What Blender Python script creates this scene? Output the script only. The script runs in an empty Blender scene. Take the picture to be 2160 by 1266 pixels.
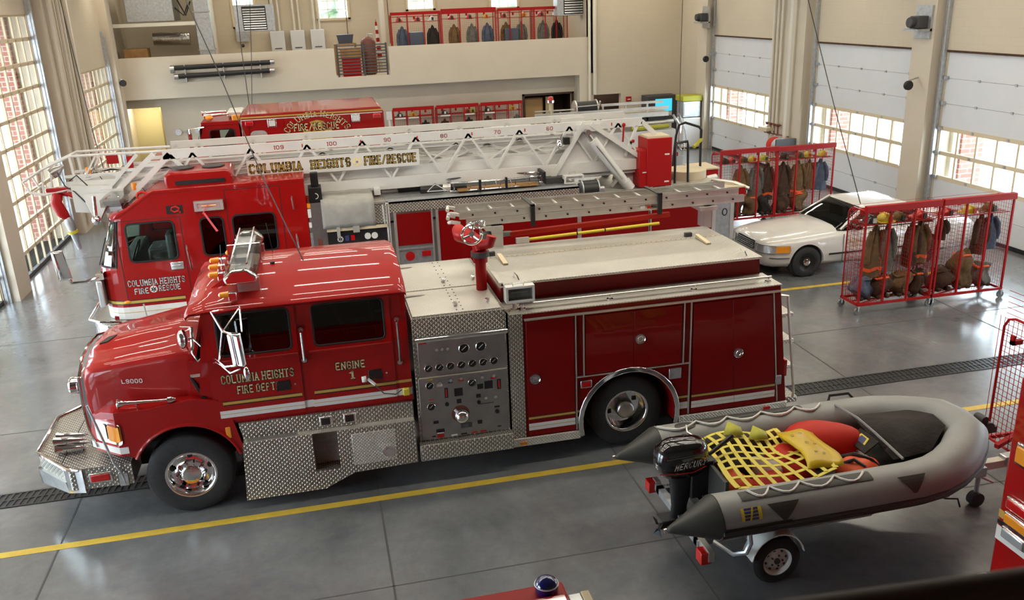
import bpy, math, random
from math import sin, cos, pi, radians as R
from mathutils import Vector as V, Matrix
SC = bpy.context.scene; COL = SC.collection; D = bpy.data
# ---------------- camera ----------------
F, PITCH, YAW, ROLL = 1836.0, 0.331713, 0.214247, -0.0383894
fw = V((sin(YAW)*cos(PITCH), cos(YAW)*cos(PITCH), -sin(PITCH))); rt = V((cos(YAW), -sin(YAW), 0)); up = rt.cross(fw)
r_ = rt*cos(ROLL)+up*sin(ROLL); u_ = -rt*sin(ROLL)+up*cos(ROLL)
cam = D.objects.new('camera', D.cameras.new('camera')); COL.objects.link(cam)
cam.matrix_world = Matrix(((r_.x, u_.x, -fw.x, 0), (r_.y, u_.y, -fw.y, 0), (r_.z, u_.z, -fw.z, 6.0), (0, 0, 0, 1)))
cam.data.sensor_width = 36; cam.data.lens = F/2160*36; cam.data.clip_start = 0.05; cam.data.clip_end = 300
cam.data.dof.use_dof = True; cam.data.dof.focus_distance = 14.0; cam.data.dof.aperture_fstop = 5.6
SC.camera = cam
# ---------------- exposure, world, lights ----------------
SC.view_settings.view_transform = 'Standard'; SC.view_settings.look = 'None'
SC.view_settings.exposure = 0.38; SC.view_settings.gamma = 1.0; SC.view_settings.use_curve_mapping = False
SC.cycles.max_bounces = 7; SC.cycles.diffuse_bounces = 3; SC.cycles.glossy_bounces = 3; SC.cycles.transparent_max_bounces = 16
SC.cycles.use_denoising = True; SC.cycles.adaptive_threshold = .03; SC.cycles.sample_clamp_indirect = 6.0; SC.cycles.caustics_reflective = False
W = D.worlds.new('sky'); SC.world = W; W.use_nodes = True
bg = W.node_tree.nodes['Background']; bg.inputs[0].default_value = (0.78, 0.89, 1.0, 1); bg.inputs[1].default_value = 14.0
def area(name, loc, size, power, color, rot=(0, 0, 0)):
    l = D.lights.new(name, 'AREA'); l.shape = 'RECTANGLE'; l.size, l.size_y = size; l.energy = power; l.color = color
    o = D.objects.new(name, l); o.location = loc; o.rotation_euler = rot; COL.objects.link(o); return o
XL, XR, YN, YB, ZC = -7.12, 15.65, -3.2, 36.0, 8.2
LAMPS = [(x, y) for y in (9.6, 11.6, 13.6, 18.2, 23.5, 29.5, 34.2, 38.3) for x in (-5.6, -2.4, .8, 4.0, 7.2, 10.4, 13.6)]
for i, (x, y) in enumerate(LAMPS):
    area('fluorescent_tube_light', (x, y, ZC-0.5), (2.5, 0.16), 40 if y < 20 else 46 if y < 37 else 26, (1.0, 0.91, 0.76))
# ---------------- helpers ----------------
OFF = {}
class MB:
    def __init__(s): s.v = []; s.f = []; s.m = []; s.k = 0
    def add(s, vs, fs):
        n = len(s.v); s.v += [tuple(p) for p in vs]; s.f += [[i+n for i in f] for f in fs]; s.m += [s.k]*len(fs); return s
    def mat(s, k): s.k = k; return s
    def hexa(s, p):
        return s.add(p, [(0, 3, 2, 1), (4, 5, 6, 7), (0, 1, 5, 4), (1, 2, 6, 5), (2, 3, 7, 6), (3, 0, 4, 7)])
    def box(s, x0, x1, y0, y1, z0, z1):
        return s.hexa([(x0, y0, z0), (x1, y0, z0), (x1, y1, z0), (x0, y1, z0), (x0, y0, z1), (x1, y0, z1), (x1, y1, z1), (x0, y1, z1)])
    def bar(s, p, q, w, h=None, upv=(0, 0, 1)):
        p, q = V(p), V(q); h = h or w; d = (q-p).normalized(); a = d.cross(V(upv))
        if a.length < 1e-4: a = d.cross(V((0, 1, 0)))
        a = a.normalized()*w/2; b = a.cross(d).normalized()*h/2
        return s.hexa([p-a-b, p+a-b, p+a+b, p-a+b, q-a-b, q+a-b, q+a+b, q-a+b])
    def rings(s, rs, cap=True, closed=False):
        n = len(rs[0]); vs = [p for r in rs for p in r]; fs = []
        m = len(rs)
        for i in range(m if closed else m-1):
            for j in range(n):
                a, b = i*n, ((i+1) % m)*n; k = (j+1) % n; fs.append((a+j, a+k, b+k, b+j))
        if cap and not closed: fs += [tuple(range(n-1, -1, -1)), tuple((m-1)*n+j for j in range(n))]
        return s.add(vs, fs)
    def cyl(s, p, q, r, n=14, r2=None, cap=True):
        return s.lathe(p, V(q)-V(p), [(0, r), (1, r if r2 is None else r2)], n, cap)
    def lathe(s, p, ax, prof, n=16, cap=True):
        p = V(p); ax = V(ax); d = ax.normalized(); a = d.cross(V((0, 0, 1)))
        if a.length < 1e-3: a = d.cross(V((0, 1, 0)))
        a.normalize(); b = d.cross(a)
        return s.rings([[p+ax*t+(a*cos(2*pi*j/n)+b*sin(2*pi*j/n))*max(r, 1e-4) for j in range(n)] for t, r in prof], cap)
    def tube(s, pts, r, n=8, closed=False, cap=True):
        P = [V(p) for p in pts]; m = len(P); rs = []; up0 = None
        rr = r if hasattr(r, '__len__') else [r]*m
        for i in range(m):
            if closed: d = P[(i+1) % m]-P[i-1]
            else: d = P[min(i+1, m-1)]-P[max(i-1, 0)]
            d.normalize()
            if up0 is None:
                up0 = V((0, 0, 1)) if abs(d.z) < .9 else V((0, 1, 0))
            a = d.cross(up0).normalized(); b = a.cross(d).normalized(); up0 = b
            rs.append([P[i]+(a*cos(2*pi*j/n)+b*sin(2*pi*j/n))*rr[i] for j in range(n)])
        return s.rings(rs, cap, closed)
    def ext(s, pl, ax, a, b):
        def mk(p, t): return (t, p[0], p[1]) if ax == 'x' else (p[0], t, p[1]) if ax == 'y' else (p[0], p[1], t)
        return s.rings([[mk(p, a) for p in pl], [mk(p, b) for p in pl]])
    def ell(s, c, r, n=14, m=8, z0=-1.0):
        c = V(c); t0 = math.asin(max(-1, z0)); rs = []
        for i in range(m+1):
            t = t0+(pi/2-t0)*i/m
            rs.append([(c.x+r[0]*max(cos(t), 1e-3)*cos(2*pi*j/n), c.y+r[1]*max(cos(t), 1e-3)*sin(2*pi*j/n), c.z+r[2]*sin(t)) for j in range(n)])
        return s.rings(rs)
    def poly(s, pts): return s.add(pts, [tuple(range(len(pts)))])
    def cells(s, xs, zs, holes, fn):
        """grid panel with rectangular holes; fn(x, z) -> point"""
        X = sorted(set([round(v, 5) for v in list(xs)+[h[0] for h in holes]+[h[1] for h in holes]])); Z = sorted(set([round(v, 5) for v in list(zs)+[h[2] for h in holes]+[h[3] for h in holes]]))
        for i in range(len(X)-1):
            for j in range(len(Z)-1):
                cx, cz = (X[i]+X[i+1])/2, (Z[j]+Z[j+1])/2
                if any(h[0] < cx < h[1] and h[2] < cz < h[3] for h in holes): continue
                s.poly([fn(X[i], Z[j]), fn(X[i+1], Z[j]), fn(X[i+1], Z[j+1]), fn(X[i], Z[j+1])])
        return s
    def slab(s, xs, zs, holes, fn, fn2):
        """panel with thickness: front fn, back fn2, and the reveals of every hole and rim"""
        s.cells(xs, zs, holes, fn); s.cells(xs, zs, holes, fn2)
        for h in list(holes)+[(min(xs), max(xs), min(zs), max(zs))]:
            c = [(h[0], h[2]), (h[1], h[2]), (h[1], h[3]), (h[0], h[3])]
            for i in range(4):
                a, b = c[i], c[(i+1) % 4]; s.poly([fn(*a), fn(*b), fn2(*b), fn2(*a)])
        return s
    def xf(s, M, i0=0):
        s.v[i0:] = [tuple(M @ V(p)) for p in s.v[i0:]]; return s
def rrect(w, h, r, n=4, cx=0, cy=0):
    o = []
    for k, (sx, sy) in enumerate(((1, 1), (-1, 1), (-1, -1), (1, -1))):
        for i in range(n+1):
            t = pi/2*k+pi/2*i/n; o.append((cx+sx*(w/2-r)+r*cos(t), cy+sy*(h/2-r)+r*sin(t)))
    return o
def arc(cx, cz, r, a0, a1, n=12, rz=None):
    return [(cx+r*cos(R(a0+(a1-a0)*i/n)), cz+(rz or r)*sin(R(a0+(a1-a0)*i/n))) for i in range(n+1)]
SPLIT = {'label_plate', 'body_base', 'front_well', 'end_cap', 'door_rail', 'stored_item', 'knob', 'drain_cap', 'fan_grille', 'visor_rib', 'boot', 'mount_foot', 'lug_nut', 'back_lamps', 'wheel_well', 'tail_lamp', 'rear_bin', 'bin_lid', 'foot', 'post', 'rail_post', 'bumper_seam', 'badge_plate', 'air_bottle', 'deck_clutter', 'bunk', 'dial_face', 'door_handle', 'ladder_rest', 'ladder_rack', 'rack_post', 'rack_rail', 'hook', 'grab_rail', 'pillar', 'strap', 'horn_bracket', 'lid_stay', 'handrail', 'window_frame', 'stripe_line', 'line_strip', 'door_latch', 'crossbar', 'bracket', 'rivet', 'wiper', 'hand_hole'}
def obj(name, mb, mat, *a, **k):
    if name in SPLIT and len(mb.f) > 6:
        par = list(range(len(mb.v)))
        def fd(i):
            while par[i] != i: par[i] = par[par[i]]; i = par[i]
            return i
        for f in mb.f:
            for j in f[1:]: par[fd(j)] = fd(f[0])
        gr = {}
        for f, m in zip(mb.f, mb.m): gr.setdefault(fd(f[0]), []).append((f, m))
        if 1 < len(gr) <= 60:
            first = None
            for g in gr.values():
                q = MB(); ix = {}
                for f, m in g:
                    for i in f:
                        if i not in ix: ix[i] = len(q.v); q.v.append(mb.v[i])
                    q.f.append([ix[i] for i in f]); q.m.append(m)
                o = obj_(name, q, mat, *a, **k); first = first or o
            return first
    return obj_(name, mb, mat, *a, **k)
def obj_(name, mb, mat, parent=None, loc=None, bevel=0, sm=40, seg=2, subd=0, kind=None, label=None, cat=None, group=None, solid=0):
    if solid:
        ix = {}; mp = []; nv = []
        for p in mb.v:
            k = tuple(round(c, 4) for c in p)
            if k not in ix: ix[k] = len(nv); nv.append(p)
            mp.append(ix[k])
        mb.v = nv; mb.f = [[mp[i] for i in f] for f in mb.f]
    me = D.meshes.new(name)
    o_ = V(OFF.get(parent.name, (0, 0, 0))) if parent else V(loc or (0, 0, 0))
    me.from_pydata([V(p)-o_ for p in mb.v], [], mb.f); me.update()
    for m in (mat if isinstance(mat, (list, tuple)) else [mat]): me.materials.append(MT[m] if isinstance(m, str) else m)
    for p, k in zip(me.polygons, mb.m): p.material_index = k
    if sm: 
        me.polygons.foreach_set('use_smooth', [True]*len(me.polygons)); me.set_sharp_from_angle(angle=R(sm))
    o = D.objects.new(name, me); COL.objects.link(o)
    if parent:
        o.parent = parent; OFF[o.name] = OFF.get(parent.name, (0, 0, 0))
    else:
        o.location = o_; OFF[o.name] = tuple(o_)
    if solid: md = o.modifiers.new('solid', 'SOLIDIFY'); md.thickness = solid; md.offset = 0
    if bevel: 
        md = o.modifiers.new('bevel', 'BEVEL'); md.width = bevel; md.segments = seg; md.limit_method = 'ANGLE'; md.angle_limit = R(35); md.harden_normals = False
    if subd: md = o.modifiers.new('sub', 'SUBSURF'); md.levels = subd; md.render_levels = subd
    tag(o, label, cat, group, kind); return o
def tag(o, label=None, cat=None, group=None, kind=None):
    for k, v in (('label', label), ('category', cat), ('group', group), ('kind', kind)):
        if v: o[k] = v
    return o
def thing(name, label, cat, loc, rot=0, group=None, local=False):
    o = D.objects.new(name, None); COL.objects.link(o); o.location = loc; o.rotation_euler = (0, 0, rot); o.empty_display_size = .2
    OFF[o.name] = (0, 0, 0) if local else tuple(loc); return tag(o, label, cat, group)
def struct(name, mb, mat, loc=None, **k): return obj(name, mb, mat, loc=loc, kind='structure', **k)
def dup(o, loc=None, rot=None, label=None, parent=None, top=True):
    c = o.copy(); COL.objects.link(c); c.parent = parent
    if loc is not None: c.location = loc
    if rot is not None: c.rotation_euler = (0, 0, rot)
    if label: c['label'] = label
    for ch in [x for x in D.objects if x.parent == o]: dup(ch, parent=c)
    return c
# ---------------- materials ----------------
MT = {}
def nt(name):
    m = D.materials.new(name); m.use_nodes = True; t = m.node_tree; MT[name] = m
    return m, t, t.nodes['Principled BSDF'], (lambda ty, **k: mknode(t, ty, k))
def mknode(t, ty, k):
    n = t.nodes.new('ShaderNode'+ty)
    for a, v in k.items(): setattr(n, a, v)
    return n
def M(name, col, rough=.5, metal=0, coat=0, noise=0, nscale=8, bump=0, bscale=40, spec=.5, emit=0):
    m, t, b, N = nt(name)
    b.inputs['Base Color'].default_value = (*col, 1); b.inputs['Roughness'].default_value = rough; b.inputs['Metallic'].default_value = metal
    b.inputs['Specular IOR Level'].default_value = spec; b.inputs['Coat Weight'].default_value = coat; b.inputs['Coat Roughness'].default_value = .04
    if emit: b.inputs['Emission Color'].default_value = (*col, 1); b.inputs['Emission Strength'].default_value = emit
    if noise or bump: tc = N('TexCoord')
    if noise:
        n = N('TexNoise'); n.inputs['Scale'].default_value = nscale; n.inputs['Detail'].default_value = 5; t.links.new(tc.outputs['Object'], n.inputs['Vector'])
        mr = N('MapRange'); mr.inputs['To Min'].default_value = 1-noise; mr.inputs['To Max'].default_value = 1+noise; mr.inputs['From Min'].default_value = .3; mr.inputs['From Max'].default_value = .7
        t.links.new(n.outputs['Fac'], mr.inputs['Value']); h = N('VectorMath', operation='SCALE'); h.inputs[0].default_value = col
        t.links.new(mr.outputs[0], h.inputs['Scale']); t.links.new(h.outputs[0], b.inputs['Base Color'])
    if bump:
        n = N('TexNoise'); n.inputs['Scale'].default_value = bscale; t.links.new(tc.outputs['Object'], n.inputs['Vector'])
        bp = N('Bump'); bp.inputs['Strength'].default_value = bump; bp.inputs['Distance'].default_value = .02
        t.links.new(n.outputs['Fac'], bp.inputs['Height']); t.links.new(bp.outputs[0], b.inputs['Normal'])
    return m
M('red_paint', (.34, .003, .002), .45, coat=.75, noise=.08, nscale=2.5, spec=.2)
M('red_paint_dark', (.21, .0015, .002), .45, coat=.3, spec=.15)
M('red_steel', (.38, .005, .005), .5, coat=.1, spec=.25)
M('white_paint', (.74, .73, .70), .3, coat=.3)
M('white_car', (.72, .71, .68), .2, coat=.8)
M('ladder_white', (.72, .71, .68), .35, noise=.04, nscale=3)
M('chrome', (.86, .86, .88), .08, 1)
M('steel', (.55, .55, .55), .32, 1, noise=.1, nscale=3)
M('brushed', (.42, .42, .41), .42, 1, noise=.12, nscale=5)
M('alu', (.72, .70, .65), .4, .85, noise=.08, nscale=4)
M('galv', (.5, .52, .54), .45, .8, noise=.15, nscale=12)
M('black', (.012, .012, .013), .45)
M('black_gloss', (.008, .008, .01), .12, coat=.8)
M('rubber', (.022, .022, .023), .75, noise=.25, nscale=20)
M('tread', (.016, .016, .017), .85, bump=.6, bscale=60)
M('dark_grey', (.06, .06, .062), .6)
M('under', (.02, .02, .02), .8)
M('grey_plastic', (.22, .22, .22), .5)
M('gold', (.66, .44, .10), .35, .3)
M('gold_letter', (.92, .74, .38), .5)
M('white_stripe', (.78, .76, .72), .35)
M('cream', (.62, .545, .43), .75, noise=.03, nscale=1.2, bump=.05, bscale=60)
M('cream_trim', (.66, .56, .38), .6)
M('pipe_white', (.70, .66, .56), .5)
M('door_white', (.70, .71, .73), .45, noise=.02, nscale=2)
M('yellow_hall', (.64, .56, .30), .7)
M('amber', (.85, .30, .02), .25, coat=.5)
M('red_lens', (.55, .01, .01), .15, coat=.8)
M('lens_clear', (.75, .77, .80), .12, .6)
M('yellow', (.72, .56, .04), .5)
M('yellow_strap', (.74, .62, .10), .7, bump=.3, bscale=120)
M('yellow_line', (.62, .43, .05), .5, noise=.12, nscale=6)
M('orange', (.80, .10, .02), .55)
M('orange_red', (.52, .022, .010), .55, spec=.3)
M('boat_grey', (.29, .295, .28), .48, noise=.06, nscale=3)
M('boat_dark', (.035, .035, .03), .5)
M('navy', (.04, .05, .16), .5)
M('rope', (.72, .70, .66), .8)
M('canvas', (.36, .35, .32), .85, noise=.12, nscale=5, bump=.35, bscale=9)
M('wood', (.36, .19, .07), .5, noise=.2, nscale=4)
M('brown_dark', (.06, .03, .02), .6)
M('tan_coat', (.15, .085, .035), .9, noise=.35, nscale=7, bump=.5, bscale=18)
M('brown_coat', (.065, .030, .016), .9, noise=.35, nscale=7, bump=.5, bscale=18)
M('grey_coat', (.13, .125, .105), .9, noise=.3, nscale=7, bump=.5, bscale=18)
M('blue_coat', (.075, .09, .13), .9, noise=.3, nscale=7, bump=.5, bscale=18)
M('black_coat', (.025, .02, .018), .9, noise=.3, nscale=7, bump=.5, bscale=18)
M('hivis', (.85, .11, .02), .5)
M('helmet_yellow', (.58, .42, .02), .3, coat=.4)
M('helmet_red', (.5, .02, .015), .3, coat=.4)
M('helmet_black', (.02, .02, .02), .3, coat=.4)
M('helmet_white', (.7, .7, .66), .3, coat=.4)
M('blue_bin', (.07, .085, .12), .5)
M('blue_dome', (.003, .006, .12), .06, coat=1)
M('tank_brown', (.16, .045, .03), .5)
M('screen_blue', (.05, .45, .60), .3, emit=1.0)
M('screen_red', (.8, .06, .03), .3, emit=.5)
M('lime', (.42, .40, .03), .6)
M('lamp_glow', (1, .95, .84), .5, emit=5)
M('ceiling_paint', (.34, .32, .28), .9)
M('floor_grate', (.05, .055, .06), .4, .7)
M('cable', (.02, .02, .02), .5)
M('seat', (.10, .09, .09), .8)
M('pink', (.8, .10, .12), .5)
def glass(name, tint, refl=1.0):
    m, t, b, N = nt(name); t.nodes.remove(b); o = t.nodes['Material Output']
    tr = N('BsdfTransparent'); tr.inputs[0].default_value = (*tint, 1); g = N('BsdfGlossy'); g.inputs['Roughness'].default_value = .02
    lw = N('LayerWeight'); lw.inputs[0].default_value = .5; pw = N('Math', operation='POWER'); pw.inputs[1].default_value = 4.0; t.links.new(lw.outputs['Facing'], pw.inputs[0]); fr = N('Math', operation='MULTIPLY_ADD'); fr.inputs[1].default_value = .6*refl; fr.inputs[2].default_value = .05*refl; t.links.new(pw.outputs[0], fr.inputs[0]); mx = N('MixShader'); t.links.new(fr.outputs[0], mx.inputs[0]); t.links.new(tr.outputs[0], mx.inputs[1]); t.links.new(g.outputs[0], mx.inputs[2]); t.links.new(mx.outputs[0], o.inputs[0])
glass('pane', (.93, .96, .96)); glass('wind_glass', (.62, .80, .74), 1.6); glass('cab_glass', (.42, .52, .50)); glass('dark_glass', (.10, .11, .11)); glass('clear_lens', (.75, .76, .75))
def tread_plate(name, base, hi, pitch=.045, rough=.3):
    m, t, b, N = nt(name); L = t.links
    tc = N('TexCoord'); sp = N('SeparateXYZ'); L.new(tc.outputs['Object'], sp.inputs[0]); ge = N('NewGeometry'); vt = N('VectorMath', operation='ABSOLUTE'); L.new(ge.outputs['True Normal'], vt.inputs[0]); sn = N('SeparateXYZ'); L.new(vt.outputs[0], sn.inputs[0])
    def ma(op, a, bb, c=None):
        n = N('Math', operation=op)
        for i, x in enumerate((a, bb, c)):
            if x is None: continue
            if isinstance(x, (int, float)): n.inputs[i].default_value = x
            else: L.new(x, n.inputs[i])
        return n.outputs[0]
    nx = ma('GREATER_THAN', sn.outputs[0], .7); nz = ma('GREATER_THAN', sn.outputs[2], .7)
    def mix(f, a, bb): return ma('ADD', ma('MULTIPLY', f, bb), ma('MULTIPLY', ma('SUBTRACT', 1.0, f), a))
    u = mix(nx, sp.outputs[0], sp.outputs[1]); v = mix(nz, sp.outputs[2], sp.outputs[1])
    k = pi/pitch
    s1 = ma('SINE', ma('MULTIPLY', u, k), 0); s2 = ma('SINE', ma('MULTIPLY', v, k), 0)
    d1 = ma('SINE', ma('MULTIPLY', ma('ADD', u, v), k*1.0), 0); d2 = ma('SINE', ma('MULTIPLY', ma('SUBTRACT', u, v), k*1.0), 0)
    par = ma('MULTIPLY', s1, s2)
    h = ma('MAXIMUM', ma('SUBTRACT', ma('MULTIPLY', d1, ma('GREATER_THAN', par, 0)), .45), ma('SUBTRACT', ma('MULTIPLY', d2, ma('LESS_THAN', par, 0)), .45))
    h = ma('MULTIPLY', ma('MAXIMUM', h, 0), 1.8)
    bp = N('Bump'); bp.inputs['Strength'].default_value = .8; bp.inputs['Distance'].default_value = .008; L.new(h, bp.inputs['Height']); L.new(bp.outputs[0], b.inputs['Normal'])
    mx = N('Mix', data_type='RGBA'); L.new(h, mx.inputs[0]); mx.inputs[6].default_value = (*base, 1); mx.inputs[7].default_value = (*hi, 1)
    no = N('TexNoise'); no.inputs['Scale'].default_value = 1.7; no.inputs['Detail'].default_value = 4; L.new(tc.outputs['Object'], no.inputs['Vector'])
    mr = N('MapRange'); mr.inputs['To Min'].default_value = .8; mr.inputs['To Max'].default_value = 1.15; L.new(no.outputs['Fac'], mr.inputs['Value'])
    sc = N('VectorMath', operation='SCALE'); L.new(mx.outputs[2], sc.inputs[0]); L.new(mr.outputs[0], sc.inputs['Scale']); L.new(sc.outputs[0], b.inputs['Base Color'])
    b.inputs['Metallic'].default_value = .8; b.inputs['Roughness'].default_value = rough
tread_plate('plate', (.36, .345, .30), (.84, .81, .74), .030); tread_plate('plate_fine', (.64, .62, .56), (.88, .86, .80), .022, .40)
def brick_mat(name, c1, c2, mort, axes, sc=1.0):
    m, t, b, N = nt(name); L = t.links; tc = N('TexCoord'); sp = N('SeparateXYZ'); L.new(tc.outputs['Object'], sp.inputs[0]); cb = N('CombineXYZ')
    ad = N('Math', operation='ADD'); L.new(sp.outputs[0], ad.inputs[0]); L.new(sp.outputs[1], ad.inputs[1]); L.new(ad.outputs[0], cb.inputs[0]); L.new(sp.outputs[2], cb.inputs[1])
    br = N('TexBrick'); L.new(cb.outputs[0], br.inputs['Vector']); br.inputs['Scale'].default_value = sc
    br.inputs['Brick Width'].default_value = .4; br.inputs['Row Height'].default_value = .13; br.inputs['Mortar Size'].default_value = .012
    br.inputs['Color1'].default_value = (*c1, 1); br.inputs['Color2'].default_value = (*c2, 1); br.inputs['Mortar'].default_value = (*mort, 1)
    L.new(br.outputs[0], b.inputs['Base Color']); b.inputs['Roughness'].default_value = .85
brick_mat('brick', (.30, .10, .07), (.38, .15, .11), (.45, .40, .36), 0)
# painted block wall: faint joints
def block_mat(name, col):
    m, t, b, N = nt(name); L = t.links; tc = N('TexCoord'); sp = N('SeparateXYZ'); L.new(tc.outputs['Object'], sp.inputs[0]); cb = N('CombineXYZ')
    ad = N('Math', operation='ADD'); L.new(sp.outputs[0], ad.inputs[0]); L.new(sp.outputs[1], ad.inputs[1]); L.new(ad.outputs[0], cb.inputs[0]); L.new(sp.outputs[2], cb.inputs[1])
    br = N('TexBrick'); L.new(cb.outputs[0], br.inputs['Vector']); br.inputs['Scale'].default_value = 1
    br.inputs['Brick Width'].default_value = .4; br.inputs['Row Height'].default_value = .2; br.inputs['Mortar Size'].default_value = .006
    br.inputs['Color1'].default_value = (*col, 1); br.inputs['Color2'].default_value = tuple(c*1.02 for c in col)+(1,); br.inputs['Mortar'].default_value = tuple(c*.95 for c in col)+(1,)
    no = N('TexNoise'); no.inputs['Scale'].default_value = .7; no.inputs['Detail'].default_value = 3; L.new(tc.outputs['Object'], no.inputs['Vector'])
    mr = N('MapRange'); mr.inputs['To Min'].default_value = .95; mr.inputs['To Max'].default_value = 1.05; L.new(no.outputs['Fac'], mr.inputs['Value'])
    s = N('VectorMath', operation='SCALE'); L.new(br.outputs[0], s.inputs[0]); L.new(mr.outputs[0], s.inputs['Scale']); L.new(s.outputs[0], b.inputs['Base Color']); b.inputs['Roughness'].default_value = .7
block_mat('block_cream', (.60, .52, .39))
def floor_mat():
    m, t, b, N = nt('concrete'); L = t.links; tc = N('TexCoord')
    n1 = N('TexNoise'); n1.inputs['Scale'].default_value = .55; n1.inputs['Detail'].default_value = 8; n1.inputs['Roughness'].default_value = .62; n1.inputs['Distortion'].default_value = .6; L.new(tc.outputs['Object'], n1.inputs['Vector'])
    n2 = N('TexNoise'); n2.inputs['Scale'].default_value = 7; n2.inputs['Detail'].default_value = 8; n2.inputs['Roughness'].default_value = .7; L.new(tc.outputs['Object'], n2.inputs['Vector'])
    ad = N('Math', operation='MULTIPLY_ADD'); L.new(n2.outputs['Fac'], ad.inputs[0]); ad.inputs[1].default_value = .35; L.new(n1.outputs['Fac'], ad.inputs[2])
    cr = N('ValToRGB'); L.new(ad.outputs[0], cr.inputs[0]); e = cr.color_ramp.elements; e[0].position = .38; e[0].color = (.085, .092, .098, 1); e[1].position = .95; e[1].color = (.22, .225, .225, 1); k = e.new(.66); k.color = (.145, .152, .158, 1)
    L.new(cr.outputs[0], b.inputs['Base Color'])
    mr = N('MapRange'); L.new(n1.outputs['Fac'], mr.inputs['Value']); mr.inputs['To Min'].default_value = .14; mr.inputs['To Max'].default_value = .34; L.new(mr.outputs[0], b.inputs['Roughness'])
    bp = N('Bump'); bp.inputs['Strength'].default_value = .06; bp.inputs['Distance'].default_value = .02; L.new(n2.outputs['Fac'], bp.inputs['Height']); L.new(bp.outputs[0], b.inputs['Normal']); b.inputs['Specular IOR Level'].default_value = .8; b.inputs['Coat Weight'].default_value = .5; b.inputs['Coat Roughness'].default_value = .16
floor_mat()
# ---------------- lettering (strokes on a 4 x 6 grid) ----------------
GL = {'A': '002640 1232', 'B': '00063645443303 3342413000', 'C': '4536160501103041', 'D': '00063645413000', 'E': '46060040 0333', 'F': '460600 0333', 'G': '45361605011030414323', 'H': '0006 4046 0343', 'I': '0006',
      'K': '0006 4602 1340', 'L': '060040', 'M': '0006224640', 'N': '00064046', 'O': '103041453616050110', 'P': '00063645443303', 'R': '00063645443303 2340', 'S': '453616050413334241301001', 'T': '0646 2620', 'U': '060110304146',
      'V': '062046', 'Y': '0623 462320', '0': '103041453616050110', '1': '051610', '5': '460603334241301001', '6': '4536160501103041423303', '7': '064610', '8': '13040516364544331302011030414233', '9': '0110304145361605041343', '.': '0000', '/': '0046', '-': '0333'}
def text(s, w, h, st=1.05, grow=0, serif=True, shear=0, gap=1.6):
    """polygons (2-D) of a word fitted into w x h with origin at its lower left"""
    out = []; x = 0; raw = []
    for ch in s:
        if ch == ' ': x += 2.6; continue
        g = GL[ch]; mxx = 0
        for pl in g.split():
            P = [(int(pl[i]), int(pl[i+1])) for i in range(0, len(pl)-1, 2)]
            mxx = max([mxx]+[p[0] for p in P])
            if len(P) > 1 and P[0] == P[1]: P = [P[0], (P[0][0]+.01, P[0][1])]
            for a, b in zip(P, P[1:]): raw.append((x+a[0], a[1], x+b[0], b[1], st))
            if serif and ch.isalpha() or ch == '1':
                for e, q in ((P[0], P[1]), (P[-1], P[-2])):
                    if e[1] in (0, 6) and abs(q[1]-e[1]) > 1.4 and abs(q[1]-e[1]) >= abs(q[0]-e[0]): raw.append((x+e[0]-.75, e[1]+(.0), x+e[0]+.75, e[1], st*.8))
        x += mxx+gap+st
    tot = x-gap-st+st; sx, sz = w/tot, h/(6+st); e = .5*st
    for (x0, z0, x1, z1, t) in raw:
        d = V((x1-x0, z1-z0)); L = d.length or 1; d /= L; n = V((-d.y, d.x)); q = t/2; gx, gz = grow/sx, grow/sz
        c = []
        for (px, pz, sg) in ((x0, z0, -1), (x1, z1, 1)):
            for sn in ((1, -1) if sg < 0 else (-1, 1)):
                vx = d.x*sg*q+n.x*sn*q; vz = d.y*sg*q+n.y*sn*q
                X = (px+e+vx+math.copysign(gx, vx or 1))*sx; Z = (pz+e+vz+math.copysign(gz, vz or 1))*sz; Z = max(-grow, min(h+grow, Z)); c.append((X+shear*Z, Z))
        out.append(c)
    return out
def letter(name, s, parent, o, right, upv, w, h, mat='gold_letter', back='black', grow=.006, off=.002, serif=True, st=1.05, shear=0, curve=None, label=None, gap=1.6):
    right, upv, o = V(right), V(upv), V(o); n = right.cross(upv).normalized(); mb = MB()
    for lay, (g, d) in enumerate(((grow, off), (0, off*2)) if back else ((0, off),)):
        mb.mat(lay)
        for c in text(s, w, h, st, g, serif, shear, gap):
            if curve: c = [curve(*p) for p in c]
            mb.poly([o+right*p[0]+upv*p[1]+n*d for p in c])
    return obj(name, mb, [back, mat] if back else mat, parent, sm=0, label=label)
# ---------------- the room ----------------
def wall_x(x0, x1, ya, yb, z0, z1, holes):
    """wall slab in an X = const plane with openings (y0, y1, z0, z1)"""
    m = MB(); m.slab([ya, yb], [z0, z1], holes, lambda y, z: (x0, y, z), lambda y, z: (x1, y, z)); return m
def wall_y(y0, y1, xa, xb, z0, z1, holes):
    m = MB(); m.slab([xa, xb], [z0, z1], holes, lambda x, z: (x, y0, z), lambda x, z: (x, y1, z)); return m
LD = [(2.9, 7.9, 4.27), (9.2, 14.2, 4.27), (15.45, 20.45, 4.27), (21.6, 26.6, 6.10), (30.1, 35.15, 4.27)]
RD = [(3.0, 7.7, 4.4), (8.9, 13.55, 4.4), (14.9, 19.55, 4.4), (20.85, 25.45, 4.4), (28.0, 32.75, 4.4)]
struct('floor', MB().box(XL-.6, XR+.9, YN, 40.4, -.3, 0), 'concrete')
struct('ceiling', MB().box(XL-.6, XR+.9, YN-.3, 40.4, ZC, ZC+.2), 'ceiling_paint')
struct('wall_left', wall_x(XL, XL-.5, YN, 40.3, 0, ZC, [(a, b, 0, h) for a, b, h in LD]), 'block_cream')
struct('wall_right', wall_x(XR, XR+.35, YN, 40.3, 0, ZC, [(a, b, 0, h) for a, b, h in RD]), 'block_cream')
struct('wall_front', MB().box(XL-.5, XR+.35, YN-.3, YN, 0, ZC), 'ceiling_paint')
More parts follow.
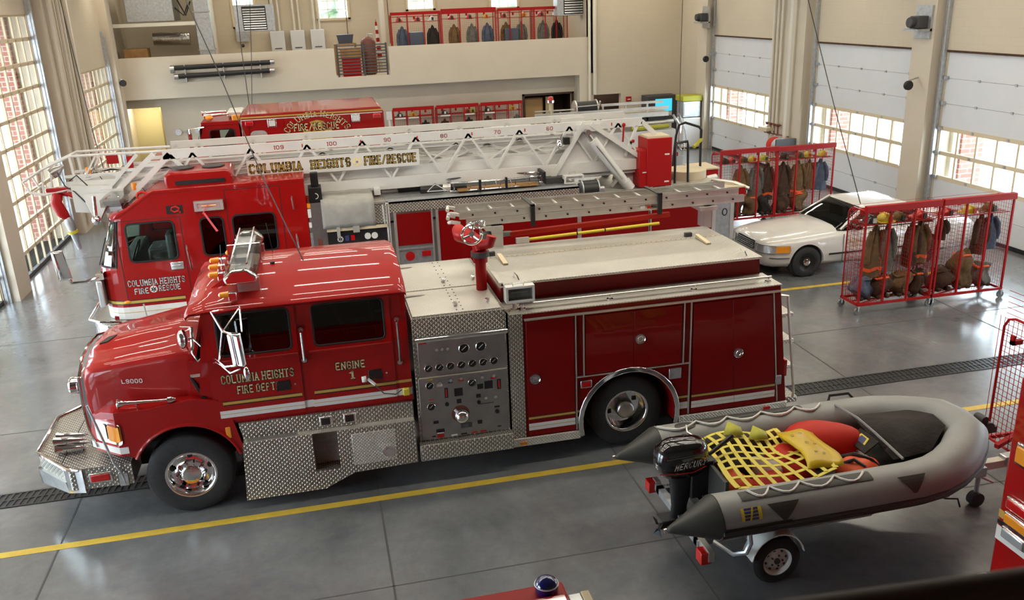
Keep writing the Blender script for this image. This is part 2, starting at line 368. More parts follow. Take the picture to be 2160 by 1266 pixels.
struct('trim_15', wall_x(XR+.35, XR+.56, YN, 40.3, 0, ZC, [(a+.02, b-.12, 0, h) for a, b, h in RD]), 'cream')
# brick facing outside the right wall: its reveals show through the panes
struct('trim_1', wall_x(XR+.55, XR+1.2, YN, 40.3, 0, ZC, [(a+.02, b-.22, 0, h) for a, b, h in RD]), 'brick')
struct('trim_2', wall_x(XL-.5, XL-1.0, YN, 40.3, 0, ZC, [(a+.02, b-.2, 0, h) for a, b, h in LD]), 'brick')
# brick arcade beyond the left doors
ar = MB()
for yc in (1.8, 8.5, 14.8, 21.0, 23.6, 28.3, 31.0, 36.2):
    ar.box(-10.6, -10.0, yc-.42, yc+.42, 0, 4.0)
ar.box(-10.6, -10.0, 0, 38, 5.6, 8)
struct('trim_3', ar, 'brick')
am = MB()
for a, b in ((24.0, 27.9), (31.4, 35.8)):
    c, r = (a+b)/2, (b-a)/2
    A = arc(c, 4.0, r, 180, 0, 16); B_ = [(c-r, 5.6)]+[(c-r+2*r*i/15, 5.6) for i in range(1, 16)]+[(c+r, 5.6)]
    am.rings([[(-10.6, y, z) for y, z in A]+[(-10.6, y, z) for y, z in B_[::-1]], [(-10.0, y, z) for y, z in A]+[(-10.0, y, z) for y, z in B_[::-1]]])
struct('trim_4', am, 'brick')
struct('ground', MB().box(-26, XL-.6, -8, 46, -.35, -.03).box(XR+.9, 36, -8, 46, -.35, -.03), M('apron', (.55, .55, .54), .9, noise=.06, nscale=.6), label=None)
# pilasters between doors
pl = MB()
for a, b in ((26.95, 29.75), (35.3, 36.0)): pl.box(XL, XL+.32, a, b, 0, ZC)
pl.box(XL, XL+.3, 20.55, 21.45, 0, ZC).box(XL, XL+.3, 14.35, 15.3, 0, ZC)
struct('trim_5', pl, 'cream')
pr_ = MB()
for a, b in ((13.8, 14.65), (19.8, 20.6), (25.8, 27.75), (32.95, 33.8)): pr_.box(XR-.28, XR, a, b, 0, ZC)
struct('trim_6', pr_, 'cream')
# back: balcony parapet, slab, lower wall, right-hand wall, balcony rear wall
struct('trim_7', MB().box(XL, 1.10, 36, 36.18, 2.93, 4.46).box(1.10, 3.22, 36, 36.18, 2.93, 3.36).box(3.22, 11.47, 36, 36.18, 2.93, 4.44), 'cream')
struct('trim_8', MB().box(XL, 11.5, 36.18, 40.1, 2.98, 3.30), 'cream')
struct('wall_back', wall_y(36.75, 37.0, XL, 11.1, 0, 2.98, [(-7.0, -5.72, 0, 2.55), (8.85, 10.98, 0, 2.12)]), 'cream')
struct('trim_9', MB().box(11.1, 11.5, 36.0, 37.0, 0, 2.93), 'cream')
struct('wall_rear', wall_y(36.0, 36.25, 11.5, XR, 0, ZC, [(11.72, 12.93, .9, 2.07)]).box(11.5, 11.7, 36.0, 40.1, 2.98, ZC), 'block_cream')
WN = [(.72, 1.98, 5.55, 6.95), (4.55, 5.68, 5.78, 7.1), (8.25, 9.45, 5.72, 7.1), (-2.75, -1.9, 5.35, 6.9)]
struct('wall_balcony', wall_y(40.0, 40.25, XL, 11.7, 3.0, ZC, WN), 'block_cream')
struct('trim_10', MB().box(-3.65, -3.5, 37.2, 40.0, 3.3, ZC), 'cream')
for i, (a, b, c, d) in enumerate(WN):
    m = MB()
    for q in ((a-.08, a+.02, c-.08, d), (b-.02, b+.08, c-.08, d), (a-.08, b+.08, c-.1, c)): m.box(q[0], q[1], 39.93, 40.2, q[2], q[3])
    w = struct('window_%d' % (i+1), m, 'cream_trim')
    g = MB()
    for k in (1, 2): g.box(a+(b-a)*k/3-.012, a+(b-a)*k/3+.012, 40.06, 40.1, c, d)
    for k in range(1, 4): g.box(a, b, 40.06, 40.1, c+(d-c)*k/4-.012, c+(d-c)*k/4+.012)
    obj('glazing_bar', g, 'cream_trim', w); obj('pane', MB().box(a, b, 40.11, 40.12, c, d), 'pane', w)
# trees seen through the balcony windows
tw = MB(); random.seed(5)
for i in range(60): tw.ell((random.uniform(-4, 12), random.uniform(43.5, 46), random.uniform(4, 7.6)), (.9, .7, .8), 8, 5)
struct('foliage_backdrop', tw, M('leaves', (.34, .42, .32), .9, noise=.35, nscale=5, bump=1, bscale=6))
# lit yellow hallway behind the left opening
hall = MB().box(-7.3, -5.5, 39.0, 39.1, 0, 2.98).box(-7.35, -7.2, 37.0, 39.1, 0, 2.98).box(-5.3, -5.2, 37.0, 39.1, 0, 2.98).box(-7.3, -5.2, 37.0, 39.1, 2.72, 2.78)
struct('wall_hall', hall, 'yellow_hall')
d = struct('door_11', MB().box(-6.0, -5.36, 38.2, 38.26, 0, 2.4), M('hall_door', (.46, .34, .12), .5)); obj('door_handle', MB().cyl((-5.9, 38.2, 1.15), (-5.9, 38.12, 1.15), .03).box(-5.92, -5.75, 38.1, 38.13, 1.13, 1.17), 'steel', d)
area('hall_light', (-6.4, 38.0, 2.68), (1.0, .4), 26, (1, .90, .70))
lt = thing('ceiling_light', 'glowing ceiling panel in the yellow hallway behind the balcony wall', 'light', (-6.4, 38, 2.7)); obj('diffuser', MB().box(-6.75, -6.2, 37.5, 38.3, 2.69, 2.715), 'lamp_glow', lt); obj('frame', MB().box(-6.8, -6.15, 37.45, 38.35, 2.715, 2.72), 'white_paint', lt)
# dark rooms behind the two right-hand openings
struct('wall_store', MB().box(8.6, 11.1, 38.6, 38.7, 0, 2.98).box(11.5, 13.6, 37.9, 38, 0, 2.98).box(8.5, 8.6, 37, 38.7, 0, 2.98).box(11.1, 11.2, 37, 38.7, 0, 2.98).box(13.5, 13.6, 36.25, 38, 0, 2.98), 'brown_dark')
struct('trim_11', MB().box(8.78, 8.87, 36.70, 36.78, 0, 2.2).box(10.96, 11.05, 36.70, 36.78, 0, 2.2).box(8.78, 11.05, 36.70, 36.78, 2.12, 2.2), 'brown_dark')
struct('trim_12', MB().box(11.6, 15.6, 35.97, 36.0, 4.6-4.6, .1), 'dark_grey')
# floor markings, joints, drains
struct('trim_13', MB().box(XL+.4, XR-.3, 9.88, 10.0, 0, .004).box(7.6, 13.2, 15.72, 15.84, 0, .004), 'yellow_line')
jt = MB()
for x in (-3.5, .32, 3.6, 8.0, 11.8): jt.box(x-.012, x+.012, YN, 36, .0005, .002)
for y in (3.9, 8.1, 13.4, 17.6, 24): jt.box(XL, XR, y-.008, y+.008, .0005, .002)
struct('trim_14', jt, M('joint', (.07, .07, .07), .9))
for k, (y0, y1) in enumerate(((11.08, 11.46),)):
    t = thing('floor_drain', ('long slotted trench drain grate under the front engine' if k == 0 else 'slotted trench drain grate under the aerial ladder truck'), 'drain', (4.2, y0, 0), group=None)
    obj('trench', MB().box(-5.4, 14.4, y0, y1, -.0005, .003), 'black', t)
    g = MB()
    for yy in (y0, (y0+y1)/2-.012, y1-.03): g.box(-5.4, 14.4, yy, yy+.028, .003, .011)
    x = -5.38
    while x < 14.4:
        g.hexa([(x, y0, .003), (x+.035, y0, .003), (x+.075, y1, .003), (x+.04, y1, .003), (x, y0, .010), (x+.035, y0, .010), (x+.075, y1, .010), (x+.04, y1, .010)]); x += .083
    obj('grate', g, 'floor_grate', t)
# ---------------- sectional doors ----------------
def glazed_door(n, y0, y1, h, side):
    """fully glazed overhead door in the left wall"""
    x = XL-.06; fr = MB(); rows = round(h/.61); cols = 8
    for j in range(rows+1):
        z = h*j/rows; fr.box(x-.03, x+.03, y0, y1, max(0, z-.045), min(h, z+.045))
    for i in range(cols+1):
        y = y0+(y1-y0)*i/cols; fr.box(x-.025, x+.025, y-.028, y+.028, 0, h)
    o = struct('door_%d' % n, fr, 'cream_trim')
    obj('pane', MB().box(x-.004, x+.004, y0+.03, y1-.03, .05, h-.05), 'pane', o)
    obj('bottom_seal', MB().box(x-.04, x+.05, y0, y1, 0, .09), 'dark_grey', o)
    hg = MB()
    for j in range(1, rows):
        for i in range(0, cols+1, 1): hg.box(x+.03, x+.05, y0+(y1-y0)*i/cols-.03, y0+(y1-y0)*i/cols+.03, h*j/rows-.02, h*j/rows+.02)
        for y in (y0+.02, y1-.02): hg.cyl((x+.05, y-.05, h*j/rows), (x+.05, y+.08, h*j/rows), .03, 8)
    obj('hinge', hg, 'steel', o)
    t = MB()
    for y in (y0-.1, y1+.02): t.box(x+.03, x+.14, y, y+.06, 0, h+1.2).box(x+.06, x+.2, y+.02, y+.1, 0, h+1.0)
    obj('track', t, 'galv', o)
def solid_door(n, y0, y1, h):
    x = XR+.06; fr = MB(); o = None; pn = MB(); rows = 7; cols = 7; dz = 4.37/7
    for j in range(rows):
        if j in (2, 3): continue
        pn.box(x-.03, x+.03, y0, y1, j*dz+.004, (j+1)*dz-.004)
    pn.box(x, x+.02, y0, y1, 0, 2*dz).box(x, x+.02, y0, y1, 4*dz, 7*dz)
    o = struct('door_%d' % n, pn, 'door_white')
    for j in range(2, 5): fr.box(x-.035, x+.03, y0, y1, j*dz-.05, j*dz+.05)
    for i in range(cols+1):
        y = y0+(y1-y0)*i/cols; fr.box(x-.033, x+.02, y-.03, y+.03, 2*dz, 4*dz)
    obj('sash', fr, 'cream_trim', o); obj('pane', MB().box(x-.004, x+.004, y0, y1, 2*dz, 4*dz), 'pane', o)
    obj('bottom_seal', MB().box(x-.05, x+.04, y0, y1, 0, .1), 'black', o)
    hg = MB()
    for j in range(1, rows):
        for q in (.25, .5, .75): hg.box(x-.055, x-.03, y0+(y1-y0)*q-.035, y0+(y1-y0)*q+.035, j*dz-.028, j*dz+.028)
        for y in (y0+.03, y1-.05): hg.box(x-.1, x-.03, y-.05, y+.08, j*dz-.03, j*dz+.05)
    obj('hinge', hg, 'galv', o)
    t = MB()
    for y in (y0-.1, y1+.04): t.box(x-.16, x-.05, y, y+.06, 0, 6.6)
    for y in (y0-.22, y1+.16): t.box(x-.12, x-.06, y, y+.05, 0, 7.2)
    t.cyl((x-.2, y0-.3, 7.4), (x-.2, y1+.3, 7.4), .035, 8)
    obj('track', t, 'galv', o)
    obj('top_trim', MB().box(x-.09, x-.03, y0-.02, y1+.02, h-.02, h+.03), 'brown_coat', o)
for i, (a, b, h) in enumerate(LD): glazed_door(i+1, a, b, h, 0)
for i, (a, b, h) in enumerate(RD): solid_door(i+6, a, b, h)
# door openers: operators high on the jambs, with pulley discs
for y, lb in ((20.2, 'chain hoist door opener high between the two nearest panelled doors'), (33.0, 'chain hoist door opener high beside the farthest panelled door')):
    t = thing('door_opener', lb, 'door opener', (XR-.3, y, 4.9))
    obj('gearbox', MB().box(XR-.62, XR-.3, y-.2, y+.15, 4.95, 5.25).cyl((XR-.75, y, 5.1), (XR-.6, y, 5.1), .13), 'dark_grey', t, bevel=.02)
    obj('bracket', MB().box(XR-.7, XR-.26, y-.3, y+.3, 4.88, 4.94).box(XR-.34, XR-.28, y-.3, y+.3, 4.7, 5.5), 'galv', t)
for x, y, z, sx, lb in ((XR-.45, 32.6, 3.55, -1, 'round black sensor disc on a bracket left of the farthest right door'), (XR-.6, 20.15, 3.55, -1, 'round black sensor disc hanging beside the middle right door'), (XL+.45, 35.4, 3.62, 1, 'round black sensor disc beside the corner of the balcony wall')):
    t = thing('chain_pulley', lb, 'pulley', (x, y, z)); obj('disc', MB().cyl((x, y-.05, z), (x, y+.05, z), .12, 20), 'black', t, bevel=.02)
    obj('arm', MB().bar((x, y, z+.12), (x-sx*.45, y+.1, z+.2), .03), 'galv', t)
# vertical pipes
def pipes(nm, lb, pts, r, mat, group=None):
    t = MB()
    for p in pts: t.tube(p, r, 8)
    return tag(obj(nm, t, mat, loc=pts[0][0]), lb, 'pipe', group)
for k, (y, r) in enumerate(((29.2, .075), (28.6, .05), (28.25, .05), (27.3, .06))):
    pipes('conduit_pipe', ['thick cream pipe up the wide pilaster between the left doors', 'thin cream pipe beside the thick one between the left doors', 'second thin cream pipe between the left doors', 'cream pipe nearest the tall glazed door'][k], [[(XL+.4, y, .2), (XL+.4, y, ZC-.02)]], r, 'pipe_white')
for k, (y, r) in enumerate(((27.6, .05), (27.35, .045), (27.1, .045), (26.4, .13))):
    pipes('sprinkler_pipe', ['cream pipe next to the farthest panelled door', 'cream pipe second from the farthest panelled door', 'cream pipe third from the farthest panelled door', 'fat cream downpipe on the wide right pilaster'][k], [[(XR-.36, y, 1.3 if k < 3 else .0), (XR-.36, y, ZC-.02)]], r, 'pipe_white')
pipes('wall_conduit', 'thin cream conduit climbing the back wall at the balcony end', [[(11.52, 35.93, .3), (11.52, 35.93, ZC-.02)]], .06, 'pipe_white')
pipes('wall_conduit', 'thicker cream conduit right of the thin one at the balcony end', [[(11.75, 35.93, 2.1), (11.75, 35.93, ZC-.02)]], .085, 'pipe_white')
t = thing('air_line_manifold', 'brass and white pipe manifold on the pilaster above the red hose reel', 'pipework', (XR-.4, 27.1, 1.2))
m = MB().tube([(XR-.4, 27.8, 1.35), (XR-.4, 26.2, 1.4)], .02).tube([(XR-.4, 27.75, 1.7), (XR-.4, 26.7, 1.7)], .02)
for y in (27.6, 27.35, 27.1, 26.9): m.tube([(XR-.4, y, 1.35), (XR-.4, y, 1.72)], .018).cyl((XR-.46, y, 1.68), (XR-.34, y, 1.68), .045, 8)
obj('pipework', m, 'tank_brown', t); obj('drain_box', MB().box(XR-.6, XR-.3, 27.3, 27.9, 1.45, 1.55), 'cream_trim', t)
t = thing('hose_reel', 'red hose reel with silver cheeks on the pilaster beside the farthest right door', 'hose reel', (XR-.6, 26.3, .6))
obj('hose', MB().lathe((XR-.75, 26.55, 1.12), (0, -.32, 0), [(0, .2), (.05, .26), (.5, .28), (.95, .26), (1, .2)], 20), 'orange_red', t); obj('drum', MB().cyl((XR-.75, 26.2, 1.12), (XR-.75, 25.95, 1.12), .27, 20), 'galv', t); obj('bracket', MB().box(XR-1.0, XR-.3, 25.88, 25.95, .85, 1.38), 'dark_grey', t)
# ---------------- balcony contents ----------------
def heater(x, y, z, w, h, lb):
    t = thing('unit_heater', lb, 'heater', (x, y, z)); obj('cabinet', MB().box(x-w/2, x+w/2, y, y+.6, z, z+h), 'galv', t, bevel=.02)
    m = MB()
    for k in range(9): 
        zz = z+.1+k*(h-.2)/9; m.hexa([(x-w*.28, y-.05, zz), (x+w*.28, y-.05, zz), (x+w*.28, y, zz+.06), (x-w*.28, y, zz+.06), (x-w*.28, y-.05, zz+.012), (x+w*.28, y-.05, zz+.012), (x+w*.28, y, zz+.072), (x-w*.28, y, zz+.072)])
    obj('louvre', m, 'steel', t); obj('grille_back', MB().box(x-w*.3, x+w*.3, y-.008, y, z+.06, z+h-.06), 'black', t)
    obj('hanger_rod', MB().cyl((x-w*.4, y+.3, z+h), (x-w*.4, y+.3, ZC), .015, 6).cyl((x+w*.4, y+.3, z+h), (x+w*.4, y+.3, ZC), .015, 6), 'dark_grey', t); return t
heater(-1.78, 36.9, 5.2, 1.5, 1.0, 'grey louvred unit heater hanging above the black tube heater')
heater(11.05, 36.6, 5.3, 1.4, 1.1, 'grey louvred unit heater hanging above the right end of the balcony')
t = thing('tube_heater', 'black twin tube radiant heater mounted on the balcony front', 'heater', (-3, 35.75, 3.9))
obj('tube', MB().cyl((-4.85, 35.78, 4.04), (-1.35, 35.78, 4.08), .09, 12), 'black', t); obj('tube', MB().cyl((-4.75, 35.78, 3.73), (-1.4, 35.78, 3.77), .09, 12), 'black', t)
obj('end_cap', MB().cyl((-5.0, 35.78, 4.0), (-4.85, 35.78, 4.0), .15, 14).cyl((-4.9, 35.78, 3.72), (-4.75, 35.78, 3.72), .1).cyl((-1.35, 35.78, 4.08), (-1.2, 35.78, 4.08), .1).cyl((-1.4, 35.78, 3.77), (-1.22, 35.78, 3.77), .1), 'steel', t)
obj('bracket', MB().box(-4.5, -4.46, 35.72, 36.0, 3.5, 4.15).box(-1.75, -1.71, 35.72, 36.0, 3.5, 4.15).box(-3.1, -3.07, 35.72, 36.0, 3.55, 4.15), 'galv', t); obj('reflector', MB().box(-4.7, -1.5, 35.9, 35.94, 3.86, 3.95), 'alu', t)
for k, x in enumerate((-1.2, -.35, .35)):
    w = .62; x0 = -1.36+k*.83; lb = ['leftmost', 'middle', 'rightmost'][k]+' of the three white wall boilers on the balcony'
    t = thing('wall_boiler', lb, 'boiler', (x0+.3, 39.7, 4.3)); obj('casing', MB().box(x0, x0+.58, 39.55, 39.98, 4.30, 5.12), 'door_white', t, bevel=.02)
    obj('flue', MB().cyl((x0+.2, 39.8, 5.12), (x0+.2, 39.8, ZC), .05, 8).cyl((x0+.42, 39.8, 5.12), (x0+.42, 39.8, ZC), .04, 8), 'pipe_white', t)
    obj('badge', MB().box(x0+.14, x0+.44, 39.54, 39.55, 4.4, 4.44), 'dark_grey', t)
t = thing('gate', 'dark metal railing gate across the gap in the balcony wall', 'gate', (2.15, 36.1, 3.36))
m = MB()
for k in range(10): m.box(1.2, 3.15, 36.08, 36.11, 3.46+k*.118, 3.50+k*.118)
obj('rail', m, 'dark_grey', t); obj('post', MB().box(1.18, 1.25, 36.05, 36.13, 3.3, 4.6).box(3.1, 3.17, 36.05, 36.13, 3.3, 4.6).box(2.2, 2.27, 36.05, 36.13, 3.3, 4.6), 'dark_grey', t)
t = thing('pressure_tank', 'brown expansion tank standing behind the balcony gate', 'tank', (2.55, 37.6, 3.3))
obj('shell', MB().lathe((2.55, 37.6, 3.3), (0, 0, 1.5), [(0, .2), (.03, .29), (.12, .3), (.85, .3), (.94, .24), (1, .06)], 20), 'tank_brown', t); obj('valve', MB().cyl((2.55, 37.6, 4.8), (2.55, 37.6, 4.92), .03).tube([(2.55, 37.6, 4.9), (2.75, 37.6, 4.9), (2.8, 37.6, 4.75)], .02), 'steel', t)
t = thing('tool_chest', 'red chest with a tan top behind the balcony gate', 'chest', (1.75, 37.2, 3.3)); obj('body', MB().box(1.42, 2.15, 36.9, 37.5, 3.3, 4.05), 'red_steel', t, bevel=.02); obj('top', MB().box(1.38, 2.2, 36.85, 37.55, 4.05, 4.4), 'wood', t, bevel=.01)
tag(obj('storage_bin', MB().hexa([(1.4, 38.2, 4.55), (1.95, 38.2, 4.55), (1.95, 38.6, 4.55), (1.4, 38.6, 4.55), (1.33, 38.15, 4.9), (2.02, 38.15, 4.9), (2.02, 38.65, 4.9), (1.33, 38.65, 4.9)]), 'blue_bin', loc=(1.7, 38.4, 4.55)), 'blue plastic bin on a shelf behind the balcony gate', 'bin')
tag(obj('shelf', MB().box(1.2, 2.1, 38.0, 38.8, 4.5, 4.55).box(1.2, 1.25, 38.0, 38.8, 3.3, 4.5).box(2.05, 2.1, 38.0, 38.8, 3.3, 4.5), 'wood', loc=(1.6, 38.4, 3.3)), 'wooden shelf under the blue bin on the balcony', 'shelf')
t = thing('flag', 'furled striped flag on a pole behind the balcony gate', 'flag', (3.0, 38.4, 3.3)); obj('pole', MB().cyl((3.0, 38.4, 3.3), (3.0, 38.4, 5.45), .015, 6), 'wood', t)
m = MB()
for k in range(10): m.mat(k % 2).cyl((3.0+.006*k, 38.4, 5.35-k*.16), (3.006+.006*k, 38.4, 5.19-k*.16), .04+.007*k, 8, .047+.007*k)
obj('cloth', m, ['red_steel', 'white_stripe'], t)
t = thing('air_duct', 'galvanised rectangular duct dropping to the balcony floor', 'duct', (-3.6, 37.0, 3.3)); obj('riser', MB().box(-3.95, -3.4, 36.6, 37.1, 3.3, ZC), 'galv', t, bevel=.01)
obj('flange', MB().box(-3.99, -3.36, 36.56, 37.14, 4.6, 4.64).box(-3.99, -3.36, 36.56, 37.14, 6.0, 6.04), 'steel', t)
t = thing('air_handler', 'galvanised duct box above the left end of the balcony', 'duct', (-5.6, 37.2, 5.75)); obj('casing', MB().box(-6.4, -4.7, 36.7, 38.6, 5.72, 7.0), 'galv', t, bevel=.02); obj('hose', MB().tube([(-4.7, 37.2, 6.2), (-4.4, 37.2, 5.9), (-4.2, 37.2, 6.3)], .03).tube([(-4.6, 37.4, 6.5), (-4.35, 37.4, 5.9), (-4.1, 37.2, 6.4)], .03), 'dark_grey', t)
tag(obj('shelf_beam', MB().box(-7.0, -3.95, 36.4, 36.7, 5.55, 5.68), 'pipe_white', loc=(-5.5, 36.5, 5.55)), 'cream beam under the duct box at the left end of the balcony', 'beam')
t = thing('foil_duct', 'crinkled foil insulated duct in the dark left end of the balcony', 'duct', (-5.2, 39, 5)); obj('jacket', MB().cyl((-5.9, 39.0, 5.05), (-4.5, 39.0, 5.0), .27, 16), M('foil', (.8, .78, .74), .25, 1, bump=1, bscale=14), t); obj('hanger_strap', MB().box(-5.62, -5.58, 38.99, 39.01, 5.2, ZC), 'steel', t)
tag(obj('cardboard_box', MB().box(-6.75, -5.9, 37.0, 37.7, 4.2, 4.75), 'wood', loc=(-6.3, 37.3, 4.2)), 'open cardboard box at the dark left end of the balcony', 'box')
tag(obj('platform', MB().box(-6.95, -5.2, 36.9, 38.2, 3.3, 4.2), 'cream_trim', loc=(-6.2, 37.3, 3.3)), 'cream plinth beneath the cardboard box on the balcony', 'plinth')
tag(obj('electrical_panel', MB().box(-2.75, -2.25, 39.85, 39.99, 4.75, 5.35), 'galv', loc=(-2.5, 39.9, 4.8)), 'grey electrical cabinet on the balcony wall under the window', 'electrical box')
for k, x in enumerate((-.95, -.1, 1.9, 3.7)): pipes('drop_pipe', 'thin brown pipe running down the balcony wall, %s' % ['left of the boilers', 'between the boilers', 'right of the window', 'left of the red racks'][k], [[(x-.02, 39.9, 4.4 if k > 1 else 3.5), (x-.02, 39.9, ZC-.1)]], .016, 'tank_brown')
tag(obj('roof_column', MB().cyl((3.35, 39.4, 3.3), (3.35, 39.4, ZC), .12), 'pipe_white', loc=(3.35, 39.4, 3.3)), 'fat cream column on the balcony left of the racks', 'column')
# back wall items
t = thing('vending_machine', 'dark drink vending machine with a lit blue and red front', 'vending machine', (14.5, 35.3, 0)); obj('cabinet', MB().box(13.85, 15.2, 35.25, 35.98, 0, 1.95), 'dark_grey', t, bevel=.02)
obj('screen', MB().box(14.2, 14.95, 35.235, 35.25, 1.3, 1.82), 'screen_blue', t); obj('panel', MB().box(14.2, 14.95, 35.235, 35.25, .6, 1.28), 'white_stripe', t)
obj('graphic', MB().box(14.2, 14.7, 35.225, 35.235, .9, 1.26), 'screen_red', t)
t = thing('ice_machine', 'white ice machine with a lime yellow lid in the far corner', 'ice machine', (15.0, 33.3, 0)); obj('bin', MB().box(14.55, 15.3, 33.1, 33.8, .05, 1.25), 'white_paint', t, bevel=.04); obj('head', MB().box(14.55, 15.3, 33.15, 33.8, 1.27, 1.9), 'galv', t, bevel=.02); obj('lid', MB().box(14.5, 15.35, 33.1, 33.85, 1.9, 2.12), 'lime', t, bevel=.02)
obj('notice', MB().box(14.6, 14.85, 33.135, 33.15, 1.35, 1.8), 'white_stripe', t)
t = thing('fire_alarm_pull', 'small red fire alarm box on the back wall', 'fire alarm', (13.2, 35.98, 1.75)); obj('case', MB().box(13.15, 13.38, 35.92, 36.0, 1.72, 1.92), 'red_steel', t, bevel=.01); obj('handle', MB().box(13.2, 13.33, 35.9, 35.92, 1.79, 1.83), 'white_stripe', t)
for k, x in enumerate((-5.2, -4.85, -4.5)): tag(obj('wall_dial', MB().cyl((x, 36.75, 1.55), (x, 36.68, 1.55), .13 if k == 0 else .08, 16), 'door_white' if k != 1 else 'steel', loc=(x, 36.7, 1.5), bevel=.01), ['round white clock', 'small round steel dial', 'small round white dial'][k]+' on the wall right of the yellow hallway', 'clock' if k == 0 else 'dial')
t = thing('locker', 'tan wooden locker inside the dark opening right of the wall racks', 'locker', (9.4, 37.6, 0)); obj('body', MB().box(9.0, 9.85, 37.4, 38.2, 0, 1.95), 'wood', t); obj('door', MB().box(9.05, 9.8, 37.37, 37.4, .05, 1.9), M('tan_door', (.55, .32, .12), .5), t)
tag(obj('cream_panel', MB().box(9.95, 10.3, 37.3, 37.35, 0, 1.98), 'yellow_hall', loc=(10.1, 37.3, 0)), 'upright cream board beside the tan locker', 'board')
# hanging electric/air drop cords
def cord(nm, lb, pts, r=.008, ball=None):
    t = thing(nm, lb, 'cord', pts[0]); obj('cord', MB().tube(pts, r, 6), 'cable', t)
    if ball is not None: obj('ball_stop', MB().ell((V(pts[0])+(V(pts[-1])-V(pts[0]))*ball), (.05, .05, .05), 10, 8, -1), 'black', t)
    return t
# ---------------- wheels ----------------
def wheel(name, root, c, r, w, d, rim, style='truck', n=40):
    """c = centre of the outer face; d = +1/-1 direction of outward normal along y"""
    x, y, z = c; m = MB(); ax = (0, -d*w, 0)
    m.lathe((x, y, z), ax, [(0.0, rim), (-.02, rim+.02), (-.03, r-.12 if r > .4 else r-.06), (.03, r-.03), (.12, r), (.5, r), (.88, r), (.97, r-.03), (1.0, rim+.02), (1, rim)], n, False)
    t = obj(name, m, 'rubber', root, sm=50)
    g = MB()
    for k in (.25, .42, .58, .75): g.lathe((x, y, z), ax, [(k-.015, r+.0005), (k-.015, r+.001), (k+.015, r+.001), (k+.015, r+.0005)], n, False)
    obj('tread_groove', g, 'black', t)
    q = MB()
    if style == 'truck':
        q.lathe((x, y, z), ax, [(-.02, rim+.012), (-.03, rim-.005), (.0, rim-.02), (.10, rim-.035), (.32, rim-.06), (.30, rim-.12), (.22, .15), (.05, .13), (.0, .12), (-.03, .10), (-.04, .001)], n, False)
        rm = obj('rim', q, 'chrome', t, sm=60)
        l = MB()
        for k in range(10): a = 2*pi*k/10; l.cyl((x+.17*cos(a), y-d*w*.24, z+.17*sin(a)), (x+.17*cos(a), y+d*.02, z+.17*sin(a)), .018, 8, .012)
        obj('lug_nut', l, 'chrome', rm); h = MB()
        for k in range(5):
            a = 2*pi*k/5+.3; px, pz = x+.235*cos(a), z+.235*sin(a); h.cyl((px, y-d*w*.27, pz), (px, y-d*w*.255+d*.004, pz), .032, 10)
        obj('hand_hole', h, 'black', rm); h = MB(); h.ext([(x+.10*cos(a)-.0, z-.02+.10*sin(a)) for a in [R(215+i*11) for i in range(11)]]+[(x+.07*cos(a), z-.02+.07*sin(a)) for a in [R(325-i*11) for i in range(11)]], 'y', y+d*w*.012, y+d*w*.04)
        obj('hub_mark', h, 'amber', rm)
    elif style == 'dual':
        q.lathe((x, y, z), ax, [(-.02, rim+.012), (-.03, rim-.005), (.02, rim-.02), (.3, rim-.03), (.75, rim-.05), (.8, .17), (.8, .001)], n, False)
        rm = obj('rim', q, 'chrome', t, sm=60)
        obj('hub', MB().lathe((x, y, z), ax, [(.8, .14), (.2, .13), (.1, .115), (.06, .10), (.05, .001)], 24, False), 'steel', rm)
        l = MB()
        for k in range(4): a = 2*pi*k/4+.4; l.box(x+.2*cos(a)-.03, x+.2*cos(a)+.03, y-d*w*.78-.01, y-d*w*.78+.01, z+.2*sin(a)-.03, z+.2*sin(a)+.03)
        obj('hand_hole', l, 'black', rm)
    elif style == 'car':
        q.lathe((x, y, z), ax, [(0, rim+.01), (.0, rim-.01), (.18, rim-.04), (.2, .1), (.1, .09), (.1, .001)], n, False)
        rm = obj('rim', q, 'black', t, sm=60); obj('hub_cap', MB().lathe((x, y, z), ax, [(.1, .085), (.02, .075), (-.02, .045), (-.03, .001)], 18, False), 'chrome', rm)
    elif style == 'trailer':
        q.lathe((x, y, z), ax, [(0, rim+.008), (0, rim-.01), (.2, rim-.03), (.3, rim-.035), (.2, .09), (.12, .07), (.12, .001)], n, False)
        rm = obj('rim', q, 'white_paint', t, sm=60); h = MB()
        for k in range(5): a = 2*pi*k/5; h.cyl((x+.065*cos(a), y-d*w*.2, z+.065*sin(a)), (x+.065*cos(a), y-d*w*.06, z+.065*sin(a)), .012, 6)
        h.cyl((x, y-d*w*.2, z), (x, y-d*w*.02, z), .035, 10); obj('lug_nut', h, 'dark_grey', rm); h = MB()
        for k in range(8): a = 2*pi*k/8+.2; h.cyl((x+.115*cos(a), y-d*w*.27, z+.115*sin(a)), (x+.115*cos(a), y-d*w*.235, z+.115*sin(a)), .016, 6)
        obj('hand_hole', h, 'dark_grey', rm)
    return t
def rr_tube(mb, x0, x1, z0, z1, fn, r, rad=.05):
    pts = [fn(x, z) for x, z in rrect(x1-x0, z1-z0, rad, 4, (x0+x1)/2, (z0+z1)/2)]; return mb.tube(pts, r, 6, True)
def window(root, x0, x1, z0, z1, fn, mat='cab_glass', name='window', trim='black', r=.014, rad=.06):
    g = MB(); g.poly([fn(x, z) for x, z in rrect(x1-x0+.01, z1-z0+.01, rad, 4, (x0+x1)/2, (z0+z1)/2)])
    o = obj(name, g, mat, root, sm=0); t = MB(); rr_tube(t, x0, x1, z0, z1, fn, r, rad); obj('window_seal', t, trim, o)
    return o
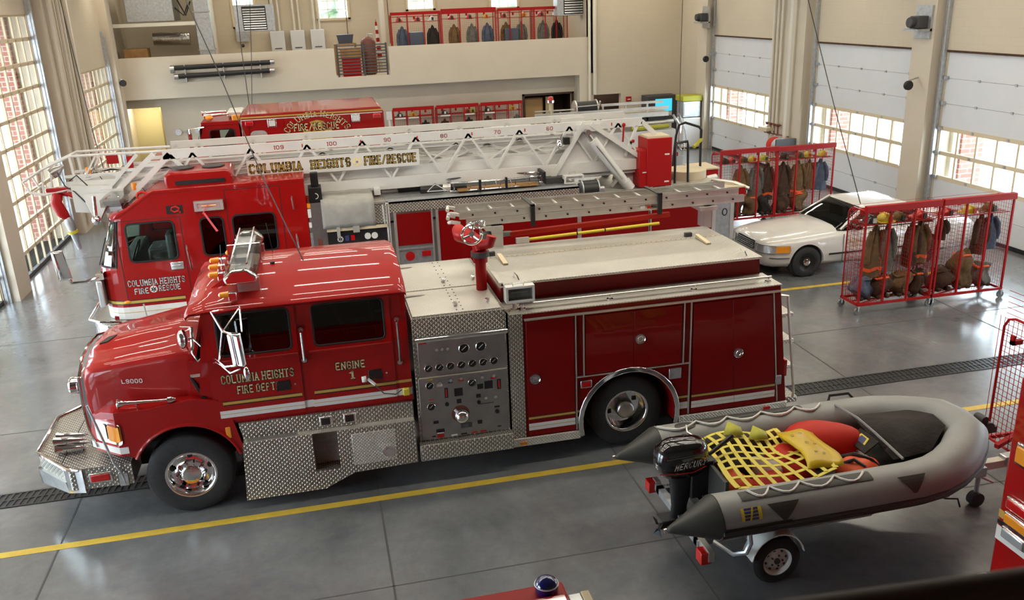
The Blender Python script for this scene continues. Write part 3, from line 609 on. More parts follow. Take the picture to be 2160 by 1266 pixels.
def corner_fill(mb, x0, x1, z0, z1, fn, rad):
    """rounds the corners of a rectangular window hole"""
    for sx, sz, cx, cz in ((1, 1, x1, z1), (-1, 1, x0, z1), (-1, -1, x0, z0), (1, -1, x1, z0)):
        a = [(cx-sx*rad+sx*rad*cos(t), cz-sz*rad+sz*rad*sin(t)) for t in [pi/2*i/4 for i in range(5)]]
        mb.poly([fn(cx, cz)]+[fn(*p) for p in a])
# ================= ENGINE 1 =================
E = thing('fire_engine', 'red pumper with long hood, lettered ENGINE 1, parked nearest with a ladder on its roof', 'fire engine', (1.2, 11.4, 0))
Y0, Y1 = 10.27, 12.57; YC = 11.42
sd = lambda x, z, o=0: (x, (Y0+o if z < 2.02 else Y0+o+(z-2.02)*.16), z)
sf = lambda x, z, o=0: (x, (Y1-o if z < 2.02 else Y1-o-(z-2.02)*.16), z)
# chassis
m = MB().box(-3.2, 6.2, 10.95, 11.08, .55, .85).box(-3.2, 6.2, 11.76, 11.89, .55, .85).box(-1.2, 5.9, 11.08, 11.76, .45, .95).cyl((-1.95, 10.5, .53), (-1.95, 12.3, .53), .09).cyl((3.82, 10.5, .53), (3.82, 12.3, .53), .12)
obj('chassis', m, 'under', E)
# cab shell: floor pan, pillars, roof, rear wall, cowl
m = MB()
for f, s in ((sd, 1), (sf, -1)):
    hs = [(-1.40, -.54, 2.05, 2.58), (-.27, .60, 2.05, 2.58)]
    m.slab([-1.55, .88], [1.2, 2.02, 2.62], hs, lambda x, z: f(x, z, .004), lambda x, z: f(x, z, .06))
m.box(-1.55, .88, Y0+.02, Y1-.02, 1.16, 1.24)
m.slab([Y0+.06, Y1-.06], [1.2, 2.6], [(10.7, 12.1, 2.05, 2.5)], lambda y, z: (.88, y, z), lambda y, z: (.82, y, z))
m.slab([Y0+.12, Y1-.12], [0, 1], [(10.45, 12.4, .08, .92)], lambda y, z: (-1.74+.2*z, y, 1.98+.66*z), lambda y, z: (-1.70+.2*z, y, 1.98+.66*z))
m.box(-1.80, -1.5, Y0+.1, Y1-.1, 1.25, 2.0)
for yy in (Y0+.03, Y1-.03-.08): m.hexa([(-1.76, yy, 1.2), (-1.5, yy, 1.2), (-1.5, yy+.08, 1.2), (-1.76, yy+.08, 1.2), (-1.54, yy+.07, 2.63), (-1.42, yy+.07, 2.63), (-1.42, yy+.12, 2.63), (-1.54, yy+.12, 2.63)])
obj('cab_shell', m, 'red_paint', E)
def roof_ring(x, dz=0, dy=0, sag=1.0):
    P = [(10.31+dy, 2.60), (10.27+dy, 2.64), (10.30+dy, 2.68), (10.40+dy, 2.70+.03*sag), (10.52+dy, 2.79*sag+2.66*(1-sag)), (10.8, 2.86*sag+2.68*(1-sag)), (11.15, 2.90*sag+2.70*(1-sag)), (11.42, 2.91*sag+2.70*(1-sag))]
    P = P+[(2*YC-y, z) for y, z in P[-2::-1]]; return [(x, y, z+dz) for y, z in P]
rs = [roof_ring(-1.74, -.08, .10, 0), roof_ring(-1.68, -.02, .05, .25), roof_ring(-1.45, 0, .01, .72), roof_ring(-1.22, 0, 0, .93), roof_ring(-.9, 0, 0, 1), roof_ring(.80, 0, 0, 1), roof_ring(.88, -.01, .02, .93), roof_ring(.90, -.04, .04, .8)]
rf = obj('cab_roof', MB().rings(rs), 'red_paint', E, sm=50)
m = MB()
for y in (10.75, 11.1, 11.42, 11.74, 12.09): m.hexa([(-1.70, y-.05, 2.61), (-1.25, y-.04, 2.84), (-1.25, y+.04, 2.84), (-1.70, y+.05, 2.61), (-1.70, y-.03, 2.63), (-1.28, y-.015, 2.90), (-1.28, y+.015, 2.90), (-1.70, y+.03, 2.63)])
obj('visor_rib', m, 'red_paint', rf)
m = MB().hexa([(-1.40, 10.98, 2.83), (-1.36, 10.98, 2.83), (-1.36, 11.2, 2.87), (-1.40, 11.2, 2.87), (-1.42, 10.98, 2.86), (-1.36, 10.98, 2.87), (-1.36, 11.2, 2.90), (-1.42, 11.2, 2.9)])
# clearance lamps: amber lens on a chrome base
for y, z, x in ((10.33, 2.77, -1.22), (10.93, 2.86, -1.38), (11.2, 2.885, -1.40), (11.48, 2.895, -1.41), (11.95, 2.86, -1.25)):
    l = obj('marker_lamp', MB().lathe((x-.09, y, z+.045), (.12, 0, 0), [(0, .015), (.15, .035), (1, .042)], 10), 'amber', rf); obj('lamp_base', MB().box(x+.02, x+.12, y-.035, y+.035, z-.03, z+.07), 'chrome', l, bevel=.01)
# light bar
lb = obj('light_bar', MB().ext([(-1.20, 2.93), (-1.24, 3.02), (-1.14, 3.15), (-.95, 3.15), (-.84, 3.02), (-.86, 2.93)], 'y', 10.42, 12.28), 'clear_lens', E, bevel=.02)
obj('reflector', MB().box(-1.17, -.93, 10.46, 12.24, 2.96, 3.05).box(-1.12, -.97, 10.9, 11.9, 3.05, 3.10), 'lens_clear', lb); obj('lens_rib', MB().box(-1.245, -.835, 11.33, 11.36, 2.93, 3.16).bar((-1.14, 10.42, 3.15), (-1.14, 12.28, 3.15), .018).bar((-.95, 10.42, 3.15), (-.95, 12.28, 3.15), .018), 'chrome', lb)
obj('end_cap', MB().ext([(-1.21, 2.92), (-1.24, 3.0), (-1.13, 3.10), (-.96, 3.10), (-.84, 3.0), (-.86, 2.92)], 'y', 10.34, 10.44).ext([(-1.21, 2.92), (-1.24, 3.0), (-1.13, 3.10), (-.96, 3.10), (-.84, 3.0), (-.86, 2.92)], 'y', 12.26, 12.36), 'chrome', lb, bevel=.025)
obj('mount_foot', MB().box(-1.1, -.84, 10.5, 10.58, 2.78, 2.94).box(-1.1, -.84, 12.1, 12.18, 2.78, 2.94), 'steel', lb)
obj('antenna', MB().cyl((-.72, 11.9, 2.86), (-.76, 11.9, 3.28), .006, 6).cyl((-.7, 11.2, 2.88), (-.7, 11.2, 2.93), .03, 8).tube([(-1.3, 11.2, 2.86), (-1.32, 11.22, 3.05), (-1.31, 11.24, 3.2)], .006, 5), 'black', rf)
# doors
for k, (a, b, wx) in enumerate(((-1.49, -.47, (-1.40, -.54)), (-.36, .68, (-.27, .60)))):
    for f, far in ((sd, 0), (sf, 1)):
        m = MB(); h = [(wx[0], wx[1], 2.06, 2.57)]
        fo = lambda x, z, f=f: f(x, z, -.012); fi = lambda x, z, f=f: f(x, z, .01)
        m.slab([a, b], [1.215, 2.02, 2.62], h, fo, fi)
        corner_fill(m, wx[0], wx[1], 2.06, 2.57, fo, .06)
        dr = obj('cab_door', m, 'red_paint', E, label='front crew cab door' if k == 0 else 'rear crew cab door')
        window(dr, wx[0], wx[1], 2.06, 2.57, lambda x, z, f=f: f(x, z, -.008), 'dark_glass')
        s = -1 if not far else 1; yy = Y0 if not far else Y1
        hx = (-.70, .43)[k]; obj('latch', MB().box(hx-.085, hx+.085, yy+s*.012, yy+s*.022, 1.53, 1.66), 'black_gloss', dr, bevel=.02); obj('keyhole', MB().cyl((hx+.14, yy, 1.6), (hx+.14, yy+s*.022, 1.6), .014, 8), 'chrome', dr)
        m = MB(); m.ext([(a+.01, 1.985), (b-.01, 1.985), (b-.01, 2.012), (a+.01, 2.012)], 'y', yy+s*.0, yy+s*.03); obj('belt_moulding', m, 'red_paint', dr, bevel=.01)
        gx0, gx1 = (-1.44, b-.02) if k == 0 else (a+.02, b)
        obj('gold_band', MB().mat(0).box(gx0, gx1, yy+s*.012, yy+s*.0135, 1.415, 1.475).mat(1).box(gx0, gx1, yy+s*.013, yy+s*.0155, 1.43, 1.465), ['black', 'gold'], dr)
        obj('white_band', MB().mat(0).box(a, b, yy+s*.012, yy+s*.0145, 1.255, 1.35).mat(1).box(a, b, yy+s*.014, yy+s*.016, 1.30, 1.307), ['white_stripe', 'gold'], dr)
        if not far:
            if k == 0:
                letter('lettering', 'COLUMBIA HEIGHTS', dr, (-1.42, Y0-.012, 1.705), (1, 0, 0), (0, 0, 1), .86, .115); letter('lettering', 'FIRE DEPT.', dr, (-1.25, Y0-.012, 1.555), (1, 0, 0), (0, 0, 1), .47, .108)
            else:
                letter('lettering', 'ENGINE', dr, (-.05, Y0-.012, 1.71), (1, 0, 0), (0, 0, 1), .36, .105); letter('lettering', '1', dr, (.11, Y0-.012, 1.57), (1, 0, 0), (0, 0, 1), .05, .11)
    # grab handles
for x, z0, z1 in ((-.415, 1.90, 2.30), (.75, 1.72, 2.30)):
    obj('grab_handle', MB().tube([(x, Y0, z0), (x, Y0-.06, z0+.02), (x, Y0-.06, z1-.02), (x, Y0, z1)], .018, 8).cyl((x, Y0, z0), (x, Y0-.02, z0), .032).cyl((x, Y0+.03, z1), (x, Y0-.02, z1), .032), 'chrome', E)
obj('white_band', MB().mat(0).box(-.47, -.36, Y0+.001, Y0+.0035, 1.255, 1.35), 'white_stripe', E); obj('white_band', MB().mat(0).box(.68, .88, Y0-.001, Y0+.002, 1.255, 1.35).mat(1).box(.68, .88, Y0-.002, Y0+.002, 1.43, 1.465), ['white_stripe', 'gold'], E)
# interior
m = MB()
for y in (10.7, 11.9):
    m.box(-1.05, -.6, y-.25, y+.25, 1.5, 1.72).box(-.68, -.55, y-.25, y+.25, 1.7, 2.45); m.box(.1, .5, y-.25, y+.25, 1.5, 1.72).box(.48, .62, y-.25, y+.25, 1.7, 2.4)
obj('seat', m, 'seat', E, bevel=.04); obj('steering_wheel', MB().tube([(-1.3+.06*sin(t), 10.75+.2*cos(t), 1.95+.19*sin(t)) for t in [2*pi*i/16 for i in range(16)]], .015, 6, True).box(-1.5, -1.35, 10.4, 12.4, 1.5, 1.9), 'black', E)
obj('windshield', MB().poly([(-1.72, 10.44, 2.03), (-1.72, 12.41, 2.03), (-1.55, 12.41, 2.60), (-1.55, 10.44, 2.60)]), 'dark_glass', E, sm=0)
# hood
def hood_ring(x, hw, zt, zb, rr=.12, cr=.03, dx=.0):
    P = [(YC-hw-.015, zb), (YC-hw-.012, (zb+zt-rr)/2), (YC-hw, zt-rr)]+[(YC-hw+rr-rr*cos(R(t)), zt-rr+rr*sin(R(t))) for t in (20, 40, 60, 78)]+[(YC-hw*.62, zt+.025), (YC-hw*.36, zt+.03), (YC-hw*.31, zt+.03+cr), (YC, zt+.035+cr)]
    P = P+[(2*YC-y, z) for y, z in P[-2::-1]]; return [(x+dx*abs(y-YC)/hw, y, z) for y, z in P]
hd = obj('hood', MB().rings([hood_ring(-3.10, .74, 1.82, 1.15, .10, 0, .05), hood_ring(-3.10, .79, 1.90, 1.15, .12, .01, .05), hood_ring(-3.03, .82, 1.965, 1.15, .13, .02, .03), hood_ring(-2.9, .84, 2.00, 1.15, .13, .03), hood_ring(-2.5, .88, 2.055, 1.15, .13, .035), hood_ring(-2.1, .94, 2.11, 1.2, .13, .03), hood_ring(-1.80, 1.0, 2.15, 1.2, .13, .015), hood_ring(-1.70, 1.0, 2.14, 1.2, .13, 0)]), 'red_paint', E, sm=50)
obj('hood_vent', MB().hexa([(-2.94, 11.22, 2.0), (-2.84, 11.22, 2.0), (-2.76, 11.42, 2.0), (-2.86, 11.42, 2.0), (-2.94, 11.22, 2.07), (-2.84, 11.22, 2.085), (-2.76, 11.42, 2.095), (-2.86, 11.42, 2.08)]), 'black', hd)
letter('badge', 'L9000', hd, (-2.60, 10.545, 1.76), (.985, -.17, 0), (0, 0, 1), .25, .055, 'white_stripe', None, serif=False, off=.012, st=1.2)
obj('badge_plate', MB().box(-1.78, -1.58, 10.365, 10.372, 1.80, 1.84).cyl((-1.545, 10.372, 1.815), (-1.545, 10.36, 1.815), .025, 12), 'alu', E)
obj('hood_latch', MB().tube([(-1.78, 10.38, 1.80), (-1.72, 10.35, 1.68), (-1.67, 10.33, 1.55)], [.018, .026, .016], 6).cyl((-1.66, 10.34, 1.53), (-1.66, 10.30, 1.53), .035, 8), 'black', E)
# grille
g = obj('grille', MB().box(-3.16, -3.08, 10.80, 12.04, 1.05, 1.80), 'chrome', E, bevel=.015); gm = MB()
for k in range(10): gm.box(-3.165, -3.155, 10.86, 11.98, 1.12+k*.065, 1.15+k*.065)
obj('slot', gm, 'black', g)
obj('cooling_trim', MB().tube([(-3.10, 10.64, 1.86), (-3.12, 10.66, 1.5), (-3.1, 10.62, 1.2), (-3.0, 10.5, .98)], .018, 6).tube([(-3.10, 12.2, 1.86), (-3.12, 12.18, 1.5), (-3.1, 12.22, 1.2)], .018, 6).tube([(-3.09, 10.66, 1.88), (-3.12, 11.0, 1.97), (-3.13, 11.42, 1.99), (-3.12, 11.84, 1.97), (-3.09, 12.18, 1.88)], .02, 6), 'chrome', E)
# siren/spot on the nose
s_ = obj('siren', MB().lathe((-3.13, 11.0, 1.62), (-.22, 0, 0), [(0, .06), (.3, .11), (.75, .12), (.85, .10), (.9, .02)], 18), 'chrome', E); obj('siren_body', MB().lathe((-3.1, 11.0, 1.62), (-.1, 0, 0), [(0, .13), (1, .12)], 18), 'black', s_)
# fenders with wheel arches
FX, FZ = -1.95, .53
def taper(mb, s=1, y=None):
    mb.v = [(p[0], (p[1]+max(0, -2.70-p[0])*.85) if s > 0 else (p[1]-max(0, -2.70-p[0])*.85), p[2]) if (p[1] < 10.6 or p[1] > 12.2) else p for p in mb.v]; return mb
def fender(y0, y1, nm, s):
    P = [(-2.70, 1.505), (-2.3, 1.50), (-1.8, 1.56), (-1.50, 1.50), (-1.36, 1.25), (-1.27, .80), (-1.38, .78)]+arc(FX, FZ, .66, 22, 152, 12, .70)+[(-2.60, .92), (-2.70, .92)]
    Q = [(-3.04, .92), (-3.07, 1.10), (-3.02, 1.38), (-2.88, 1.47), (-2.70, 1.505), (-2.70, .92)]
    o = obj(nm, taper(MB().ext(P, 'y', y0, y1).ext(Q, 'y', y0, y1), s), 'red_paint', E, bevel=.05, seg=3, sm=50); return o
fd = fender(Y0-.01, Y0+.50, 'front_fender', 1); fender(Y1-.50, Y1+.01, 'front_fender', -1)
obj('arch_lip', MB().tube([(x, Y0-.008, z) for x, z in arc(FX, FZ, .665, 18, 152, 16, .705)], .022, 8), 'red_paint', fd)
obj('white_band', taper(MB().box(-2.70, -2.60, Y0-.02, Y0-.008, .955, 1.04).box(-3.08, -2.70, Y0-.02, Y0+.1, .955, 1.04)), 'white_stripe', fd)
obj('side_marker', MB().box(-1.46, -1.40, Y0-.02, Y0-.008, .98, 1.13), 'amber', fd, bevel=.01)
hl = obj('headlamp', taper(MB().ext(rrect(.34, .28, .04, 3, -2.82, 1.22), 'y', Y0-.03, Y0+.0)), 'chrome', E); obj('lamp_lens', taper(MB().ext(rrect(.13, .21, .03, 3, -2.905, 1.22), 'y', Y0-.036, Y0-.02)), 'lens_clear', hl); obj('turn_lens', taper(MB().ext(rrect(.15, .20, .02, 3, -2.745, 1.22), 'y', Y0-.04, Y0-.02)), 'amber', hl)
for yy, nn in ((Y0+.1, .16),): obj('fender_brow', MB().rings([[(-2.96, yy+.12, 1.36), (-2.96, yy+.3, 1.36), (-2.90, yy+.3, 1.46), (-2.90, yy+.14, 1.46)], [(-2.72, yy-.115, 1.40), (-2.72, yy+.25, 1.46), (-2.72, yy+.2, 1.52), (-2.72, yy, 1.50)], [(-2.45, yy-.10, 1.48), (-2.45, yy+.25, 1.5), (-2.45, yy+.2, 1.52), (-2.45, yy, 1.51)]]), 'red_paint', fd, sm=60)
# air horn along the fender
ah = obj('air_horn', MB().lathe((-2.64, 10.31, 1.60), (.66, 0, -.03), [(0, .068), (.01, .07), (.04, .05), (.10, .028), (.3, .02), (.85, .014), (.86, .04), (.93, .045), (1, .02)], 14), 'chrome', E, sm=60); obj('horn_bracket', MB().cyl((-2.45, 10.31, 1.6), (-2.42, 10.33, 1.48), .012, 6).cyl((-2.06, 10.31, 1.57), (-2.06, 10.33, 1.47), .012, 6), 'chrome', ah)
# extended front bumper
m = MB()
BP = [(-3.82, 10.90), (-3.33, 10.32), (-2.62, 10.30), (-2.62, 12.54), (-3.33, 12.52), (-3.82, 11.94)]
bz = obj('front_bumper', MB().ext(BP, 'z', .52, .80), 'plate', E)
obj('bumper_rail', MB().tube([(-3.22, 10.31, .79), (-3.36, 10.34, .80), (-3.83, 10.90, .81), (-3.84, 11.94, .81), (-3.36, 12.50, .81)], .025, 8), 'chrome', bz)
obj('corner_guard', MB().hexa([(-3.40, 10.37, .46), (-3.18, 10.285, .48), (-3.18, 10.30, .48), (-3.40, 10.45, .46), (-3.42, 10.37, .80), (-3.18, 10.285, .80), (-3.18, 10.30, .80), (-3.42, 10.45, .80)]), 'chrome', bz, bevel=.012)
obj('step_face', MB().hexa([(-3.84, 10.90, .38), (-3.40, 10.38, .46), (-3.38, 10.42, .46), (-3.80, 10.94, .38), (-3.85, 10.88, .60), (-3.41, 10.36, .62), (-3.38, 10.42, .62), (-3.80, 10.94, .60)]).box(-3.86, -3.82, 10.9, 11.94, .38, .62), 'brushed', bz)
wl = obj('warning_lamp', MB().box(-3.12, -2.86, 10.285, 10.30, .60, .73), 'chrome', bz, bevel=.012); obj('lamp_lens', MB().box(-3.10, -2.88, 10.272, 10.29, .62, .71), 'red_lens', wl, bevel=.008)
obj('guide_rod', MB().tube([(-2.72, 10.28, .55), (-2.74, 10.27, .70), (-2.80, 10.26, .85), (-2.96, 10.25, 1.65)], .016, 8).box(-2.78, -2.68, 10.27, 10.30, .52, .68), 'galv', bz)
bl = MB()
for yy, zz in ((10.80, .875), (10.93, .875), (10.80, .985), (10.93, .985)): bl.lathe((-3.58, yy, zz), (.38, 0, -.02), [(0, .062), (.06, .062), (.1, .052), (.28, .05), (.5, .043), (.75, .03), (.93, .013), (1, .004)], 14)
bq = obj('air_horn', bl, 'chrome', bz, sm=60); obj('horn_bracket', MB().box(-3.50, -3.28, 10.82, 10.91, .80, .86), 'steel', bq)
obj('deck_seam', MB().box(-3.47, -3.46, 10.5, 12.4, .80, .803), 'dark_grey', bz)
# running board / diamond plate side box
m = MB().ext([(-1.30, 1.16), (.87, 1.16), (.87, .92), (-1.26, .92)], 'y', Y0-.02, Y0+.45)
rb = obj('running_board', m, 'plate', E)
st = obj('side_box', MB().ext([(-1.32, .13), (-.33, .14), (.05, .31), (.87, .33), (.87, .93), (-.12, .93), (-.12, .40), (-.43, .40), (-.43, .93), (-1.27, .93)], 'y', Y0-.12, Y0+.4).ext([(-.43, .40), (-.12, .40), (-.12, .93), (-.43, .93)], 'y', Y0+.1, Y0+.4), 'plate', E)
obj('step_tread', MB().box(-1.25, .86, Y0-.115, Y0-.02, .931, .94), 'plate_fine', st); obj('access_panel', MB().box(-1.22, -.62, Y0-.11, Y0-.03, .94, .95), 'brushed', st)
obj('box_door', MB().box(.05, .60, Y0-.128, Y0-.12, .42, .86), 'plate_fine', st, bevel=.004)
obj('box_latch', MB().cyl((.50, Y0-.135, .55), (.50, Y0-.125, .55), .075, 20).cyl((.50, Y0-.145, .55), (.50, Y0-.125, .55), .045, 14), 'chrome', st)
obj('step_recess', MB().box(-.42, -.13, Y0+.08, Y0+.1, .42, .9), 'canvas', st)
for x in (-.24, .06): l = obj('step_lamp', MB().box(x-.08, x+.08, Y0-.04, Y0-.02, .99, 1.11), 'chrome', rb, bevel=.02); obj('lamp_lens', MB().box(x-.06, x+.05, Y0-.045, Y0-.035, 1.0, 1.09), 'black_gloss', l)
obj('side_plug', MB().box(.76, .84, Y0-.05, Y0, 1.26, 1.36), 'yellow', E, bevel=.01)
# mirrors
for s, yy in ((-1, Y0), (1, Y1)):
    t = lambda a: [(x, yy+s*y, z) for x, y, z in a]
    mr = obj('mirror_arm', MB().tube(t([(-1.46, .0, 2.05), (-1.40, .18, 2.10), (-1.30, .34, 2.06), (-1.16, .43, 2.10)]), .017, 8).tube(t([(-1.44, .05, 2.02), (-1.36, .2, 2.03), (-1.25, .38, 1.99), (-1.12, .45, 2.06)]), .012, 8).tube(t([(-1.40, .06, 2.66), (-1.27, .34, 2.50), (-1.12, .42, 2.46)]), .016, 8).tube(t([(-1.07, .12, 2.70), (-1.27, .34, 2.50)]), .013, 8).bar(*t([(-1.39, .08, 2.665), (-1.07, .12, 2.70)]), .05, .02).tube(t([(-1.28, .33, 2.5), (-1.38, .22, 2.09)]), .013, 8).tube(t([(-1.07, .12, 2.70), (-1.06, .36, 2.48)]), .012, 8), 'chrome', E)
    mh = obj('mirror_head', MB().hexa(t([(-1.22, .40, 2.09), (-1.08, .47, 2.07), (-1.04, .43, 2.09), (-1.18, .34, 2.11), (-1.24, .40, 2.48), (-1.10, .48, 2.48), (-1.06, .43, 2.50), (-1.20, .34, 2.50)])), 'chrome', mr, bevel=.02)
    obj('head_rib', MB().bar(*t([(-1.16, .45, 2.10), (-1.18, .45, 2.47)]), .012), 'steel', mh); cm = obj('convex_mirror', MB().ell((-1.06, yy+s*.48, 2.0), (.04, .04, .09), 12, 8), 'chrome', mr)
    obj('fender_mirror', MB().ell((-1.78, yy+s*.0, 2.34), (.06, .10, .12), 14, 8), 'chrome', E)
    obj('mirror_stalk', MB().tube(t([(-1.78, -.05, 2.33), (-1.68, -.1, 2.30), (-1.6, -.08, 2.2)]), .012, 6).cyl((-1.78, yy, 2.3), (-1.74, yy-s*.16, 2.1), .012, 6), 'chrome', E)
obj('corner_glass_trim', MB().tube([(-1.69, 10.44, 2.42), (-1.72, 10.42, 2.1), (-1.66, 10.38, 2.0), (-1.58, 10.38, 2.06), (-1.5, 10.45, 2.5)], .02, 8), 'chrome', E)
# pump house
PX0, PX1 = .93, 2.14
p = obj('pump_house', MB().box(PX0, PX1, Y0-.01, 12.72, .36, 2.27), 'plate', E)
for k, (a, b) in enumerate(((Y0+.03, 11.30), (11.34, 12.66))):
    l = obj('roof_hatch', MB().box(PX0+.02, PX1-.05, a, b, 2.27, 2.292), 'plate_fine', p, bevel=.004, label=['near roof hatch', 'far roof hatch'][k])
    h = MB()
    for x, y in ((PX0+.62, a+.28), (PX1-.17, a+.28)): h.cyl((x, y, 2.29), (x, y, 2.33), .03, 10).box(x-.015, x+.015, y-.07, y+.02, 2.31, 2.335)
    obj('latch', h, 'chrome', l); obj('hinge_strap', MB().hexa([(PX0, b-.22, 2.292), (PX0+.02, b-.22, 2.292), (PX0+.02, b-.18, 2.292), (PX0, b-.18, 2.292), (PX0, b-.24, 2.30), (PX0+.28, b-.21, 2.30), (PX0+.28, b-.19, 2.30), (PX0, b-.17, 2.30)]), 'canvas', l)
    rv = MB(); 
    for i in range(7):
        for dx in (.60, .68): rv.cyl((PX0+dx+.0*i, a+.08+i*(b-a-.16)/6, 2.292), (PX0+dx, a+.08+i*(b-a-.16)/6, 2.297), .01, 6)
    obj('rivet', rv, 'dark_grey', l)
gp = obj('gauge_panel', MB().box(PX0+.05, PX1-.02, Y0-.035, Y0-.01, 1.47, 1.99), 'brushed', p, bevel=.004)
cp = obj('control_panel', MB().box(PX0+.03, PX1-.02, Y0-.03, Y0-.01, .58, 1.46), 'brushed', p, bevel=.003)
obj('panel_lamp', MB().cyl((PX0+.02, Y0-.075, 2.0), (PX1, Y0-.075, 2.0), .032, 12).box(PX0+.04, PX1-.02, Y0-.08, Y0-.01, 2.03, 2.045), 'chrome', p)
obj('panel_divider', MB().box(PX0+.04, PX1-.02, Y0-.045, Y0-.03, 1.46, 1.475), 'cream_trim', p)
def px(u): return PX0+u
def gauge(par, x, z, r):
    y = Y0-.035; g = obj('gauge', MB().lathe((x, y, z), (0, -.03, 0), [(0, r), (.8, r), (1, r*.9), (.85, r*.86)], 20, False), 'chrome', par); obj('dial', MB().cyl((x, y, z), (x, y-.018, z), r*.87, 20), 'black', g); obj('needle', MB().bar((x-r*.4, y-.019, z-r*.35), (x+r*.45, y-.019, z+r*.4), r*.12, .003, (0, 1, 0)), 'white_stripe', g)
for i in range(7): gauge(gp, PX0+.17+i*.142, 1.60+(.0), .054)
gauge(gp, PX0+.64, 1.82, .07); gauge(gp, PX0+.86, 1.82, .07)
kb = MB()
for i in range(3): kb.cyl((PX0+.29+i*.07, Y0-.035, 1.84), (PX0+.29+i*.07, Y0-.06, 1.84), .02, 10)
obj('knob', kb, 'chrome', gp); obj('tag_plate', MB().box(PX0+.07, PX0+.17, Y0-.037, Y0-.034, 1.93, 1.97), 'red_lens', gp)
for (x, z) in ((.17, 1.36), (.72, 1.33), (.17, 1.06)): gauge(cp, PX0+x, z, .055)
pb = MB().mat(0)
for (x, z) in ((.30, 1.38), (.44, 1.40), (.58, 1.41), (.86, 1.39), (1.01, 1.39), (.89, 1.09), (1.02, 1.09)): pb.mat(0).cyl((PX0+x, Y0-.03, z), (PX0+x, Y0-.07, z), .022, 10)
obj('knob', pb, 'chrome', cp)
lg = MB()
for (x, z, k, w, h) in ((.30, 1.34, 0, .07, .035), (.44, 1.36, 1, .06, .02), (.58, 1.37, 2, .07, .03), (1.01, 1.35, 2, .08, .025), (.38, 1.22, 3, .045, .14), (1.08, 1.25, 3, .05, .14), (.38, 1.22, 4, .02, .11), (1.08, 1.25, 4, .02, .11), (.54, 1.21, 3, .11, .11), (.94, 1.26, 3, .11, .11), (.83, 1.25, 3, .08, .07), (.54, 1.08, 3, .06, .06), (.80, 1.12, 3, .06, .05), (.22, .82, 3, .07, .04), (.27, .69, 3, .11, .05), (.27, .66, 0, .09, .04), (.27, .62, 2, .09, .06), (.62, .72, 5, .15, .07), (.80, .74, 3, .06, .05), (.45, .60, 0, .08, .02), (.58, .60, 3, .08, .02), (.72, .60, 2, .08, .02), (.84, .60, 2, .08, .02), (1.04, .93, 3, .07, .02), (1.06, .64, 3, .05, .015), (.18, 1.45-.02, 6, .07, .015), (.18, 1.15, 2, .06, .012), (.18, .62, 3, .05, .015), (.9, 1.0, 5, .2, .012)):
    lg.mat(k).box(PX0+x-w/2, PX0+x+w/2, Y0-.034-.001*(k == 4), Y0-.029, z-h/2, z+h/2)
obj('label_plate', lg, ['white_stripe', 'navy', 'orange_red', 'black', 'red_lens', 'dark_grey', 'yellow'], cp)
ic = obj('intake_cap', MB().lathe((PX0+.56, Y0-.03, .88), (0, -.13, 0), [(0, .10), (.2, .095), (.6, .09), (.9, .06), (1, .01)], 22), 'chrome', cp, sm=60); obj('intake_ring', MB().cyl((PX0+.55, Y0-.03, .90), (PX0+.55, Y0-.035, .90), .118, 24), 'tank_brown', ic)
obj('wrench_lug', MB().bar((PX0+.47, Y0-.06, .98), (PX0+.53, Y0-.1, .93), .025), 'galv', ic)
bk = MB()
for (x, z) in ((.38, 1.06), (.80, 1.03), (1.04, .86)): bk.cyl((PX0+x, Y0-.03, z), (PX0+x, Y0-.045, z), .026, 12)
obj('drain_cap', bk, 'black', cp)
obj('panel_step', MB().box(PX0-.02, PX1+.02, Y0-.14, Y0-.01, .33, .56), 'plate', p, bevel=.01)
obj('panel_edge', MB().box(PX0-.005, PX0+.03, Y0-.02, Y0, .58, 2.0), 'plate', p)
# deck gun
dg = obj('deck_gun', MB().cyl((2.0, 11.1, 2.27), (2.0, 11.1, 2.72), .075, 16).cyl((2.0, 11.1, 2.68), (2.0, 11.1, 2.84), .10, 16).tube([(2.0, 11.1, 2.84), (1.98, 11.14, 2.95), (1.88, 11.3, 3.0), (1.80, 11.42, 3.0), (1.8, 11.6, 3.02)], [.09, .09, .11, .11, .09], 14).tube([(2.0, 11.1, 2.9), (2.12, 11.0, 2.95), (2.15, 11.0, 3.05)], .07, 10), 'red_steel', E, sm=60)
obj('swivel_ring', MB().cyl((2.0, 11.1, 2.76), (2.0, 11.1, 2.83), .125, 20), 'dark_grey', dg)
def hw(par, c, r, nrm):
    n = V(nrm).normalized(); a = n.cross(V((0, 0, 1))).normalized(); b = n.cross(a); c = V(c); m = MB().tube([c+(a*cos(t)+b*sin(t))*r for t in [2*pi*i/24 for i in range(24)]], .016, 8, True)
    for k in range(3): t = 2*pi*k/3+.4; m.bar(c, c+(a*cos(t)+b*sin(t))*r, .02)
    m.cyl(c-n*.03, c+n*.03, .035, 10); return obj('hand_wheel', m, 'chrome', par)
hw(dg, (1.86, 10.86, 3.13), .13, (-.25, -.8, .5)); hw(dg, (2.02, 11.32, 3.14), .11, (-.1, -.2, 1))
obj('stem', MB().cyl((1.86, 10.86, 3.13), (2.0, 11.1, 2.95), .02, 8), 'galv', dg)
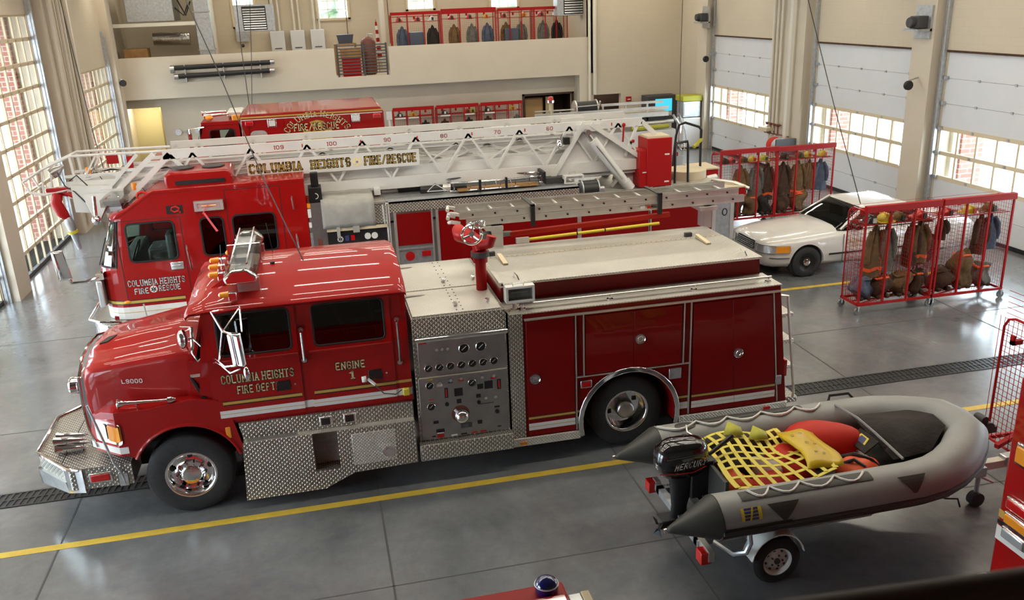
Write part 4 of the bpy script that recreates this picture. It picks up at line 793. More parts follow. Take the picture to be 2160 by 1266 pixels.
# rear body
BX0, BX1 = 2.18, 6.22
P = [(BX0, .36), (3.02, .36)]+arc(3.83, .50, .66, 190, -12, 16)+[(4.62, .36), (BX1, .36), (6.02, 2.17), (BX0, 2.17)]
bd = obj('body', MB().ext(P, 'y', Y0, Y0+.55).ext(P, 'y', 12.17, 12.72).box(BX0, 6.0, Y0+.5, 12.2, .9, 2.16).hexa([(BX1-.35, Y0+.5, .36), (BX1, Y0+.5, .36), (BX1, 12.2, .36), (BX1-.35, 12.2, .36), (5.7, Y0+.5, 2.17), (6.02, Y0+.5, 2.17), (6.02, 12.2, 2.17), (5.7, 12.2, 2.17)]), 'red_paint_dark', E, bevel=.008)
obj('corner_plate', MB().box(BX0-.012, 2.36, Y0-.012, Y0+.3, .36, 2.18).box(BX0-.012, BX0-.002, Y0, 12.7, .36, 2.18), 'plate', bd)
obj('body_base', MB().box(BX0-.012, 3.12, Y0-.03, Y0+.2, .28, .40).box(4.56, BX1, Y0-.03, Y0+.2, .28, .40), 'plate_fine', bd, bevel=.01)
obj('side_marker', MB().box(2.27, 2.36, Y0-.045, Y0-.03, .31, .35), 'amber', bd); obj('side_marker', MB().box(5.85, 5.95, Y0-.045, Y0-.03, .31, .36), 'red_lens', bd)
SL = lambda x, z: x-(max(0, x-4.70))/(5.98-4.70)*.0 - (z-.36)*.105*max(0, (x-4.7)/1.5)
def bdoor(x0, x1, z0, z1, lab, skew=False):
    f = (lambda x, z: SL(x, z)) if skew else (lambda x, z: x)
    q = [(x0, z0), (x1, z0), (x1, z1), (x0, z1)]; m = MB().ext([(f(x, z), z) for x, z in q], 'y', Y0-.018, Y0-.001)
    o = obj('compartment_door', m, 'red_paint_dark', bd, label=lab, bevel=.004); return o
d1 = bdoor(2.40, 3.05, .42, 2.07, 'tall front compartment door'); d2 = bdoor(3.20, 3.88, 1.22, 2.05, 'left half of the door above the wheel'); d3 = bdoor(3.885, 4.57, 1.22, 2.05, 'right half of the door above the wheel')
d4 = bdoor(4.74, 5.39, .42, 2.05, 'left door behind the wheel', True); d5 = bdoor(5.395, 6.05, .42, 2.05, 'rear-most compartment door', True)
tr = MB()
for x in (3.07, 3.18, 4.60): tr.box(x-.008, x+.008, Y0-.026, Y0, .42 if x == 3.07 else 1.2, 2.1)
tr.box(4.70-.008, 4.708, Y0-.026, Y0, .42, 2.08).box(3.07, 4.69, Y0-.026, Y0, 1.185, 1.2).bar((SL(6.07, .42), Y0-.012, .42), (SL(6.07, 2.07), Y0-.012, 2.07), .016, .026, (0, 1, 0))
tr.box(2.38, 6.0, Y0-.045, Y0, 2.085, 2.105)
obj('trim_strip', tr, 'alu', bd)
for x, z, d in ((2.50, 1.25, d1), (3.97, 1.64, d3), (5.42, 1.25, d5)):
    h = obj('door_handle', MB().lathe((x, Y0-.018, z), (0, -.02, 0), [(0, .075), (1, .07), (.6, .062), (.2, .055)], 22, False), 'chrome', d); obj('recess', MB().cyl((x, Y0-.019, z), (x, Y0-.021, z), .06, 20), 'steel', h); obj('ring', MB().tube([(x+.035*cos(t), Y0-.035, z+.035*sin(t)) for t in [2*pi*i/16 for i in range(16)]], .006, 6, True), 'chrome', h)
def band(x0, x1, par, y=Y0-.018):
    obj('gold_band', MB().mat(0).box(x0, x1, y-.002, y, .655, .705).mat(1).box(x0, x1, y-.003, y, .665, .695), ['black', 'gold'], par)
    obj('white_band', MB().mat(0).box(x0, x1, y-.002, y, .50, .60).mat(1).box(x0, x1, y-.003, y, .548, .555), ['white_stripe', 'gold'], par)
band(2.40, 3.05, d1); band(4.74, 5.39, d4); band(5.395, 6.02, d5); band(3.08, 3.17, bd, Y0-.001); band(4.53, 4.70, bd, Y0-.001)
for x0, x1, z0, z1, mt in ((3.13, 3.29, 1.02, 1.13, 'red_lens'),): l = obj('warning_lamp', MB().box(x0, x1, Y0-.025, Y0, z0, z1), 'chrome', bd, bevel=.01); obj('lamp_lens', MB().box(x0+.02, x1-.02, Y0-.03, Y0-.02, z0+.02, z1-.02), 'red_lens', l)
obj('fuel_flap', MB().box(4.40, 4.58, Y0-.02, Y0, .98, 1.14), 'galv', bd, bevel=.01); obj('small_lamp', MB().box(6.02, 6.11, Y0-.03, Y0, .68, .82), 'galv', bd, bevel=.01)
for k, (yy, s) in enumerate(((Y0-.03, 1), (12.75, -1))):
    A = arc(3.83, .50, .67, 196, -16, 20); B_ = arc(3.83, .50, .74, 196, -16, 20)
    obj('wheel_arch_trim', MB().rings([[(x, yy, z), (x2, yy, z2), (x2, yy+s*.07, z2), (x, yy+s*.07, z)] for (x, z), (x2, z2) in zip(A, B_)]), 'chrome', bd, bevel=.01)
obj('wheel_well', MB().ext(arc(3.83, .50, .665, 196, -16, 16), 'y', Y0+.45, Y0+.5), 'under', bd)
# top deck, hose bed coaming and lid
obj('deck', MB().box(BX0, 6.03, Y0-.01, Y0+.55, 2.17, 2.185).box(BX0, 6.03, 12.2, 12.73, 2.17, 2.185), 'plate_fine', bd)
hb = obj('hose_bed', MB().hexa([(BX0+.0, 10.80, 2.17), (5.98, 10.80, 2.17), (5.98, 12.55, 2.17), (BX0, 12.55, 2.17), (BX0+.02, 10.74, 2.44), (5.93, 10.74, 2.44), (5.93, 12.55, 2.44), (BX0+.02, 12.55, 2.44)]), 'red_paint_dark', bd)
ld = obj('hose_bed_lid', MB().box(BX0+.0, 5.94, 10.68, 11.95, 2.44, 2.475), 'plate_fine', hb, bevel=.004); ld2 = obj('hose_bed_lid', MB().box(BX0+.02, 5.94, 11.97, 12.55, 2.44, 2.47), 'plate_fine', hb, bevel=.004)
rv = MB()
for i in range(46): rv.cyl((2.3+i*.08, 11.93, 2.474), (2.3+i*.08, 11.93, 2.481), .012, 6)
obj('rivet', rv, 'gold', ld)
for x, y in ((2.42, 11.9), (5.50, 11.9)): obj('lid_stay', MB().hexa([(x-.015, y, 2.48), (x+.015, y, 2.48), (x+.05, y-.40, 2.48), (x-.02, y-.40, 2.48), (x-.03, y, 2.54), (x+.03, y, 2.54), (x+.05, y-.40, 2.50), (x-.02, y-.40, 2.50)]), 'cream_trim', ld)
for x, y in ((2.36, 12.05), (5.45, 12.05)): obj('stay_clip', MB().box(x-.08, x+.03, y-.03, y+.03, 2.47, 2.53), 'dark_grey', ld2)
for x in (2.45, 5.75): obj('lid_handle', MB().tube([(x, 10.78, 2.475), (x-.02, 10.80, 2.53), (x-.03, 10.92, 2.53), (x-.03, 10.95, 2.475)], .012, 6), 'chrome', ld)
obj('lid_front_edge', MB().box(BX0-.02, BX0+.03, 10.68, 12.55, 2.42, 2.49), 'alu', ld)
gr = MB().tube([(2.36, 10.42, 2.25), (5.95, 10.42, 2.25)], .02, 8)
obj('grab_rail', gr, 'alu', bd)
for x in (2.40, 3.6, 4.8, 5.9): obj('rail_post', MB().cyl((x, 10.42, 2.18), (x, 10.42, 2.26), .022, 10).cyl((x, 10.42, 2.18), (x, 10.42, 2.20), .045, 12), 'chrome', bd)
# flood lamp on front corner
fl = obj('flood_lamp', MB().slab([2.18, 2.56], [2.30, 2.52], [(2.21, 2.53, 2.33, 2.49)], lambda x, z: (x, 10.36, z), lambda x, z: (x, 10.50, z)).box(2.18, 2.56, 10.48, 10.52, 2.30, 2.52), 'white_paint', bd)
obj('lamp_glass', MB().box(2.21, 2.53, 10.375, 10.38, 2.33, 2.49), 'clear_lens', fl); obj('lamp_reflector', MB().box(2.21, 2.53, 10.46, 10.47, 2.33, 2.49), 'lens_clear', fl); obj('bulb', MB().cyl((2.26, 10.44, 2.42), (2.48, 10.44, 2.42), .014, 8), 'white_stripe', fl)
obj('lamp_mount', MB().cyl((2.30, 10.42, 2.18), (2.30, 10.42, 2.31), .03, 10).cyl((2.3, 10.42, 2.18), (2.3, 10.42, 2.2), .06, 14).tube([(2.28, 10.40, 2.52), (2.28, 10.40, 2.55), (2.42, 10.40, 2.55), (2.42, 10.40, 2.52)], .008, 6), 'alu', fl)
# tailboard, rear steps and rail
tb = obj('tailboard', MB().box(BX1-.02, 6.42, 10.3, 12.7, .33, .43), 'plate', E, bevel=.02)
obj('grab_rail', MB().tube([(6.06, 10.33, 2.0), (6.14, 10.28, 2.0), (6.34, 10.28, .5), (6.34, 10.3, .43)], .02, 8).tube([(6.06, 12.6, 2.0), (6.14, 12.66, 2.0), (6.34, 12.66, .5)], .02, 8), 'alu', tb)
for z in (.85, 1.25, 1.65): obj('rear_step', MB().box(6.02+(2.1-z)*.1, 6.30+(2.1-z)*.08, 10.42, 10.8, z-.03, z+.03), 'plate_fine', tb, bevel=.01)
obj('tail_lamp', MB().box(6.19, 6.24, 10.33, 10.45, .75, 1.0), 'red_lens', E, bevel=.01)
wheel('front_wheel', E, (-1.95, Y0+.02, .53), .53, .28, -1, .30); wheel('front_wheel', E, (-1.95, Y1-.02, .53), .53, .28, 1, .30)
wheel('rear_wheel', E, (3.83, Y0+.10, .53), .53, .28, -1, .30, 'dual'); wheel('rear_wheel', E, (3.83, 12.62, .53), .53, .28, 1, .30, 'dual')
wheel('inner_wheel', E, (3.83, Y0+.42, .53), .53, .26, -1, .30, 'dual'); wheel('inner_wheel', E, (3.83, 12.3, .53), .53, .26, 1, .30, 'dual')
obj('front_well', MB().box(-2.6, -1.3, 10.72, 10.76, .55, 1.25).box(-2.6, -1.3, 12.08, 12.12, .55, 1.25), 'under', E)
# ground ladder on the far side rack (rests on the engine)
LT = thing('extension_ladder', 'aluminium extension ladder lying along the far roof edge of the long-hood engine', 'ladder', (4.2, 12.75, 2.75))
def gladder(par, x0, x1, ya, yb, z, zr, n, off):
    for y in (ya, yb):
        m = MB().box(x0, x1, y-.02, y+.02, z-zr, z+zr).box(x0, x1, y-.03, y+.03, z+zr-.018, z+zr).box(x0, x1, y-.03, y+.03, z-zr, z-zr+.018); rl = obj('side_rail', m, 'alu', par)
        if y == ya:
            b = MB()
            for i in range(n): b.cyl((x0+off+i*(x1-x0-2*off)/(n-1), y-.035, z), (x0+off+i*(x1-x0-2*off)/(n-1), y-.018, z), .016, 8)
            obj('rung_bolt', b, 'black', rl)
    for i in range(n): x = x0+off+i*(x1-x0-2*off)/(n-1); obj('rung', MB().cyl((x, ya, z), (x, yb, z), .022, 8), 'alu', par)
gladder(LT, 1.98, 6.50, 12.58, 13.08, 2.985, .058, 13, .2)
gladder(LT, 2.08, 6.60, 12.57, 13.09, 2.868, .056, 13, .2)
for x in (3.1, 5.15): obj('strap', MB().box(x-.03, x+.03, 12.50, 12.56, 2.74, 3.08).box(x-.03, x+.03, 12.5, 13.15, 3.05, 3.065), 'black', LT)
for z in (2.99, 2.86): obj('tip_end', MB().tube([(1.99, 12.6, z), (1.86, 12.6, z+.03), (1.84, 12.7, z)], .03, 8).tube([(1.99, 13.05, z), (1.88, 13.05, z+.03), (1.86, 12.95, z)], .03, 8), 'alu', LT)
lbp = MB()
for k, (x, z, q) in enumerate(((4.83, 3.0, 0), (4.93, 3.0, 1), (5.0, 3.0, 0), (4.86, 2.87, 0), (4.97, 2.87, 1), (5.06, 2.87, 2), (5.16, 3.0, 3))): lbp.mat(q).box(x-.035, x+.035, 12.512+.07*(z > 2.9), 12.518+.07*(z > 2.9), z-.02, z+.02)
obj('label_plate', lbp, ['white_stripe', 'orange_red', 'dark_grey', 'yellow'], LT)
obj('ladder_rack', MB().box(2.45, 2.62, 12.5, 12.75, 2.45, 2.80).box(5.9, 6.02, 12.5, 12.75, 2.45, 2.80).box(2.35, 2.62, 12.45, 13.1, 2.74, 2.80).box(5.8, 6.1, 12.45, 13.1, 2.74, 2.80), 'alu', E)
t = thing('pike_pole', 'yellow and white pike pole lying below the roof ladder of the long-hood engine', 'pole', (3.9, 12.45, 2.6))
obj('shaft', MB().cyl((2.95, 12.42, 2.56), (5.1, 12.42, 2.62), .025, 8), 'yellow', t); obj('socket', MB().box(2.8, 3.0, 12.39, 12.45, 2.52, 2.6), 'alu', t); obj('band', MB().cyl((3.75, 12.42, 2.582), (3.77, 12.42, 2.583), .028, 8).cyl((4.2, 12.42, 2.595), (4.22, 12.42, 2.596), .028, 8), 'black', t)
t = thing('hard_suction_case', 'long red tool bar lying under the roof ladder of the long-hood engine', 'tool', (4.0, 12.62, 2.68)); obj('bar', MB().bar((2.75, 12.62, 2.62), (5.35, 12.62, 2.70), .08, .07), 'orange_red', t)
obj('tool_head', MB().hexa([(2.3, 12.55, 2.58), (2.78, 12.59, 2.60), (2.78, 12.66, 2.60), (2.3, 12.72, 2.58), (2.3, 12.55, 2.68), (2.78, 12.59, 2.66), (2.78, 12.66, 2.66), (2.3, 12.72, 2.68)]), 'canvas', t)
# ================= AERIAL LADDER TRUCK =================
A = thing('ladder_truck', 'red cab-forward aerial truck with a long white numbered ladder on top', 'ladder truck', (2.1, 17.38, 0))
AY, AF = 16.15, 18.61; AC = 17.38
obj('chassis', MB().box(-3.9, 8.1, 16.8, 16.95, .5, .8).box(-3.9, 8.1, 17.8, 17.95, .5, .8).box(-2.8, 7.8, 16.95, 17.8, .45, 1.0), 'under', A)
# cab side walls with windows, wrapped front
def per(s, z, o=0, y0=AY, y1=AF, x0=-4.05, r=.46):
    L1, L2 = pi*r/2, (y1-y0-2*r); lean = max(0, z-1.68)*.33
    if s < L1: a = s/r; x, y, w = x0+r-(r-o)*sin(a), y0+r-(r-o)*cos(a), sin(a)
    elif s < L1+L2: x, y, w = x0+o, y0+r+(s-L1), 1
    else: a = (s-L1-L2)/r; x, y, w = x0+r-(r-o)*cos(a), y1-r+(r-o)*sin(a), cos(a)
    return (x+lean*(.35+.65*w), y, z)
L1, L2 = pi*.46/2, 2.46-.92; LT_ = 2*L1+L2
ss = [L1*i/6 for i in range(7)]+[L1+L2/2]+[L1+L2+L1*i/6 for i in range(7)]
zs = [.74, 1.68, 2.1, 2.62]; WS = [(.12, L1+L2/2-.03, 1.72, 2.55), (L1+L2/2+.03, LT_-.12, 1.72, 2.55)]
m = MB().slab(ss, zs, WS, lambda s, z: per(s, z), lambda s, z: per(s, z, .05))
side_l = lambda z: -3.59+max(0, z-1.68)*.33*.35
for f, o in ((AY, 1), (AF, -1)):
    hs = [(-3.44, -2.62, 1.80, 2.50), (-2.17, -1.77, 1.80, 2.50), (-1.61, -.86, 1.80, 2.50)]
    fn = lambda x, z: (x if x > -3.5 else side_l(z), f, z); fi = lambda x, z: (x if x > -3.5 else side_l(z), f+o*.06, z)
    m.slab([-3.59, -.28], zs, hs, fn, fi)
    for h in hs: corner_fill(m, *h, lambda x, z: (x, f-o*.002, z), .09)
    m.ext([(-3.58, 2.62), (-3.50, 2.69), (-3.36, 2.76), (-3.0, 2.99), (-2.9, 3.04), (-.28, 3.06), (-.28, 2.62)], 'y', f, f+o*.06)
m.box(-.33, -.28, AY+.05, AF-.05, .74, 3.05).box(-3.9, -.3, AY+.06, AF-.06, .74, .8)
cs = obj('cab_shell', m, 'red_paint', A)
for f, o in ((AY, 1), (AF, -1)):
    for k, h in enumerate([(-3.44, -2.62, 1.80, 2.50), (-2.17, -1.77, 1.80, 2.50), (-1.61, -.86, 1.80, 2.50)]): window(A, *h, lambda x, z: (x, f-o*.004, z), 'cab_glass' if k == 0 else 'dark_glass', r=.018, rad=.09)
for a, b, c, d in WS:
    g = MB(); g.cells([s for s in ss if a < s < b]+[a, b], [c, 2.1, d], [], lambda s, z: per(s, z, .02)); w = obj('windshield', g, 'wind_glass', A)
    obj('window_seal', MB().tube([per(s, z, -.005) for s, z in [(a+(b-a)*i/6, c) for i in range(7)]+[(b, d)]+[(a+(b-a)*i/6, d) for i in range(5, -1, -1)]], .016, 6, True), 'black', w)
obj('wiper', MB().tube([per(.7, 1.7, -.03), per(.45, 2.25, -.03)], .01, 5).tube([per(1.9, 1.7, -.03), per(1.6, 2.25, -.03)], .01, 5), 'black', A)
# roof
RP = [(-3.62, 2.60), (-3.56, 2.70), (-3.36, 2.79), (-3.0, 3.02), (-2.88, 3.08), (-.27, 3.10), (-.27, 3.0), (-2.9, 2.98), (-3.36, 2.70), (-3.5, 2.62)]
rf = obj('cab_roof', MB().ext(RP, 'y', AY-.01, AF+.01), 'red_paint', A, bevel=.03, seg=3)
obj('roof_cap', MB().rings([[per(s, 2.60, -.01) for s in ss]+[(-3.4, AF, 2.60), (-3.4, AY, 2.60)], [per(s, 2.66, .02) for s in ss]+[(-3.4, AF, 2.68), (-3.4, AY, 2.68)], [per(s, 2.70, .12) for s in ss]+[(-3.4, AF-.1, 2.76), (-3.4, AY+.1, 2.76)]]), 'red_paint', A)
ac = obj('air_conditioner', MB().ext(rrect(1.16, .34, .12, 4, -2.09, 3.17), 'y', 16.22, 17.0), 'red_paint', A, bevel=.04, seg=3)
obj('intake_slot', MB().ext(rrect(.86, .07, .03, 3, -2.06, 3.15), 'y', 16.205, 16.24), 'black', ac)
obj('fan_grille', MB().cyl((-2.38, 16.62, 3.33), (-2.38, 16.62, 3.36), .2, 20).cyl((-1.85, 16.62, 3.33), (-1.85, 16.62, 3.36), .2, 20), 'black', ac)
tt = obj('roof_tread', MB().box(-3.35, -3.0, 16.3, 18.4, 2.80, 2.82), 'black', A)
# light bar on the brow
lb = obj('light_bar', MB().ext([(-3.80, 2.80), (-3.80, 2.93), (-3.72, 2.97), (-3.50, 2.97), (-3.42, 2.93), (-3.42, 2.80)], 'y', 16.3, 18.45), 'clear_lens', A); obj('reflector', MB().box(-3.75, -3.48, 16.35, 18.4, 2.82, 2.90), 'lens_clear', lb); obj('mount_foot', MB().box(-3.7, -3.5, 16.5, 16.6, 2.68, 2.82).box(-3.7, -3.5, 18.1, 18.2, 2.68, 2.82), 'steel', lb)
# emblem, flood lamp, stripes
em = obj('emblem', MB().mat(0).box(-2.70, -2.42, AY-.006, AY, 2.62, 2.77).mat(1).tube([(-2.55+.07*cos(t), AY-.01, 2.70+.05*sin(t)) for t in [2*pi*i/6+.3 for i in range(6)]], .018, 4, True).bar((-2.54, AY-.01, 2.68), (-2.46, AY-.01, 2.64), .03, .004, (0, 1, 0)), ['black', 'orange_red'], A)
obj('emblem', MB().tube([(-3.08+.09*cos(t), 16.28, 2.96+.07*sin(t)) for t in [2*pi*i/8 for i in range(8)]], .025, 4, True).bar((-3.08, 16.28, 2.93), (-2.98, 16.28, 2.86), .035, .02, (0, 1, 0)), 'orange_red', A)
fl = obj('flood_lamp', MB().slab([-2.22, -1.72], [2.64, 2.82], [(-2.17, -1.77, 2.68, 2.78)], lambda x, z: (x, AY-.07, z), lambda x, z: (x, AY-.0, z)), 'alu', A, bevel=.006); obj('lamp_lens', MB().box(-2.17, -1.77, AY-.05, AY-.04, 2.68, 2.78), 'lens_clear', fl); obj('bulb', MB().cyl((-2.1, AY-.06, 2.73), (-1.84, AY-.06, 2.73), .012, 6), 'amber', fl)
tag(obj('ribbon', MB().poly([(-1.98, AY-.08, 2.76), (-1.96, AY-.08, 2.76), (-2.08, AY-.09, 2.60), (-2.10, AY-.09, 2.60)]).poly([(-2.08, AY-.09, 2.60), (-2.05, AY-.10, 2.62), (-1.86, AY-.12, 2.27), (-1.90, AY-.12, 2.26)]), 'pink', loc=(-2.0, AY-.1, 2.6)), 'pink ribbon dangling from the flood lamp on the cab-forward truck', 'ribbon')
def wrap(z0, z1, nm, mt, o):
    g = MB().cells(ss[:8]+ss[8:], [z0, z1], [], lambda s, z: per(s, z, -o)); g.poly([(-3.59, AY-o, z0), (-2.62, AY-o, z0), (-2.62, AY-o, z1), (-3.59, AY-o, z1)]); return obj(nm, g, mt, A)
wrap(.74, .97, 'white_band', 'white_stripe', .004); wrap(1.02, 1.10, 'gold_band', 'black', .004); wrap(1.035, 1.085, 'gold_band', 'gold', .007); wrap(.86, .872, 'pin_stripe', 'gold', .007)
obj('side_lamp', MB().ell((-3.62, AY-.01, 1.07), (.06, .03, .035), 12, 8), 'amber', A)
letter('lettering', 'COLUMBIA HEIGHTS', A, (-3.56, AY, 1.35), (1, 0, 0), (0, 0, 1), .98, .12, 'white_stripe'); letter('lettering', 'FIRE', A, (-3.47, AY, 1.20), (1, 0, 0), (0, 0, 1), .24, .11, 'white_stripe'); letter('lettering', 'RESCUE', A, (-3.05, AY, 1.22), (1, 0, 0), (0, 0, 1), .37, .11, 'white_stripe')
def star(par, c, r, m1='white_stripe', m2='black', y=AY):
    g = MB().mat(0).cyl((c[0], y, c[1]), (c[0], y-.006, c[1]), r, 24).mat(1)
    for k in range(3): a = pi*k/3+pi/2; g.bar((c[0]-r*.75*cos(a), y-.008, c[1]-r*.75*sin(a)), (c[0]+r*.75*cos(a), y-.008, c[1]+r*.75*sin(a)), r*.32, .003, (0, 1, 0))
    g.mat(0).bar((c[0], y-.011, c[1]-r*.45), (c[0], y-.011, c[1]+r*.45), r*.1, .002, (0, 1, 0)); return obj('emblem', g, [m1, m2], par)
star(A, (-3.14, 1.27), .065)
# door seams, handles
sm_ = MB()
for x, z0, z1 in ((-3.60, .74, 2.60), (-2.50, .97, 2.56), (-1.68, .9, 2.98), (-.72, .9, 2.98)): sm_.box(x-.006, x+.006, AY-.002, AY+.001, z0, z1)
sm_.box(-3.60, -2.5, AY-.002, AY+.001, 2.555, 2.565).box(-1.68, -.72, AY-.002, AY+.001, 2.97, 2.98); obj('door_seam', sm_, 'black', cs)
obj('door_latch', MB().box(-2.78, -2.56, AY-.02, AY, 1.60, 1.74).box(-2.76, -2.6, AY-.035, AY-.015, 1.65, 1.69), 'chrome', A, bevel=.008)
for x, z0, z1 in ((-2.44, 1.55, 2.02), (-.50, 1.5, 2.05)): obj('grab_handle', MB().tube([(x-.02, AY, z1), (x-.01, AY-.07, z1-.05), (x+.01, AY-.07, z0+.05), (x, AY, z0)], .016, 8), 'chrome', A)
obj('grab_handle', MB().tube([(-.52, AY, 2.76), (-.52, AY-.06, 2.73), (-.51, AY-.06, 2.55), (-.51, AY, 2.52)], .014, 6), 'steel', A)
# cab interior
m = MB().box(-3.75, -3.5, 16.3, 18.45, .9, 1.75)
for y in (16.65, 18.1): m.box(-3.2, -2.8, y-.22, y+.22, 1.2, 1.5).box(-2.85, -2.72, y-.22, y+.22, 1.45, 2.2)
m.box(-3.3, -2.7, 17.05, 17.7, .9, 1.8)
obj('seat', m, 'grey_plastic', A, bevel=.04); obj('steering_wheel', MB().tube([(-3.42+.08*sin(t), 16.65+.22*cos(t), 1.88+.2*sin(t)) for t in [2*pi*i/16 for i in range(16)]], .018, 6, True).box(-1.9, -.6, 16.4, 18.4, 1.0, 1.8), 'black', A)
# mirror, spot lamp, bumper, grille, headlamps
mr = obj('mirror_arm', MB().tube([(-4.0, 16.25, 1.6), (-4.2, 16.05, 1.55), (-4.42, 15.95, 1.58), (-4.47, 15.95, 1.75)], .03, 8).box(-4.08, -3.95, 16.2, 16.4, 1.52, 1.64), 'chrome', A)
obj('mirror_head', MB().hexa([(-4.60, 15.82, 1.68), (-4.42, 15.96, 1.66), (-4.36, 15.90, 1.66), (-4.52, 15.78, 1.68), (-4.64, 15.82, 2.2), (-4.50, 15.95, 2.2), (-4.44, 15.90, 2.2), (-4.58, 15.78, 2.2)]), 'chrome', mr, bevel=.03)
obj('spot_mirror', MB().ell((-3.92, 16.35, 2.58), (.08, .08, .09), 12, 8).cyl((-3.92, 16.35, 2.6), (-3.9, 16.4, 3.0), .03, 8), 'chrome', A)
bm = obj('bumper', MB().rings([[per(s, .36, -.28) for s in ss]+[(-3.7, AF, .36), (-3.7, AY, .36)], [per(s, .72, -.28) for s in ss]+[(-3.7, AF, .72), (-3.7, AY, .72)]]), 'chrome', A, bevel=.02)
obj('bumper_tread', MB().rings([[per(s, .725, -.26) for s in ss]+[(-3.7, AF, .725), (-3.7, AY, .725)], [per(s, .735, -.26) for s in ss]+[(-3.7, AF, .735), (-3.7, AY, .735)]]), 'plate', bm)
obj('bumper_rail', MB().tube([(-3.75, 16.0, .74), (-4.1, 15.98, .80), (-4.32, 16.2, .80), (-4.36, 17.38, .80), (-4.32, 18.5, .80)], .025, 8), 'chrome', bm)
obj('step_box', MB().box(-3.72, -2.62, AY-.03, AY+.3, .42, .72), 'galv', A, bevel=.01)
obj('grille', MB().box(-4.10, -4.04, 16.75, 18.0, .9, 1.55), 'chrome', A, bevel=.02)
for y in (16.38, 18.38): obj('headlamp', MB().box(-4.10, -4.0, y-.2, y+.2, 1.0, 1.5), 'lens_clear', A, bevel=.02)
obj('guide_rod', MB().cyl((-3.3, AY-.12, .6), (-3.33, AY-.14, 1.05), .014, 6), 'alu', A)
# cab to body: black lamp tower, canvas-covered crosslays, pump panel
t_ = obj('light_tower', MB().box(-.22, .02, 16.3, 16.62, 2.55, 2.86).box(-.16, -.02, 16.4, 16.5, 2.86, 3.12), 'black', A, bevel=.01); obj('tower_dial', MB().tube([(-.10+.05*cos(t), 16.295, 2.70+.05*sin(t)) for t in [4.7+i*.4 for i in range(9)]], .008, 5), 'white_stripe', t_)
obj('back_lamps', MB().mat(0).box(-.27, -.21, AY-.01, AY+.05, 2.52, 2.60).mat(1).box(-.27, -.21, AY-.01, AY+.05, 2.34, 2.50).box(-.27, -.22, AY-.01, AY+.04, 2.15, 2.25).mat(2).box(-.27, -.22, AY-.01, AY+.05, 1.3, 2.05), ['amber', 'white_stripe', 'galv'], A)
pp = obj('pump_panel', MB().box(-.25, 1.16, AY+.02, AY+.5, .5, 2.06).box(-.25, .04, AY+.0, AY+.03, .5, 2.60).box(-.25, 1.16, AY+.4, 18.5, .5, 2.50), 'brushed', A)
obj('face_plate', MB().box(.05, 1.14, AY+.0, AY+.02, 1.2, 2.03), 'black', pp)
obj('panel_cap', MB().box(.04, 1.16, AY-.03, AY+.02, 2.04, 2.10), 'cream_trim', pp)
for i in range(8): g = obj('valve_handle', MB().box(.14+i*.128, .20+i*.128, AY-.05, AY, 1.68, 1.80), 'chrome', pp, bevel=.012); obj('label_plate', MB().box(.13+i*.128, .21+i*.128, AY-.012, AY, 1.64, 1.67), ['white_stripe', 'yellow', 'red_lens', 'white_stripe', 'navy', 'lime', 'yellow', 'white_stripe'][i], g)
for x in (.78, .91): obj('gauge', MB().cyl((x, AY, 1.90), (x, AY-.03, 1.90), .06, 18), 'white_paint', pp)
obj('label_plate', MB().mat(0).box(.36, .43, AY-.01, AY, 1.84, 1.94).mat(1).box(.47, .54, AY-.01, AY, 1.84, 1.94), ['navy', 'red_lens'], pp); star(pp, (.27, 1.88), .055)
obj('label_plate', MB().mat(0).box(-.14, -.06, AY-.004, AY, 1.80, 1.92), ['tank_brown'], pp)
random.seed(3); cv = MB(); rr = []
for j, (y, z) in enumerate(((16.95, 2.66), (16.7, 2.66), (16.45, 2.64), (16.16, 2.60), (16.12, 2.50), (16.11, 2.35), (16.115, 2.2), (16.12, 2.11))):
    rr.append([(-.02+.97*i/14+(.02*sin(j) if 0 < i < 14 else 0), y-.018*abs(sin(i*.9-abs(i-8)*j*.06))*(j > 3), z+.006*sin(i*.9)*(j < 4)-(.012*abs(sin(i*.8)) if j == 7 else 0)) for i in range(15)])
n = 15
for j in range(len(rr)-1):
    for i in range(n-1): cv.poly([rr[j][i], rr[j][i+1], rr[j+1][i+1], rr[j+1][i]])
cl = obj('crosslay_cover', cv, 'canvas', A, sm=80, solid=.012); obj('strap', MB().box(.22, .28, AY-.06, AY-.03, 1.93, 2.12).box(.52, .64, AY-.07, AY-.03, 2.0, 2.12), 'canvas', cl)
obj('side_plate', MB().box(.95, 1.17, AY-.01, AY+.02, 2.12, 2.50).box(.95, 1.17, AY, 18.4, 2.50, 2.53), 'plate', A); obj('grab_rail', MB().cyl((1.12, AY-.05, 2.12), (1.10, AY-.05, 2.48), .016, 8).box(.94, 1.16, AY-.03, AY, 2.50, 2.54), 'alu', A)
